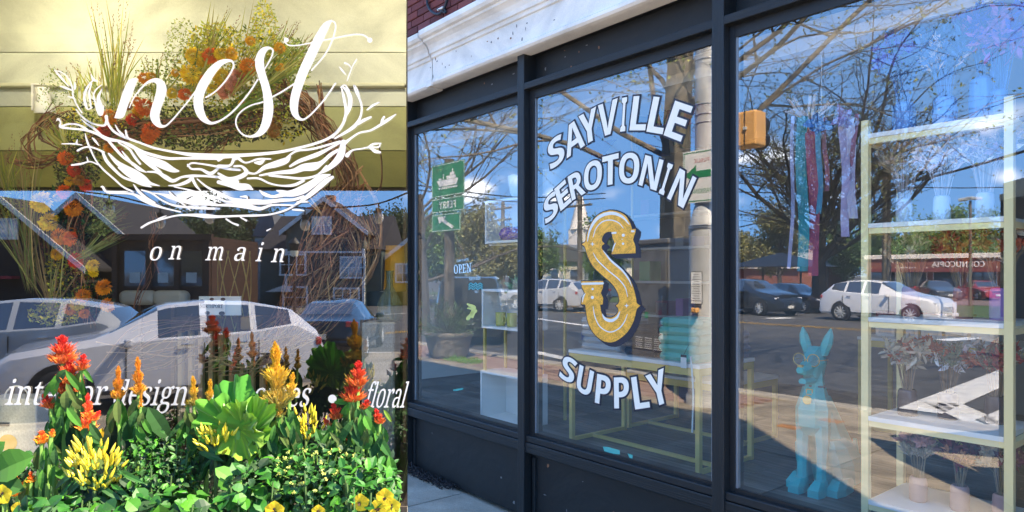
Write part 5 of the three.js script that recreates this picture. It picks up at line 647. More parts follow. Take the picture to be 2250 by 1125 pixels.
// white vinyl on the glass
const onN = (x, y, z) => { const p = pn(x, y, DN - z); return p; };
{
  const k = 3.75, A = (x, y) => [100 + x / k, 30 + y / k], mapA = (x, y, z) => onN(...A(x, y), z), S = (l, dx = 0, dy = 0) => l.map(p => [p[0] + dx, p[1] + dy, p[2]]);
  const t = thing('script_lettering', 'large white script word across the top of the flower shop window', 'lettering', [-0.38, 1.9, -1]);
  let z = 0.0015; const add = (l, name = 'letter') => pw(t, name, ribbon(l, mapA, (z += 0.00006), 9), MT.vinylNest);
  const stem = [[766, 536], [722, 534], [690, 548], [668, 580], [640, 655], [605, 760], [571, 862], [615, 867], [640, 861], [655, 845], [690, 740], [730, 640]];
  { const g = new THREE.ShapeGeometry(shapeOf(stem.map(p => { const v = mapA(p[0], p[1], 0); return [v.x, v.y]; }).reverse())).translate(0, 0, -DN + 0.0014); pw(t, 'letter', g, MT.vinylNest); }
  add([[690, 775, 8], [730, 690, 10], [790, 612, 14], [850, 562, 22], [905, 550, 38], [944, 575, 68], [956, 625, 84], [940, 695, 80], [915, 770, 78], [900, 840, 78], [912, 885, 66], [942, 922, 36], [985, 926, 16], [1040, 880, 13], [1110, 800, 12], [1180, 715, 12], [1237, 638, 12]]);
  add([[1322, 690, 12], [1400, 640, 12], [1485, 550, 14], [1535, 470, 14], [1550, 420, 15], [1535, 392, 18], [1500, 388, 28], [1450, 403, 46], [1390, 452, 66], [1330, 532, 76], [1282, 620, 80], [1260, 700, 80], [1264, 780, 76], [1287, 840, 64], [1320, 880, 44], [1365, 902, 24], [1420, 890, 16], [1490, 850, 14], [1560, 790, 14], [1640, 700, 13], [1700, 620, 13], [1750, 540, 12]]);
  add(S([[378, 460, 10], [420, 390, 12], [446, 330, 12], [446, 297, 13], [425, 284, 18], [395, 288, 36], [365, 312, 56], [342, 362, 68], [340, 430, 72], [360, 510, 66], [385, 590, 66], [405, 680, 72], [412, 770, 80], [405, 850, 78], [385, 920, 70], [350, 975, 54], [300, 1005, 28], [250, 1012, 16], [200, 995, 13], [160, 950, 12], [143, 900, 12], [155, 845, 12], [200, 795, 11], [270, 755, 11], [340, 735, 11], [380, 722, 11]], 1425));
  add(S([[440, 688, 13], [520, 645, 13], [590, 600, 13], [645, 565, 12]], 1425));
  add(S([[928, 58, 14], [892, 92, 54], [840, 182, 72], [790, 282, 78], [740, 390, 80], [690, 500, 78], [655, 600, 74], [630, 690, 72], [622, 770, 66], [635, 830, 50], [665, 865, 28], [700, 872, 16], [750, 840, 13], [810, 780, 13], [870, 710, 13], [920, 640, 13], [965, 572, 12]], 1425));
  add(S([[922, 58, 10], [956, 70, 11], [965, 110, 11], [950, 180, 11], [915, 270, 11], [860, 360, 11], [800, 430, 10], [766, 468, 10]], 1425));
  pw(t, 'letter', dotGeo(558 + 1425, 217, 20, mapA, 0.0013), MT.vinylNest); add(S([[545, 235, 9], [575, 258, 10], [640, 262, 10], [740, 245, 10], [850, 222, 10], [960, 200, 10], [1060, 180, 11], [1140, 170, 11], [1200, 178, 11], [1244, 212, 12]], 1425)); pw(t, 'letter', dotGeo(1247 + 1425, 218, 21, mapA, 0.0013), MT.vinylNest);
  // drawn nest
  const n = thing('nest_drawing', 'white ink style drawing of a twig nest below the script word', 'drawing', [-0.42, 1.85, -1]); z = 0.0015;
  const mapC = (x, y, zz) => onN(100 + x / k, 240 + y / k, zz), thinW = l => l.map(p => [p[0], p[1], p[2] <= 14 ? p[2] : 14 + (p[2] - 14) * 0.6]), ad = (l, dx = 0, nm = 'twig') => pw(n, nm, ribbon(S(thinW(l), dx), mapC, (z += 0.00004), 6), MT.vinylNest);
  const C = [
    [[500, 60, 40], [510, 110, 26], [560, 180, 22], [640, 225, 26], [760, 270, 20], [900, 320, 20], [1060, 352, 22], [1180, 372, 40], [1330, 385, 60], [1425, 388, 62], [1600, 380, 40], [1780, 368, 34], [1940, 350, 30], [2100, 315, 26], [2230, 280, 26], [2330, 240, 26], [2400, 190, 34], [2460, 100, 30], [2475, 10, 30], [2455, -110, 26], [2438, -180, 10]],
    [[90, 95, 6], [105, 80, 22], [125, 110, 12], [120, 140, 28], [200, 158, 18], [330, 172, 22], [430, 205, 30], [510, 245, 44], [620, 265, 22], [700, 300, 40], [790, 345, 30], [900, 382, 34], [1010, 405, 30], [1120, 405, 24], [1300, 405, 26], [1450, 410, 20]],
    [[130, 140, 16], [190, 122, 14], [270, 128, 16], [340, 165, 20]], [[290, 80, 6], [340, 120, 14], [400, 160, 22], [460, 215, 20]],
    [[250, 0, 10], [300, 60, 14], [370, 110, 14], [440, 132, 14], [490, 130, 22], [505, 80, 30]], [[575, 130, 8], [600, 175, 16], [640, 215, 22]], [[660, 175, 14], [672, 225, 22], [690, 245, 10]],
    [[520, 262, 26], [570, 320, 30], [640, 395, 24], [720, 450, 30], [770, 490, 40], [830, 520, 8]], [[600, 275, 10], [690, 330, 22], [740, 400, 30], [780, 450, 20]], [[630, 345, 8], [680, 410, 24], [720, 460, 18]],
    [[325, 200, 6], [345, 270, 18], [370, 330, 16], [420, 430, 12], [480, 500, 14], [560, 570, 16], [640, 640, 14], [725, 682, 16]], [[385, 235, 8], [410, 262, 22], [440, 300, 6]],
    [[135, 285, 8], [230, 285, 12], [300, 295, 8]], [[262, 250, 6], [255, 280, 22]], [[265, 340, 20], [310, 318, 14], [360, 310, 16], [430, 330, 14], [480, 355, 22]],
    [[215, 460, 14], [290, 450, 18], [370, 432, 10], [430, 455, 12]], [[340, 392, 6], [350, 430, 16]],
    [[470, 350, 24], [500, 420, 36], [560, 490, 30], [640, 560, 24], [730, 590, 30], [800, 610, 60], [870, 640, 10]], [[520, 365, 14], [590, 440, 50], [670, 490, 70], [740, 530, 90], [810, 580, 90], [860, 610, 40], [940, 632, 6]], [[600, 480, 12], [680, 540, 36], [770, 590, 40]],
    [[760, 340, 20], [830, 400, 60], [900, 430, 90], [970, 460, 100], [1050, 500, 60], [1095, 510, 16]], [[740, 330, 30], [790, 400, 30], [880, 470, 50], [950, 520, 24]],
    [[840, 515, 12], [920, 520, 26], [990, 560, 50], [1050, 590, 40], [1120, 560, 20], [1200, 550, 30], [1300, 550, 20], [1430, 560, 26], [1560, 580, 24]], [[1015, 630, 8], [1090, 625, 24], [1180, 590, 40], [1210, 560, 30]], [[1205, 560, 34], [1240, 630, 26], [1275, 668, 10]],
    [[1170, 470, 12], [1200, 445, 14], [1280, 450, 14], [1400, 470, 20], [1500, 490, 26], [1600, 500, 22]], [[1170, 455, 12], [1200, 490, 16], [1280, 495, 22], [1360, 530, 40], [1430, 480, 20]],
    [[1250, 575, 10], [1330, 640, 18], [1430, 690, 26], [1540, 740, 30], [1640, 760, 60], [1750, 765, 70], [1850, 770, 50]], [[1060, 640, 8], [1180, 665, 14], [1290, 700, 18], [1420, 735, 24], [1540, 790, 30]],
    [[455, 640, 6], [470, 640, 24], [500, 680, 22], [600, 690, 20], [720, 700, 22], [800, 740, 50], [880, 780, 40], [980, 815, 16], [1110, 845, 12]], [[500, 678, 14], [590, 680, 14], [680, 676, 6]], [[725, 620, 8], [770, 680, 30], [830, 730, 26], [900, 770, 14]],
    [[790, 665, 10], [870, 690, 16], [960, 750, 14], [1050, 790, 18], [1150, 805, 20], [1280, 815, 24], [1430, 820, 20]], [[850, 685, 6], [950, 700, 14], [1020, 720, 50], [1120, 750, 40], [1220, 770, 60], [1330, 775, 50], [1420, 790, 24]], [[1020, 680, 10], [1060, 730, 40], [1120, 770, 16], [1195, 835, 8]], [[1130, 745, 20], [1195, 715, 8]],
    [[790, 975, 18], [860, 935, 20], [960, 905, 16], [1090, 875, 14], [1220, 872, 30], [1320, 880, 50], [1420, 885, 26], [1560, 880, 18], [1700, 876, 20], [1840, 868, 14], [1960, 835, 10], [2080, 775, 6]], [[870, 935, 8], [950, 895, 12], [995, 878, 6]],
  ];
  C.forEach(l => ad(l));
  const Dd = [
    [[0, 470, 40], [100, 460, 24], [140, 395, 40], [220, 440, 14], [330, 410, 18], [430, 410, 12]], [[0, 420, 30], [80, 380, 26], [140, 400, 60]], [[0, 530, 22], [80, 570, 30], [170, 560, 50], [230, 520, 50], [190, 470, 20], [130, 470, 20]], [[230, 520, 30], [300, 530, 16], [380, 480, 50], [480, 450, 80], [560, 420, 70], [590, 390, 16]],
    [[300, 440, 16], [345, 440, 50], [380, 420, 10]], [[340, 545, 14], [430, 530, 26], [520, 520, 40], [620, 510, 60], [700, 480, 90], [790, 470, 100], [850, 440, 50], [930, 370, 40], [1000, 330, 30]], [[590, 470, 20], [660, 430, 40], [740, 400, 46], [820, 370, 50], [900, 330, 30], [1010, 270, 20]], [[560, 400, 14], [640, 345, 20], [760, 330, 20], [880, 300, 20], [1000, 265, 18]],
    [[240, 570, 16], [330, 570, 18], [420, 610, 16], [520, 630, 14], [620, 625, 30], [700, 590, 30]], [[420, 545, 20], [560, 560, 22], [700, 570, 24], [820, 540, 20], [890, 470, 24]],
    [[0, 600, 40], [90, 620, 60], [180, 640, 90], [240, 640, 70], [280, 660, 14]], [[0, 560, 20], [60, 590, 30], [150, 600, 60]], [[340, 670, 10], [380, 700, 40], [450, 720, 30], [540, 700, 60], [620, 690, 90], [700, 660, 110], [780, 610, 90], [850, 560, 70], [920, 540, 12]], [[480, 670, 10], [520, 680, 40], [580, 690, 40]],
    [[940, 560, 30], [890, 590, 60], [820, 650, 60], [740, 715, 50], [660, 770, 26], [560, 830, 14], [440, 865, 12], [300, 880, 10], [260, 882, 8]], [[1030, 270, 60], [1010, 370, 90], [970, 430, 80], [900, 490, 50], [830, 530, 18]],
    [[0, 790, 20], [120, 790, 40], [240, 800, 60], [340, 820, 40], [440, 790, 20], [560, 790, 14], [630, 790, 8]], [[60, 760, 10], [180, 765, 40], [300, 765, 50], [420, 760, 46], [520, 750, 40], [620, 745, 30], [700, 720, 30]], [[180, 720, 8], [230, 722, 24], [240, 740, 8]], [[0, 700, 10], [100, 735, 16], [190, 745, 20]],
    [[1040, 280, 40], [1090, 240, 22], [1160, 195, 16], [1250, 175, 18], [1340, 125, 26], [1400, 85, 34], [1462, 42, 8]], [[1340, 130, 20], [1350, 90, 26], [1365, 62, 18]], [[1060, 380, 50], [1100, 340, 16], [1180, 325, 12], [1240, 315, 14], [1290, 345, 40], [1330, 355, 24]], [[1225, 320, 10], [1270, 290, 24], [1340, 280, 8]], [[1240, 310, 12], [1320, 310, 14], [1335, 280, 8]],
    [[940, 230, 24], [1010, 150, 10], [1045, 60, 30], [1080, -20, 50], [1085, -90, 50], [1060, -150, 40], [1025, -185, 14]], [[960, 240, 14], [1080, 170, 36], [1130, 130, 40], [1170, 60, 22], [1180, -20, 18], [1160, -90, 18], [1130, -150, 14], [1118, -195, 16], [1140, -170, 10], [1160, -110, 10]], [[1005, -180, 8], [1040, -200, 10], [1075, -155, 16]], [[1150, 125, 16], [1190, 95, 34], [1255, 65, 20]], [[1225, 5, 12], [1270, -30, 22], [1325, -58, 8]],
    [[995, -350, 6], [1020, -320, 16], [1048, -285, 6]], [[1040, -380, 16], [1070, -370, 10], [1090, -345, 8]], [[1138, -410, 12], [1105, -355, 8], [1080, -290, 10], [1060, -235, 8]],
    [[65, 905, 16], [110, 935, 12], [160, 955, 20]], [[180, 890, 10], [230, 918, 16]], [[610, 828, 12], [660, 830, 20], [705, 836, 8]], [[400, 1000, 12], [430, 985, 8]],
    [[650, 765, 14], [700, 760, 24], [735, 765, 8]],
  ];
  Dd.forEach(l => ad(l, 1425));
  const L = [ // leafy sprig on the left
    [[75, -320, 10], [140, -300, 10], [195, -245, 12], [220, -180, 14], [230, -100, 12], [255, -40, 12], [300, 30, 12]], [[75, -322, 8], [120, -270, 22], [190, -190, 8]], [[120, -190, 8], [170, -175, 26], [220, -155, 8]], [[240, -220, 8], [242, -185, 30], [240, -160, 8]], [[185, -105, 8], [230, -95, 22]],
    [[375, -290, 6], [395, -245, 30], [430, -230, 10]], [[400, -250, 10], [345, -180, 22], [320, -110, 24], [330, -40, 30], [350, 0, 12], [385, -15, 10]], [[380, -210, 10], [360, -140, 16], [370, -60, 16], [375, -10, 10]], [[460, -200, 8], [415, -160, 12], [395, -110, 14], [410, -60, 16], [430, 0, 40], [455, 40, 50], [480, -30, 8]], [[465, -170, 6], [435, -90, 40], [450, -20, 60], [440, 30, 40]],
  ];
  L.forEach(l => ad(l));
  const tx = thing('serif_lettering', 'small white italic words spaced out under the nest drawing', 'lettering', [-0.4, 1.81, -1]);
  const ital = (s, px, py, hpx, tt, dz = 0.0016, wpx) => { const g = text(s, 'serif_regular', hpx / F * 1.32, 0.0004), b = g.boundingBox; const w = b.max.x - b.min.x; g.translate(-b.min.x, 0, 0); if (wpx) g.scale(wpx / F / w, 1, 1); g.applyMatrix4(new THREE.Matrix4().set(1, 0.26, 0, 0, 0, 1, 0, 0, 0, 0, 1, 0, 0, 0, 0, 1)); const p = pn(px, py); pw(tt, 'letter', g.translate(p.x, p.y, -DN + dz), MT.vinylNest); };
  [['o', 328, 572, 24], ['n', 371, 570, 26], ['m', 452, 572, 37], ['a', 514, 573, 24], ['i', 562, 574, 12], ['n', 596, 576, 27]].forEach(([c, x, y, w]) => ital(c, x, y, 30, tx, 0.0016, w));
  const t2 = thing('serif_lettering', 'row of white italic words low on the flower shop window behind the flowers', 'lettering', [-0.4, 1.6, -1]);
  ital('interior', 12, 889, 41, t2, 0.0016, 218); ital('design', 248, 890, 41, t2, 0.0016, 160); ital('homes', 520, 893, 41, t2, 0.0016, 156); ital('floral', 800, 895, 41, t2, 0.0016, 88); pw(t2, 'bullet', new THREE.CircleGeometry(0.0062, 20).translate(pn(731, 876).x, pn(731, 876).y, -DN + 0.0018), MT.vinylNest); pw(t2, 'bullet', new THREE.CircleGeometry(0.0062, 20).translate(pn(468, 876).x, pn(468, 876).y, -DN + 0.0018), MT.vinylNest);
}
// ---------- wreath of dried flowers ----------
function pomGeo(n, seedv) { const m = new MB(); for (let i = 0; i < n; i++) { const f = i / n, a = i * 2.399963, y = 1 - 1.5 * f, s = Math.sqrt(Math.max(0, 1 - y * y)), d = V(s * Math.cos(a), s * Math.sin(a), y); const k = rr(0.8, 1.15) * (0.85 + 0.25 * f); m.leaf(d.clone().multiplyScalar(0.45), d.clone().add(rdir().multiplyScalar(0.25)).normalize(), V(-d.y, d.x, 0.3).normalize(), 0.6 * k, 0.4, 0.5, [k, k * rr(0.85, 1.05), k], 2, 0.15); } return m.geo(); }
const pomG = [pomGeo(130), pomGeo(150), pomGeo(110)];
const petal = c => M(c, 0.9, { vertexColors: true, transmission: 0.15, thickness: 0, side: THREE.DoubleSide });
const FC = { Y: petal([0.98, 0.72, 0.02]), O: petal([0.95, 0.36, 0.01]), G: petal([0.95, 0.55, 0.015]), R: petal([0.8, 0.06, 0.015]), Q: petal([0.92, 0.2, 0.015]), S: petal([0.92, 0.4, 0.2]), D: petal([0.5, 0.2, 0.02]) };
{
  const w = thing('flower_wreath', 'dried vine wreath with grasses and orange, yellow and red flowers', 'wreath', [-0.5, 1.7, -1.22]);
  const tw = new MB(), gs = new MB(), fl = new MB(), q = (x, y, z) => pn(x, y, z);
  const path = (pts, n, spread, r, cols, jz = 0.05, z0 = 1.2) => { for (let i = 0; i < n; i++) { const P = pts.map(p => q(p[0] + rr(-1, 1) * spread * (p[2] || 1), p[1] + rr(-1, 1) * spread * (p[2] || 1), z0 + rr(-jz, jz))), c = new THREE.CatmullRomCurve3(P).getPoints(10), a = Math.floor(rr(0, 3)), b = 11 - Math.floor(rr(0, 3)); const cc = c.slice(a, b); if (cc.every(v => toPx(v) < 889)) tw.stick(cc, r * rr(0.6, 1.2), r * 0.5, vary(pick(cols), 0.4), 4); } };
  const vine = [[0.2, 0.07, 0.035], [0.3, 0.13, 0.06], [0.1, 0.04, 0.025], [0.42, 0.22, 0.1]];
  path([[150, 330], [260, 290], [400, 280], [540, 260], [650, 240]], 60, 22, 0.0013, vine); path([[600, 180], [660, 230], [710, 290], [760, 370], [770, 440]], 70, 26, 0.0014, vine); path([[770, 400], [740, 480], [700, 560], [660, 660], [610, 760]], 150, 40, 0.0014, [...vine, [0.55, 0.27, 0.12], [0.5, 0.22, 0.1]], 0.06); path([[700, 430, 0.6], [790, 520], [760, 620], [680, 700], [560, 790]], 100, 46, 0.0012, [[0.6, 0.36, 0.17], [0.5, 0.28, 0.12], ...vine], 0.06);
  path([[790, 380, 0.5], [830, 450, 0.3], [836, 540, 0.3], [805, 620, 0.4], [740, 670]], 9, 10, 0.0018, [[0.6, 0.34, 0.15], [0.45, 0.22, 0.1]], 0.02); path([[160, 340], [185, 430], [160, 520], [185, 610], [190, 700]], 50, 28, 0.0012, [[0.12, 0.07, 0.03], ...vine], 0.05); path([[130, 340], [80, 355], [60, 310], [100, 270], [130, 240]], 10, 16, 0.0016, vine, 0.03); path([[140, 330], [90, 300], [110, 262], [150, 255], [170, 275]], 8, 14, 0.0015, vine, 0.03); path([[20, 350], [60, 362], [110, 350], [140, 340]], 7, 10, 0.0014, vine, 0.02); path([[560, 280], [500, 300], [470, 330], [440, 350]], 10, 14, 0.0012, vine, 0.03); path([[700, 180, 0.5], [706, 230, 0.4], [712, 290]], 14, 14, 0.0012, [[0.24, 0.13, 0.05], ...vine], 0.03); path([[450, 800], [560, 780], [650, 760]], 26, 44, 0.001, [[0.32, 0.2, 0.1], [0.24, 0.14, 0.08]], 0.05); path([[250, 790], [350, 760], [470, 720]], 20, 50, 0.001, [[0.3, 0.19, 0.1], [0.2, 0.1, 0.06]], 0.05);
  path([[830, 300, 0.3], [838, 360, 0.3], [832, 420, 0.5], [790, 440]], 4, 7, 0.0012, vine, 0.02);
  path([[350, 600, 0.4], [330, 540, 0.4], [345, 500], [330, 470]], 8, 14, 0.001, vine, 0.03); path([[300, 690], [310, 640], [330, 600], [328, 560]], 6, 14, 0.001, vine, 0.03);
  // grasses and seed heads
  const blades = (x, y, n, L, ang, sp, cols, w2 = 3.2) => { for (let i = 0; i < n; i++) { const z = rr(1.12, 1.28), a = ang + rr(-sp, sp), len = L * rr(0.55, 1.1), b = q(x + rr(-14, 14), y + rr(-12, 12), z), e = q(x + Math.cos(a) * len, y - Math.sin(a) * len, z), d = e.clone().sub(b); gs.leaf(b, d.clone().normalize(), V(0, 0, 1), d.length(), w2 / F, rr(-0.5, 0.5), vary(pick(cols), 0.3), 4, 0.05); if (rnd() < 0.4) { const r2 = vary(rnd() < 0.5 ? [0.22, 0.07, 0.04] : [0.3, 0.18, 0.06]); for (let s = 0; s < 16; s++) { const p = b.clone().lerp(e, 0.72 + 0.28 * s / 16).add(V(rr(-3, 3) / F, rr(-2, 2) / F, 0)); gs.leaf(p, d.clone().normalize().add(rdir().multiplyScalar(0.5)).normalize(), rdir(), 7 / F, 2.2 / F, 0, r2, 2, 0); } } } };
  const gy = [[0.38, 0.38, 0.04], [0.46, 0.4, 0.08], [0.24, 0.3, 0.03]], str = [[0.42, 0.3, 0.12], [0.3, 0.19, 0.08], [0.34, 0.32, 0.08]];
  blades(250, 250, 34, 230, 1.5, 0.3, gy); blades(230, 240, 16, 130, 1.9, 0.35, gy); blades(180, 240, 12, 120, 1.9, 0.35, gy); blades(420, 210, 26, 210, 1.15, 0.2, gy, 5); blades(500, 210, 30, 210, 0.95, 0.3, gy); blades(560, 200, 26, 170, 0.8, 0.3, gy, 4); blades(330, 230, 16, 120, 1.2, 0.5, gy); blades(480, 260, 20, 170, 0.55, 0.2, [[0.2, 0.3, 0.02], [0.14, 0.22, 0.02]], 8); blades(620, 170, 14, 110, 0.75, 0.3, gy);
  blades(70, 640, 46, 330, 1.75, 0.22, [...str, [0.2, 0.25, 0.05]]); blades(120, 690, 26, 280, 1.85, 0.3, str); blades(20, 420, 20, 90, 1.6, 0.5, gy, 3); blades(180, 520, 20, 110, 0.5, 0.3, [[0.16, 0.2, 0.05]]); blades(170, 570, 30, 120, 0.7, 0.3, [[0.2, 0.24, 0.06], [0.26, 0.27, 0.08]]); blades(100, 690, 18, 160, 1.0, 0.4, str); blades(150, 330, 30, 90, 1.9, 0.6, gy);
  // fine filler foliage
  const fill = (x, y, rx, ry, n, cols, s = 9, z0 = 1.2) => { for (let i = 0; i < n * 1.5; i++) { const a = rr(0, 6.283), r = Math.sqrt(rnd()), b = q(x + Math.cos(a) * r * rx, y + Math.sin(a) * r * ry, z0 + rr(-0.05, 0.06)); if (toPx(b) < 885) fl.leaf(b, rdir(), rdir(), rr(0.8, 1.8) * s / F, s * 0.7 / F, 0.5, vary(pick(cols), 0.4), 2, 0.1); } };
  const gold = [[0.75, 0.58, 0.02], [0.6, 0.55, 0.04], [0.45, 0.48, 0.04]], grn = [[0.24, 0.32, 0.04], [0.34, 0.4, 0.06], [0.14, 0.2, 0.03]], dk = [[0.02, 0.04, 0.012], [0.035, 0.05, 0.02], [0.05, 0.045, 0.02]], lime = [[0.42, 0.45, 0.12], [0.34, 0.4, 0.08]];
  fill(520, 170, 150, 110, 1500, [...gold, ...grn]); fill(580, 70, 30, 70, 380, [...gold, ...lime], 8); fill(470, 100, 60, 50, 420, gold); fill(400, 110, 40, 70, 320, lime, 6); fill(640, 150, 40, 70, 420, [...lime, ...grn]); fill(340, 190, 50, 60, 300, grn, 7); fill(430, 280, 160, 45, 1400, [...dk, ...dk, ...grn]); fill(210, 280, 70, 60, 600, [...dk, ...grn, ...gold]); fill(170, 370, 50, 60, 700, [...dk, ...dk, ...grn]); fill(150, 470, 55, 70, 900, [...dk, [0.02, 0.07, 0.015], [0.03, 0.1, 0.02]], 10); fill(220, 470, 34, 50, 420, lime, 6); fill(150, 600, 50, 80, 700, [...dk, ...grn, ...gold]); fill(210, 650, 40, 40, 300, [[0.02, 0.08, 0.015], ...dk]); fill(120, 690, 60, 24, 260, gold, 8); fill(620, 270, 60, 40, 420, [...gold, ...dk]); fill(30, 450, 30, 34, 160, [[0.4, 0.38, 0.03]], 6); fill(120, 200, 40, 50, 200, grn, 5);
  pw(w, 'vines', tw.geo(), DRY, 'tangled red brown vines', 'stuff'); pw(w, 'grasses', gs.geo(), LEAF, null, 'stuff'); pw(w, 'foliage', fl.geo(), LEAF, null, 'stuff');
  const list = [[418, 162, 21, 'Y'], [424, 122, 16, 'Y'], [440, 130, 16, 'Y'], [378, 205, 11, 'Y'], [406, 207, 13, 'Q'], [316, 172, 12, 'O'], [332, 168, 10, 'G'], [318, 236, 18, 'Q'], [306, 246, 14, 'G'], [291, 262, 13, 'R'], [332, 288, 18, 'Q'], [326, 300, 15, 'Q'], [240, 256, 15, 'O'], [228, 288, 13, 'R'], [144, 347, 15, 'Q'], [163, 374, 13, 'R'], [152, 398, 10, 'G'], [174, 396, 11, 'D'], [188, 407, 13, 'R'], [140, 421, 14, 'Q'], [126, 434, 9, 'Y'], [240, 324, 11, 'O'], [264, 330, 8, 'R'], [462, 122, 16, 'Q'], [484, 118, 13, 'Y'], [508, 118, 14, 'G'], [550, 90, 10, 'G'], [615, 105, 12, 'G'], [547, 146, 18, 'O'], [486, 168, 18, 'Y'], [520, 172, 19, 'S'], [496, 200, 17, 'S'], [510, 186, 15, 'S'], [466, 196, 11, 'Y'], [606, 270, 15, 'D'], [602, 290, 13, 'D'], [614, 148, 10, 'G'], [532, 228, 9, 'G'], [91, 444, 21, 'Y'], [107, 488, 19, 'Y'], [160, 458, 17, 'O'], [132, 520, 17, 'O'], [154, 524, 15, 'Q'], [156, 510, 10, 'O'], [125, 559, 12, 'G'], [166, 572, 15, 'R'], [203, 584, 13, 'Y'], [206, 598, 10, 'Y'], [228, 631, 16, 'O'], [183, 649, 14, 'O'], [236, 670, 14, 'O'], [169, 667, 15, 'Y'], [154, 679, 13, 'O'], [185, 689, 10, 'O'], [448, 172, 8, 'O'], [385, 160, 8, 'G'], [280, 232, 10, 'D'], [300, 222, 9, 'O']];
  for (const [x, y, r, c] of list) { const m = part(w, 'flower_head', pick(pomG), FC[c]); const p = q(x, y, 1.14 + rr(-0.01, 0.02)); m.position.copy(p.sub(w.position)); m.scale.setScalar(r / F * 1.3); m.rotation.set(rr(-0.5, 0.3), rr(-0.4, 0.4), rr(0, 6)); }
}
// ---------- things on the display ledge ----------
{
  const rust = M([0.16, 0.075, 0.02], 0.8, { map: rp(TX.wood, 12, 20) }), linen = M([0.6, 0.57, 0.46], 0.9, { map: rp(TX.weave, 20) });
  { const z = 1.3, c = pn(488, 712, z), t = thing('wooden_rack', 'small rustic wooden rack with slatted front behind the glass', 'rack', [c.x, LZ, -z]); const Y = py => pn(0, py, z).y - LZ, Wd = 200 / F * z; part(t, 'top_rail', rbox(Wd, 0.026, 0.05, 0.004, 0, Y(710), 0), rust); part(t, 'knob', rbox(0.024, 0.024, 0.056, 0.003, Wd * 0.34, Y(708), 0.004), M([0.4, 0.22, 0.05], 0.7)); part(t, 'bottom_rail', rbox(Wd, 0.016, 0.04, 0.003, 0, 0.01, 0), rust); for (let i = 0; i < 9; i++) part(t, 'slat', rbox(0.009, Y(724) - 0.02, 0.012, 0.002, -Wd * 0.45 + i * Wd * 0.112, (Y(724) + 0.018) / 2, 0), M([0.42 + 0.03 * (i % 3), 0.3, 0.14], 0.8)); }
  for (const [px, w, l] of [[305, 78, 'folded cream linen cushion beside the wooden rack'], [377, 76, 'folded cream linen cushion nearest the wooden rack']]) { const z = 1.33, c = pn(px, 654, z), t = thing('linen_cushion', l, 'cushion', [c.x, c.y, -z]); const g = new RoundedBoxGeometry(w / F * z, 32 / F * z, 0.03, 5, 0.012), p = g.attributes.position; for (let i = 0; i < p.count; i++) p.setZ(i, p.getZ(i) + 0.004 * fbm(p.getX(i) * 60, p.getY(i) * 60, px, 3)); g.computeVertexNormals(); part(t, 'cover', g, linen); part(t, 'support', box(0.006, c.y - LZ - 0.014, 0.006, 0, -(c.y - LZ) / 2 - 0.007, -0.006), rust); }
  { const z = 1.2, a = pn(802, 706, z), b = pn(874, 960, z), t = thing('canvas_box', 'pale linen covered box at the end of the display ledge', 'box', [(a.x + b.x) / 2, LZ, -z - 0.01]); part(t, 'box', rbox(b.x - a.x, a.y - LZ, 0.06, 0.004, 0, (a.y - LZ) / 2, 0.01), M([0.62, 0.58, 0.47], 0.85, { map: rp(TX.weave, 8) })); part(t, 'seam', box(b.x - a.x - 0.012, 0.0012, 0.002, 0, (a.y - LZ) * 0.8, 0.041), MT.plainWhite); }
  { const z = 1.22, c = pn(484, 672, z), t = thing('pattern_card', 'white card with black cow spots and printed name above the wooden rack', 'card', [c.x, c.y, -z]); part(t, 'card', box(92 / F * z, 42 / F * z, 0.003), M([0.72, 0.74, 0.68], 0.7)); const sh = part(t, 'spotted_sign', rbox(58 / F * z, 34 / F * z, 0.004, 0.003, -0.012, -0.003, 0.005), MT.plainWhite); for (const [x, y, r] of [[-0.03, 0.008, 4], [-0.02, -0.012, 3.4], [0.006, -0.013, 4], [0.008, 0.012, 3.2], [-0.012, 0.012, 3]]) part(sh, 'spot', new THREE.CircleGeometry(r / F * 1.6, 10).scale(1.3, 0.9, 1).translate(x, y, 0.0075), MT.black); part(sh, 'band', box(44 / F * z, 12 / F * z, 0.002, -0.012, 0, 0.0078), MT.plainWhite); const g = textC('NORTHPORT', 'serif_bold', 0.0072, 0.0004); g.scale(0.62, 1, 1); part(sh, 'lettering', g.translate(-0.012, 0, 0.0089), MT.black); part(t, 'stand', box(0.004, c.y - LZ - 0.016, 0.004, 0.03, -(c.y - LZ) / 2 - 0.008, -0.004), rust); }
  { const z = 1.3, t = thing('willow_obelisk', 'green gold willow lattice cone standing behind the rack', 'obelisk', [pn(515, 650, z).x, LZ, -z]), m = new MB(), Y0 = 0, Y1 = pn(0, 552, z).y - LZ; const P = (f, a) => V(Math.cos(a) * (0.028 + 0.002 * f), Y0 + (Y1 - Y0) * f, Math.sin(a) * (0.028 + 0.002 * f)); for (let i = 0; i < 8; i++) for (const s of [-1, 1]) { const pts = []; for (let k = 0; k <= 10; k++) pts.push(P(k / 10, i * Math.PI / 4 + s * k / 10 * 3.2)); m.stick(pts, 0.0011, 0.0009, vary([0.34, 0.32, 0.1], 0.2)); } part(t, 'lattice', m.geo(), DRY); }
  { const z = 1.27, t = thing('glass_bottle', 'tall clear glass bottle on the linen box', 'bottle', [pn(856, 700, 1.2).x, pn(0, 706, 1.2).y + 0.001, -1.2]); part(t, 'bottle', lathe([[0.002, 0.001], [0.02, 0], [0.023, 0.006], [0.022, 0.03], [0.012, 0.05], [0.006, 0.06], [0.006, 0.085], [0.008, 0.088], [0.004, 0.088]], 24), M([0.5, 0.6, 0.45], 0.05, { transmission: 0.75, thickness: 0 })); }
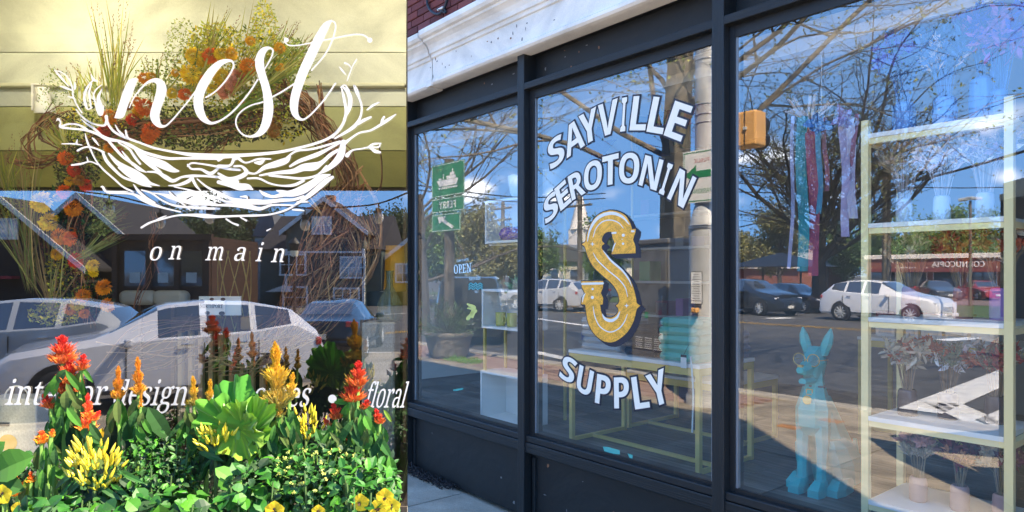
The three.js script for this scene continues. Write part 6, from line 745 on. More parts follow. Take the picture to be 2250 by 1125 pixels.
  { const z = 1.33, a = pn(872, 600, z), t = thing('amber_lamp', 'amber yellow lamp shade at the end of the display', 'lamp', [pn(868, 600, z).x, LZ, -z]); part(t, 'lamp_shade', lathe([[0.022, pn(0, 640, z).y - LZ], [0.018, pn(0, 540, z).y - LZ], [0.0175, pn(0, 540, z).y - LZ], [0.0215, pn(0, 640, z).y - LZ]], 20), M([0.75, 0.38, 0.04], 0.8, { side: THREE.DoubleSide })); part(t, 'stem', cyl(0.003, 0.003, pn(0, 640, z).y - LZ + 0.03, 0, 0, 0, 8), MT.black); }
  { const z = 1.32, t = thing('black_basket', 'low black basket with folded papers beside the linen box', 'basket', [pn(828, 690, z).x, LZ, -z]); const Y = pn(0, 640, z).y - LZ; part(t, 'basket', lathe([[0, 0.002], [0.026, 0], [0.03, Y], [0.028, Y], [0.024, 0.006], [0, 0.006]], 18), MT.black); part(t, 'paper', box(0.04, 0.002, 0.03, 0, Y + 0.002, 0).rotateZ(0.2).translate(Y * 0.18, 0, 0), MT.plainWhite); }
  { const z = 1.16, t = thing('gift_bag', 'pale patterned gift bag with a round yellow sticker in the corner', 'bag', [pn(45, 985, z).x, LZ, -z]); const Y = pn(0, 870, z).y - LZ; part(t, 'bag', rbox(115 / F * z, Y, 0.05, 0.003, 0, Y / 2, 0), M([0.62, 0.63, 0.6], 0.7, { map: rp(TX.grime, 6) })); part(t, 'sticker', new THREE.CircleGeometry(0.014, 20).scale(1.1, 1, 1).translate(-0.002, Y * 0.45, 0.0262), M([0.6, 0.4, 0.03], 0.6)); part(t, 'print', box(0.04, 0.006, 0.001, -0.02, Y * 0.68, 0.0258), MT.black); part(t, 'handle', new THREE.TorusGeometry(0.02, 0.0015, 6, 20, Math.PI).translate(0.008, Y, 0.02), MT.plainWhite); }
}

// ---------- planter box and its plants ----------
const SOIL = 1.40;
{
  const t = thing('window_box', 'weathered wooden planter box under the flower shop window', 'planter', [-0.5, 0, -0.8]), wm = M([0.12, 0.09, 0.06], 0.85, { map: rp(TX.wood, 2, 6) });
  for (let i = 0; i < 3; i++) pw(t, 'plank', rbox(0.68, 0.066, 0.02, 0.004, -0.5, 1.255 + i * 0.07, -0.63), wm); for (const x of [-0.85, -0.16]) pw(t, 'end_board', rbox(0.02, 0.21, 0.34, 0.004, x, 1.325, -0.8), wm); pw(t, 'back_board', rbox(0.68, 0.21, 0.02, 0.004, -0.505, 1.325, -0.96), wm); pw(t, 'bottom_board', rbox(0.68, 0.02, 0.31, 0.004, -0.505, 1.23, -0.795), wm); for (const x of [-0.8, -0.21]) pw(t, 'post', rbox(0.05, 1.218, 0.05, 0.005, x, 0.609, -0.9), wm);
  pw(t, 'soil', box(0.668, 0.03, 0.298, -0.505, SOIL - 0.02, -0.795), M([0.02, 0.014, 0.01], 1, { map: rp(TX.asphalt, 5) }));
}
const okp = (b, d, L) => { const e = b.clone().addScaledVector(d, L); return toPx(e) < 890 && toPx(b) < 890; };
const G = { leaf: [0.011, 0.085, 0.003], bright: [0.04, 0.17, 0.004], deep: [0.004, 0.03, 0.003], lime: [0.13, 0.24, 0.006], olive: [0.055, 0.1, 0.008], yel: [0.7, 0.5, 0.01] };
const lance = (m, px, py, z, ang, Lpx, Wpx, col, out = 0.25, curl = 0.7) => { const b = pn(px, py, z), d = V(Math.cos(ang), Math.sin(ang), out).normalize(), L = Lpx / F * z; if (okp(b, d, L)) m.leaf(b, d, V(0.2, 0.4, 1).normalize(), L, Wpx / F * z, curl, vary(col, 0.2), 5, 0.16); };
function plume(m, px, py0, py1, wpx, z, cols, lean = 0, n = 300) { // feathery flower spike from py1 (foot) up to py0 (tip)
  for (let i = 0; i < n * 4.5; i++) { const f = Math.pow(rnd(), 1.1), x = px + lean * f, y = py1 + (py0 - py1) * f, r = wpx / 2 * Math.pow(1 - f, 0.75) * (0.75 + 0.35 * Math.sin(f * 17)) * (f < 0.08 ? 0.5 + f * 6 : 1), a = rr(0, 6.283); const b = pn(x, y, z).add(V(Math.cos(a) * r * rr(0.1, 0.55) / F, 0, Math.sin(a) * r * rr(0.1, 0.55) / F)); const d = V(Math.cos(a), rr(0.5, 1.3) + f * 0.6, Math.sin(a)).normalize(), L = (r * (rnd() < 0.25 ? 0.9 : 0.5) + 3.5) / F * z * rr(0.6, 1.15); if (okp(b, d, L)) m.leaf(b, d, rdir(), L, rr(1.3, 2.6) / F, rr(-0.5, 0.3), vary(cols[Math.min(cols.length - 1, Math.floor((1 - f) * cols.length * rr(0.7, 1.2)))] || cols[0], 0.22), 2, 0.25); }
}
function celosia(label, px, z, spikes, leaves, cols, stemTop) {
  const b = pn(px, 1100, z), t = thing('celosia_plant', label, 'flower', [b.x, SOIL - 0.01, -z]), st = new MB(), fl = new MB(), lf = new MB();
  for (const [x, y0, y1, w, lean = 0, n = 300] of spikes) { plume(fl, x, y0, y1, w * 1.05, z, cols, lean, n); const foot = pn(x, y1 - 6, z), root = V(b.x + (foot.x - b.x) * 0.15, SOIL - 0.01, -z); st.stick([root, root.clone().lerp(foot, 0.55).add(V((foot.x - root.x) * 0.15, 0, 0)), foot], 0.0034, 0.0022, [0.16, 0.3, 0.05], 6); }
  for (const l of leaves) lance(lf, ...l);
  for (const [x, y0, y1, w] of spikes) for (let k = 0; k < 7; k++) lance(lf, x + rr(-10, 10), y1 + rr(0, 70), z + rr(-0.02, 0.01), rr(-2.4, -0.7), rr(34, 70), rr(9, 20), pick([G.leaf, G.bright, G.olive]), rr(-0.2, 0.6), rr(0.4, 1.1));
  pw(t, 'stems', st.geo(), DRY); pw(t, 'plumes', fl.geo(), PETAL); pw(t, 'leaves', lf.geo(), LEAF); return t;
}
const down = -1.45, RED = [[0.62, 0.016, 0.004], [0.62, 0.03, 0.004], [0.62, 0.08, 0.006], [0.6, 0.15, 0.01]], YEL = [[0.68, 0.38, 0.005], [0.68, 0.42, 0.01], [0.6, 0.4, 0.04], [0.42, 0.34, 0.06]], ORA = [[0.68, 0.27, 0.004], [0.66, 0.26, 0.004], [0.62, 0.3, 0.012]];
const hang = (x, y, z, list) => list.map(([dx, dy, a, L, W, c]) => [x + dx, y + dy, z, a, L, W, c || G.leaf]);
celosia('celosia with tall red orange plumes and long drooping leaves', 150, 0.80, [[138, 738, 800, 62, -2, 420], [152, 782, 845, 52, 0, 320], [178, 780, 815, 32, 6, 160], [142, 825, 865, 34, -4, 170], [112, 868, 898, 34, -16, 150], [142, 852, 880, 22, 0, 80], [172, 835, 862, 22, 8, 80]], hang(150, 850, 0.80, [[-2, -10, down - 0.3, 95, 26], [8, 0, down, 125, 34, G.bright], [16, 10, down + 0.1, 120, 34], [-14, 0, down - 0.15, 100, 20, G.bright], [18, -30, down + 0.15, 90, 18, G.bright], [-4, 70, down - 0.1, 95, 50], [-20, 60, down - 0.25, 70, 26, G.olive], [24, 60, down + 0.25, 80, 24], [-30, 20, down - 0.2, 70, 16, G.olive], [10, 80, down, 80, 30, G.deep], [30, -45, -0.9, 44, 10, G.bright], [-10, 110, down, 70, 26, G.deep]]), RED);
celosia('shorter celosia with salmon red plume behind the yellow peppers', 196, 0.79, [[193, 866, 920, 26, 0, 200], [190, 905, 948, 44, 0, 240], [205, 905, 925, 20, 14, 80]], hang(195, 930, 0.79, [[4, 0, down, 80, 22, G.olive], [-8, 10, down - 0.2, 70, 18], [12, 6, down + 0.3, 60, 16, G.bright]]), [[0.9, 0.06, 0.02], [0.9, 0.14, 0.03], [0.88, 0.3, 0.02]]);
celosia('celosia with two golden orange plumes and broad green leaves', 285, 0.82, [[259, 806, 878, 30, 1, 260], [305, 786, 868, 30, -3, 300], [309, 866, 900, 9, 0, 50]], hang(285, 880, 0.82, [[-30, 0, down - 0.35, 80, 20], [-18, 0, down, 90, 26, G.bright], [8, -4, down - 0.1, 80, 16, G.bright], [22, 10, down + 0.2, 95, 40], [40, 14, -0.9, 90, 36, G.leaf], [30, 40, down + 0.1, 90, 40, G.leaf], [-36, 40, down - 0.2, 90, 34, G.deep], [-6, 40, down, 80, 24, G.leaf], [14, 60, down + 0.4, 80, 30, G.bright], [0, 80, down, 70, 30, G.deep], [40, 70, down + 0.3, 70, 30, G.leaf]]), ORA);
celosia('celosia with slim yellow plumes beside the ruffled leaves', 430, 0.83, [[427, 828, 892, 24, -3, 220], [460, 835, 896, 22, 2, 200], [365, 930, 962, 16, -3, 90], [412, 880, 896, 10, 0, 40]], hang(430, 890, 0.83, [[0, 10, down, 90, 24, G.bright], [14, 0, down + 0.3, 80, 20, G.leaf], [-14, 10, down - 0.3, 80, 20, G.leaf], [30, 10, down, 90, 26, G.bright], [6, 50, down + 0.1, 80, 24, G.deep], [-26, 40, down - 0.3, 60, 20, G.bright], [30, 60, down + 0.2, 70, 24, G.leaf]]), YEL);
celosia('celosia with the largest feathery yellow plume', 612, 0.80, [[610, 752, 898, 70, -6, 900], [636, 820, 880, 30, 8, 200], [586, 860, 900, 26, -10, 150], [614, 890, 918, 24, 0, 120], [575, 878, 910, 16, -16, 70]], hang(612, 900, 0.80, [[6, 10, down + 0.1, 110, 30, G.bright], [-14, 14, down - 0.1, 120, 24, G.leaf], [20, 8, down + 0.3, 90, 26, G.bright], [-26, 20, down - 0.3, 70, 18, G.lime], [0, 60, down, 100, 34, G.bright], [30, 40, down + 0.25, 80, 22, G.olive]]), YEL);
celosia('celosia with red plumes at the end of the planter box', 780, 0.80, [[786, 794, 850, 44, 2, 360], [776, 836, 884, 52, 0, 320], [738, 888, 922, 30, -6, 170], [800, 880, 900, 22, 8, 100], [768, 866, 884, 18, -8, 80], [835, 900, 932, 24, -10, 130], [722, 920, 936, 14, -10, 50], [766, 948, 970, 18, 0, 90], [812, 935, 950, 16, 6, 60]], hang(785, 890, 0.80, [[-10, -6, 3.0, 44, 14, G.bright], [14, 0, -0.7, 62, 22, G.leaf], [24, 10, down + 0.3, 95, 34], [-14, 40, down - 0.1, 95, 28], [10, 60, down + 0.1, 110, 46, G.leaf], [-30, 40, down - 0.3, 80, 20, G.bright], [36, 40, down + 0.3, 90, 20, G.bright], [-50, 30, down, 60, 16, G.bright], [46, 50, down + 0.2, 70, 16, G.lime], [40, 90, down + 0.25, 90, 24, G.bright], [-10, 120, down, 70, 24, G.deep], [70, 110, down + 0.15, 60, 22, G.bright], [-40, 90, down, 70, 22, G.leaf], [58, 10, -0.9, 34, 9, G.lime]]), RED);
celosia('low celosia with orange plumes in the corner of the box', 70, 0.76, [[92, 948, 975, 28, 0, 200], [112, 945, 962, 12, 4, 50], [38, 1045, 1090, 36, -8, 260], [68, 1038, 1062, 14, 0, 60], [12, 1060, 1100, 14, 0, 60]], hang(85, 980, 0.76, [[0, 0, down - 0.2, 60, 16, G.olive], [16, 0, down, 70, 18, G.bright], [26, -10, down + 0.2, 60, 14, G.lime], [4, 60, down, 90, 26, G.leaf], [-20, 60, down - 0.2, 80, 20, G.lime], [60, 30, 0.1, 50, 20, G.deep]]), [[0.9, 0.16, 0.01], [0.92, 0.28, 0.01], [0.9, 0.4, 0.015]]);
// dry orange side plume on the big yellow celosia's neighbour
function pepper(label, px, py, w, h, z, n, cols) {
  const b = pn(px, py, z), t = thing('pepper_plant', label, 'pepper', [b.x, SOIL - 0.01, -z]), fr = [], lf = new MB(), st = new MB();
  const c1 = lathe([[0.0003, 0], [0.0024, 0.001], [0.0032, 0.006], [0.0026, 0.014], [0.001, 0.021], [0.0001, 0.023]], 7);
  st.stick([V(b.x, SOIL - 0.01, -z), pn(px, py + 10, z)], 0.003, 0.002, [0.08, 0.14, 0.03], 5);
  for (let i = 0; i < n; i++) { const a = rr(0, 6.283), r = Math.sqrt(rnd()), x = px + Math.cos(a) * r * w / 2, y = py + Math.sin(a) * r * h / 2, p = pn(x, y, z + rr(-0.02, 0.025)); if (toPx(p) > 880) continue; const d = V((x - px) / w * 1.8 + rr(-0.3, 0.3), 1.1 - (y - py) / h * 1.4, rr(-0.2, 0.8)).normalize(), k = rr(0.38, 0.7), g = c1.clone().scale(k, k * rr(0.8, 1.15), k).applyQuaternion(new THREE.Quaternion().setFromUnitVectors(V(0, 1, 0), d)).translate(p.x, p.y, p.z); fr.push(g); }
  for (let i = 0; i < n * 0.9; i++) { const a = rr(-2.8, 0.2), d = V(Math.cos(a), Math.sin(a) * 0.8, rr(-0.1, 0.6)).normalize(), p = pn(px + rr(-w / 2, w / 2), py + rr(0, h * 0.6), z + rr(0, 0.03)); if (okp(p, d, 0.04)) lf.leaf(p, d, V(0, 0.6, 1).normalize(), rr(0.02, 0.045), rr(0.004, 0.009), 0.6, vary(pick([G.deep, G.leaf, [0.012, 0.07, 0.006]]), 0.3), 4, 0.15); }
  pw(t, 'stem', st.geo(), DRY); pw(t, 'peppers', merge(fr), cols, 'clusters of small upright yellow peppers'); pw(t, 'leaves', lf.geo(), LEAFG);
}
const pepY = M([0.62, 0.5, 0.03], 0.3, { clearcoat: 0.4 });
pepper('pepper plant with a dense crown of yellow fruits beside the salmon plume', 208, 1030, 120, 110, 0.74, 95, pepY); pepper('pepper plant with yellow fruits below the ruffled leaves', 474, 968, 80, 64, 0.79, 60, pepY); pepper('pepper plant with yellow fruits between the yellow and red plumes', 672, 938, 84, 70, 0.84, 55, pepY);
// ruffled cabbage-like leaves
{ const z = 0.79, t = thing('ruffled_cabbage', 'ruffled bright green ornamental cabbage leaves in the middle of the box', 'cabbage', [pn(530, 1000, z).x, SOIL - 0.01, -z]);
  const big = (cx, cy, rx, ry, ang, cup, c) => { const N = 60, Rr = 12, pos = [], col = [], idx = []; for (let i = 0; i <= Rr; i++) for (let k = 0; k <= N; k++) { const f = i / Rr, a = (k / N - 0.5) * 4.9, wv = 1 + 0.07 * Math.sin(a * 6 + cx) * f * f + 0.05 * Math.sin(a * 15 + 1) * f * f, x = Math.sin(a) * rx * f * wv, y = (Math.cos(a) * ry * f + ry * 0.25 * f) * wv, xr = x * Math.cos(ang) - y * Math.sin(ang), yr = x * Math.sin(ang) + y * Math.cos(ang); const v = pn(cx + xr, cy - yr, z); v.z += cup * (f * f) * (0.6 + 0.4 * Math.cos(a)) + 0.0055 * f * f * Math.sin(a * 9 + cx) + 0.002 * f * Math.sin(a * 21 + f * 8); pos.push(v.x, v.y, v.z); const rib = Math.pow(Math.abs(Math.cos(a * 4.5 + 0.3 * f)), 26) * 0.9 * (1 - f * 0.5), q = 1 + rib; col.push(c[0] * q + rib * 0.05, c[1] * q, c[2] * q); if (i && k) { const o = i * (N + 1) + k; idx.push(o, o - 1, o - N - 2, o, o - N - 2, o - N - 1); } } const g = new THREE.BufferGeometry(); g.setAttribute('position', new THREE.Float32BufferAttribute(pos, 3)); g.setAttribute('color', new THREE.Float32BufferAttribute(col, 3)); g.setIndex(idx); g.computeVertexNormals(); pw(t, 'leaf', g, LEAF); };
  big(515, 935, 62, 84, 0.08, -0.012, [0.04, 0.22, 0.008]); big(505, 945, 56, 70, 0.75, 0.006, [0.07, 0.26, 0.01]); big(545, 950, 46, 74, -0.55, 0.012, [0.12, 0.3, 0.012]); big(528, 945, 40, 58, -0.1, 0.022, [0.15, 0.34, 0.015]); big(520, 940, 50, 60, -2.2, 0.02, [0.18, 0.34, 0.012]);
  const st = new MB(); st.stick([V(pn(530, 1000, z).x, SOIL, -z), pn(522, 945, z)], 0.005, 0.004, [0.14, 0.3, 0.05], 6); pw(t, 'stem', st.geo(), DRY); }
// leafy masses
function bushy(name, label, cat, px, py, rx, ry, z, rz, n, cols, s, o = {}) {
  const b = pn(px, py, z), t = thing(name, label, cat, [b.x, SOIL - 0.01, -z]), m = new MB(), st = new MB(), bd = new MB();
  for (let i = 0; i < 26; i++) { const a = rr(0, 6.283), r = Math.sqrt(rnd()), e = pn(px + Math.cos(a) * r * rx, py + rr(-0.8, 0.3) * ry, z).add(V(0, 0, Math.sin(a) * r * rz)); if (toPx(e) < 888) st.stick([V(b.x + (e.x - b.x) * 0.4, SOIL, -z + (e.z + z) * 0.5), e], 0.0018, 0.001, [0.06, 0.12, 0.03], 4); }
  for (let i = 0; i < n; i++) { const u = rdir(), r = Math.cbrt(rnd()) , c = b.clone().add(V(u.x * r * rx / F * z, u.y * r * ry / F * z, u.z * r * rz)); const d = u.clone().multiplyScalar(0.7).add(rdir().multiplyScalar(0.8)).normalize(), L = rr(0.6, 1.3) * s / F * z; if (!okp(c, d, L)) continue; m.leaf(c, d, u.clone().add(V(0, 0.8, 0.3)).normalize(), L, L * (o.w || 0.62), rr(0.2, 0.9), vary(pick(cols), 0.3), o.seg || 4, 0.12); }
  for (let i = 0; i < (o.buds || 0); i++) { const u = rdir(); u.y = Math.abs(u.y); u.z = Math.abs(u.z); const c = b.clone().add(V(u.x * 0.95 * rx / F * z, u.y * ry / F * z, u.z * rz)); if (toPx(c) > 885) continue; for (let k = 0; k < 12; k++) bd.leaf(c, rdir(), rdir(), 5.5 / F * z, 4 / F * z, 0, vary([0.5, 0.55, 0.12], 0.2), 2, 0); st.stick([c.clone().addScaledVector(u, -0.02), c], 0.0008, 0.0006, [0.1, 0.2, 0.03], 3); }
  pw(t, 'stems', st.geo(), DRY); pw(t, 'leaves', m.geo(), LEAFG); if (o.buds) pw(t, 'buds', bd.geo(), PETAL); return t;
}
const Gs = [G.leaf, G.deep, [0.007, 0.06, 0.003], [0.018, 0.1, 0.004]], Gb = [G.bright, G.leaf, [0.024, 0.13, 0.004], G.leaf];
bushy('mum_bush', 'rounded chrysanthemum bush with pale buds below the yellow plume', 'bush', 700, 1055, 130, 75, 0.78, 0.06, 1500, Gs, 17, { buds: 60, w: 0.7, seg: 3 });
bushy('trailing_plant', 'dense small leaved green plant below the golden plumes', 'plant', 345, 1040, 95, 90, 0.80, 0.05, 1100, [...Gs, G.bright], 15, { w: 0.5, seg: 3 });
bushy('trailing_plant', 'broad leaved bright green plant beside the chrysanthemum', 'plant', 560, 1075, 60, 55, 0.74, 0.04, 150, [...Gb, G.leaf, G.deep], 34, { w: 0.75 });
bushy('trailing_plant', 'round leaved violet foliage along the front of the box', 'plant', 360, 1122, 110, 30, 0.70, 0.03, 200, [...Gb, ...Gs], 30, { w: 0.95 });
bushy('trailing_plant', 'round leaved foliage at the front under the yellow peppers', 'plant', 130, 1130, 90, 28, 0.70, 0.03, 150, [...Gb, ...Gs], 28, { w: 0.95 });
bushy('trailing_plant', 'lush leaves at the end of the planter under the red plumes', 'plant', 800, 1080, 80, 60, 0.74, 0.05, 420, [...Gb, G.leaf], 26, { w: 0.5 });
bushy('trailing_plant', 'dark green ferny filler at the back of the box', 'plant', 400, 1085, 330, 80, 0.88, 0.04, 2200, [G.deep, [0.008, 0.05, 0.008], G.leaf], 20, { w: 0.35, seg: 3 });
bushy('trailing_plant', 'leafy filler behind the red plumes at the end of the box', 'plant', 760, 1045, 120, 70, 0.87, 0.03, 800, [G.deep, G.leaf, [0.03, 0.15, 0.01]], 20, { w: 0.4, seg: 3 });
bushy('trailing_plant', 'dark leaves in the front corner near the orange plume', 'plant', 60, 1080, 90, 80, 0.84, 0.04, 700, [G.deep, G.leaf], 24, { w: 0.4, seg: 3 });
{ const z = 0.75, t = thing('hydrangea_leaf', 'large toothed bright green leaf in the corner of the box', 'leaf', [pn(30, 1060, z).x, SOIL - 0.01, -z]), m = new MB(), st = new MB(); for (const [x, y, a, L, W, c] of [[-10, 1040, 0.5, 95, 70, G.bright], [-20, 1055, -0.15, 80, 50, G.leaf], [-14, 1000, 0.9, 40, 30, G.bright]]) lance(m, x, y, z, a, L, W, c, 0.3, 0.5); st.stick([V(pn(0, 1060, z).x, SOIL, -z), pn(-6, 1042, z)], 0.002, 0.0015, [0.1, 0.2, 0.04]); pw(t, 'stem', st.geo(), DRY); pw(t, 'leaf', m.geo(), LEAF); }
function pansy(px, py, r, z, label) { const c = pn(px, py, z), t = thing('pansy', label, 'flower', [c.x, SOIL - 0.01, -z], 0, 'yellow pansies'), m = new MB(), st = new MB(); for (let k = 0; k < 5; k++) { const a = k * 1.2566 + 0.3, d = V(Math.cos(a), Math.sin(a), 0.25).normalize(); m.leaf(c, d, V(0, 0, 1), r * 1.15 / F * z, r * 1.3 / F * z, 0.3, vary([0.66, 0.48, 0.006], 0.06), 5, 0.05); } for (let k = 0; k < 8; k++) m.leaf(c.clone().add(V(0, 0, 0.002)), rdir(), V(0, 0, 1), r * 0.3 / F, r * 0.14 / F, 0, [0.05, 0.02, 0.01], 2, 0); st.stick([V(c.x, SOIL, -z), c], 0.0012, 0.001, [0.1, 0.2, 0.04]); pw(t, 'petals', m.geo(), PETAL); pw(t, 'stem', st.geo(), DRY); }
for (const [x, y, r] of [[792, 1104, 18], [846, 1092, 18], [862, 1112, 17], [6, 1086, 20], [604, 1122, 20], [830, 1118, 20], [700, 1124, 14], [40, 1118, 14]]) pansy(x, y, r, 0.70, 'yellow pansy flower at the front of the planter box');
{ const c = pn(216, 976, 0.8), t = thing('rudbeckia_flower', 'drooping golden rudbeckia petals with dark centre behind the peppers', 'flower', [c.x, SOIL - 0.01, -0.8]), m = new MB(), st = new MB(); for (const [a, L] of [[1.3, 36], [1.75, 30], [-1.2, 40], [-1.6, 34], [-1.9, 26], [-0.9, 22]]) m.leaf(pn(216, 974, 0.8), V(Math.cos(a), Math.sin(a), 0.2).normalize(), V(0, 0, 1), L / F * 0.8, 17 / F * 0.8, 0.4, vary([0.88, 0.5, 0.01], 0.1), 4, 0.1); for (let i = 0; i < 60; i++) m.leaf(pn(216, 975, 0.796), rdir(), rdir(), 9 / F, 3 / F, 0, [0.012, 0.008, 0.006], 2, 0); st.stick([V(c.x, SOIL, -0.8), c], 0.0016, 0.0012, [0.08, 0.16, 0.03]); pw(t, 'petals', m.geo(), PETAL); pw(t, 'stem', st.geo(), DRY); }

// ---------- what the flower shop window mirrors: the street behind the camera ----------
const carL = (name, label, kind, col, p, turn, o) => groundAt(buildCar(thing(name, label, 'car', [p.x, 0, p.z], turn), kind, col, o));
carL('parked_suv', 'white sport utility vehicle parked opposite the flower shop with its nose turned to the window', 'suv', paint([0.56, 0.57, 0.61]), ln(375, 700, 11.4), 2.62);
carL('parked_suv', 'silver sport utility vehicle parked ahead of the white one opposite the flower shop', 'suv', paint([0.34, 0.36, 0.38]), ln(20, 700, 12.6), 2.95);
carL('parked_car', 'black car parked in front of the gabled grey house', 'sedan', paint([0.008, 0.008, 0.009]), ln(745, 700, 18.5), -1.62);
const sidingM = c => M(c, 0.8, { map: rp(TX.grime, 0.4) });
function gable(t, x0, x1, z0, z1, y0, ye, ya, wallM, roofM, trimM) { // a gabled block, gable towards -z
  const xm = (x0 + x1) / 2, over = 0.35, g = new THREE.ExtrudeGeometry(shapeOf([[x0, y0], [x1, y0], [x1, ye], [xm, ya], [x0, ye]]), { depth: z1 - z0, bevelEnabled: false }).translate(0, 0, z0); part(t, 'wall', g, wallM);
  const sl = (ya - ye) / (xm - x0), th = 0.16; for (const s of [-1, 1]) { const xe = s < 0 ? x0 - over : x1 + over, ye2 = ye - sl * over, sh = shapeOf(s < 0 ? [[xe, ye2 + 0.02], [xm, ya + 0.02], [xm, ya + th + 0.02], [xe, ye2 + th + 0.02]] : [[xm, ya + 0.02], [xe, ye2 + 0.02], [xe, ye2 + th + 0.02], [xm, ya + th + 0.02]]); const r = part(t, 'roof', new THREE.ExtrudeGeometry(sh, { depth: z1 - z0 + 0.6, bevelEnabled: false }).translate(0, 0, z0 - 0.3), roofM); const q = s < 0 ? [[xe, ye2 - 0.1], [xm, ya - 0.1], [xm, ya + th + 0.05], [xe, ye2 + th + 0.05]] : [[xm, ya - 0.1], [xe, ye2 - 0.1], [xe, ye2 + th + 0.05], [xm, ya + th + 0.05]]; part(r, 'rake_board', new THREE.ExtrudeGeometry(shapeOf(q), { depth: 0.06, bevelEnabled: false }).translate(0, 0, z0 - 0.37), trimM); }
}
function win(t, x, y, w, h, z, trimM, cols = 2, rows = 2) { const f = part(t, 'window', box(w, h, 0.06, x, y, z - 0.03), MT.darkglass), b = []; for (const s of [-1, 1]) { b.push(box(0.12, h + 0.24, 0.1, x + s * (w / 2 + 0.06), y, z - 0.045)); b.push(box(w, 0.12, 0.1, x, y + s * (h / 2 + 0.06), z - 0.045)); } for (let i = 1; i < cols; i++) b.push(box(0.07, h, 0.04, x - w / 2 + w * i / cols, y, z - 0.06)); for (let i = 1; i < rows; i++) b.push(box(w, 0.05, 0.036, x, y - h / 2 + h * i / rows, z - 0.06)); part(f, 'frame', merge(b), trimM); }
{ // grey gabled house
  const D = 45, p = px => ln(px, 600, D).x, y = py => ln(0, py, D).y, z = D - 2, t = thing('gabled_house', 'dark green grey clapboard house with front gable and white trim', 'house', [0, 0, 0]), trim = sidingM([0.7, 0.7, 0.68]), sd = sidingM([0.07, 0.1, 0.09]), rf = M([0.06, 0.055, 0.065], 0.95, { map: rp(TX.asphalt, 0.6) });
  part(t, 'wall', bx(p(572), p(838), -0.4, y(545), z, z + 9), sd); { const g = new THREE.ExtrudeGeometry(shapeOf([[z - 0.5, y(548)], [z + 4.5, y(462)], [z + 9.5, y(548)]]), { depth: p(842) - p(568), bevelEnabled: false }); g.rotateY(-Math.PI / 2); g.translate(p(842), 0, 0); part(t, 'roof', g, rf); }
  gable(t, p(640), p(806), z - 1.0, z + 3, y(548), y(508), y(443), sd, rf, trim); part(t, 'wall', bx(p(640), p(806), -0.4, y(548), z - 1.0, z - 0.01), sd);
  win(t, p(717), y(498), 1.05, 0.95, z - 1.02, trim); win(t, p(655), y(582), 1.5, 1.2, z - 1.02, trim, 3, 2); win(t, p(783), y(588), 1.4, 1.2, z - 1.02, trim, 3, 2); win(t, p(660), y(652), 1.4, 1.2, z - 1.02, trim, 2, 2); win(t, p(770), y(655), 1.5, 1.2, z - 1.02, trim, 3, 2);
  part(t, 'belt_board', bx(p(636), p(810), y(557), y(553), z - 1.06, z - 1.0), trim); for (const x of [p(640), p(806)]) part(t, 'corner_board', box(0.16, y(548) + 0.4, 0.16, x, (y(548) - 0.4) / 2, z - 1.0), trim); part(t, 'chimney', box(0.6, 1.6, 0.6, p(700), y(445), z + 3), M([0.3, 0.12, 0.08], 0.9));
  part(t, 'porch_roof', new THREE.ExtrudeGeometry(shapeOf([[p(600), y(640)], [p(640), y(625)], [p(655), y(640)]]), { depth: 1.4, bevelEnabled: false }).translate(0, 0, z - 1.4), trim);
}
{ // shingled side house with white corner
  const D = 50, p = px => ln(px, 600, D).x, y = py => ln(0, py, D).y, z = D - 2, t = thing('shingled_house', 'pale blue green shingled house wall beside the gabled house', 'house', [0, 0, 0]), sd = sidingM([0.36, 0.42, 0.42]); part(t, 'wall', bx(p(560), p(606), -0.4, y(520), z, z + 8), sd); for (let i = 0; i < 12; i++) part(t, 'shingle_course', bx(p(559.5), p(606.5), y(640 - i * 10) - 0.02, y(640 - i * 10) + 0.04, z - 0.03, z), sd); part(t, 'roof', new THREE.ExtrudeGeometry(shapeOf([[p(556), y(520)], [p(610), y(520)], [p(600), y(470)], [p(575), y(470)]]), { depth: 8, bevelEnabled: false }).translate(0, 0, z - 0.2), M([0.14, 0.15, 0.17], 0.9)); win(t, p(584), y(575), 0.6, 1.1, z, sidingM([0.7, 0.7, 0.68]), 1, 2); }
{ // dark gabled house behind the garland
  const D = 36, p = px => ln(px, 600, D).x, y = py => ln(0, py, D).y, z = D - 2, t = thing('dark_house', 'dark brown gabled house with pale rake boards', 'house', [0, 0, 0]), trim = sidingM([0.62, 0.6, 0.56]), sd = sidingM([0.018, 0.015, 0.014]), rf = M([0.025, 0.025, 0.03], 0.95); gable(t, p(-20), p(372), z, z + 9, -0.4, y(604), y(432), sd, rf, trim); part(t, 'wall', bx(p(-260), p(20), -0.4, y(452), z + 9.5, z + 14), sd); gable(t, p(-70), p(246), z - 2.5, z, -0.4, y(585), y(452), sd, rf, trim); win(t, p(20), y(592), 1.1, 1.3, z - 2.52, trim, 1, 2); win(t, p(96), y(510), 0.8, 0.8, z - 2.52, trim, 2, 2); win(t, p(290), y(610), 1.2, 1.2, z, trim, 2, 2); part(t, 'awning', bx(p(70), p(120), y(612), y(606), z - 3.1, z - 2.55), M([0.3, 0.03, 0.04], 0.8)); }
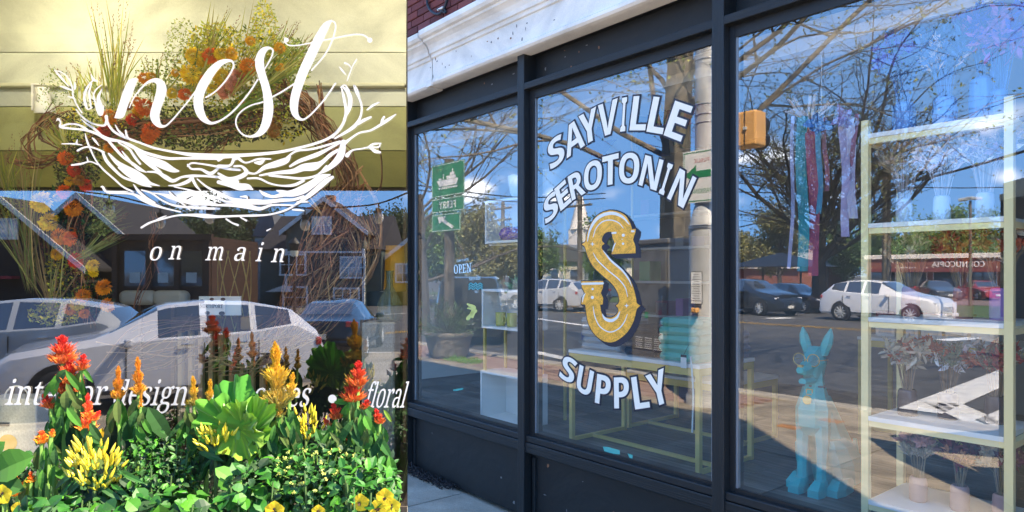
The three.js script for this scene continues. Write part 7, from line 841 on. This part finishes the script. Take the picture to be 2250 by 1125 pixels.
{ // brown timber shopfront
  const D = 33, p = px => ln(px, 600, D).x, y = py => ln(0, py, D).y, z = D - 2, t = thing('timber_shopfront', 'low brown timber shopfront with wide windows across the street', 'building', [0, 0, 0]), wd = M([0.09, 0.035, 0.012], 0.7, { map: rp(TX.wood, 0.5) }); part(t, 'wall', bx(p(250), p(465), -0.4, y(520), z, z + 6), wd); part(t, 'cornice', bx(p(246), p(469), y(528), y(515), z - 0.25, z - 0.001), wd); for (let i = 0; i < 3; i++) { const x = p(298 + i * 62); win(t, x, y(590), 1.05, 1.7, z, wd, 1, 1); part(t, 'display', box(0.5, 0.5, 0.02, x, y(610), z - 0.075), sidingM([0.5, 0.55, 0.52])); } for (const px of [256, 330, 392, 458]) part(t, 'pilaster', box(0.24, y(528) + 0.4, 0.2, p(px), (y(528) - 0.4) / 2, z - 0.1), wd); }
{ const D = 46, p = px => ln(px, 600, D).x, y = py => ln(0, py, D).y, z = D - 2, t = thing('yellow_house', 'ochre yellow house with pale gable beside the grey gabled house', 'house', [0, 0, 0]); gable(t, p(858), p(960), z, z + 8, -0.4, y(560), y(520), sidingM([0.7, 0.36, 0.04]), M([0.3, 0.28, 0.25], 0.9), sidingM([0.7, 0.68, 0.62])); win(t, p(885), y(600), 0.8, 1.1, z, sidingM([0.7, 0.68, 0.62])); }
for (const [px, D, H, l] of [[395, 75, 8.5, 'dark wooded tree behind the timber shopfront'], [440, 80, 8, 'dark wooded tree right of the timber shopfront'], [490, 78, 7.6, 'dense dark tree between the shopfront and the houses'], [535, 82, 9.2, 'tall dark tree beside the shingled house'], [845, 80, 8.6, 'dark tree between the grey and yellow houses'], [890, 85, 8, 'dark tree above the yellow house'], [350, 80, 7.4, 'dark tree behind the dark brown house'], [465, 92, 8.6, 'far dark tree on the rise']]) { const p = ln(px, 600, D); tree('', '', groundAt(thing('hill_tree', l, 'tree', [p.x, 0, p.z], 0, 'trees on the rise behind the houses')), H * 0.72, { r: 0.25, main: 13, kids: 5, lev: 3, start: 0.15, l1: [0.35, 0.55], leaves: 22, leaf: 0.42, fluff: 0.7, cols: [[0.025, 0.06, 0.015], [0.04, 0.08, 0.02], [0.06, 0.1, 0.02]], up: 0.5, bark: [0.04, 0.03, 0.02] }); }
{ const p = ln(647, 640, 21), t = groundAt(thing('street_lantern', 'black lantern street lamp in front of the gabled house', 'lamp', [p.x, 0, p.z])); const H = ln(0, 565, 21).y - t.position.y; part(t, 'post', cyl(0.06, 0.04, H, 0, 0, 0, 10), MT.black); part(t, 'lantern', lathe([[0.09, H], [0.17, H + 0.4], [0.2, H + 0.42], [0.05, H + 0.6], [0, H + 0.62]], 6), MT.black); part(t, 'lamp_glass', cyl(0.1, 0.16, 0.36, 0, H + 0.02, 0, 6), M([0.7, 0.66, 0.5], 0.3)); }
{ // string of bulbs under the canopy edge
  const D = 2.75, q = (x, y) => ln(x, y, D), t = thing('string_lights', 'black string light cable with clear bulbs under the canopy edge', 'string lights', [0, 0, 0]); part(t, 'cable', tube([q(160, 418), q(260, 432), q(352, 452), q(450, 448), q(560, 446), q(668, 457), q(760, 455), q(832, 447), q(905, 420)], 0.0035, 60, 6), MT.black);
  for (const [x, y, L] of [[352, 452, 26], [460, 448, 20], [670, 457, 26], [832, 447, 20], [240, 430, 20]]) { const a = q(x, y), b = q(x, y + L * 0.6), c = q(x, y + L); const s = part(t, 'socket', merge([bar(a, b, 0.003), bar(b, b.clone().lerp(c, 1), 0.013, 0.013, 10)]), MT.black); part(t, 'bulb', new THREE.SphereGeometry(0.02, 14, 10).scale(1, 1.25, 1).translate(c.x, c.y - 0.02, c.z), M([0.75, 0.72, 0.64], 0.15, { clearcoat: 1 })); }
}
scene.updateMatrixWorld(true);
renderer.render(scene, camera);
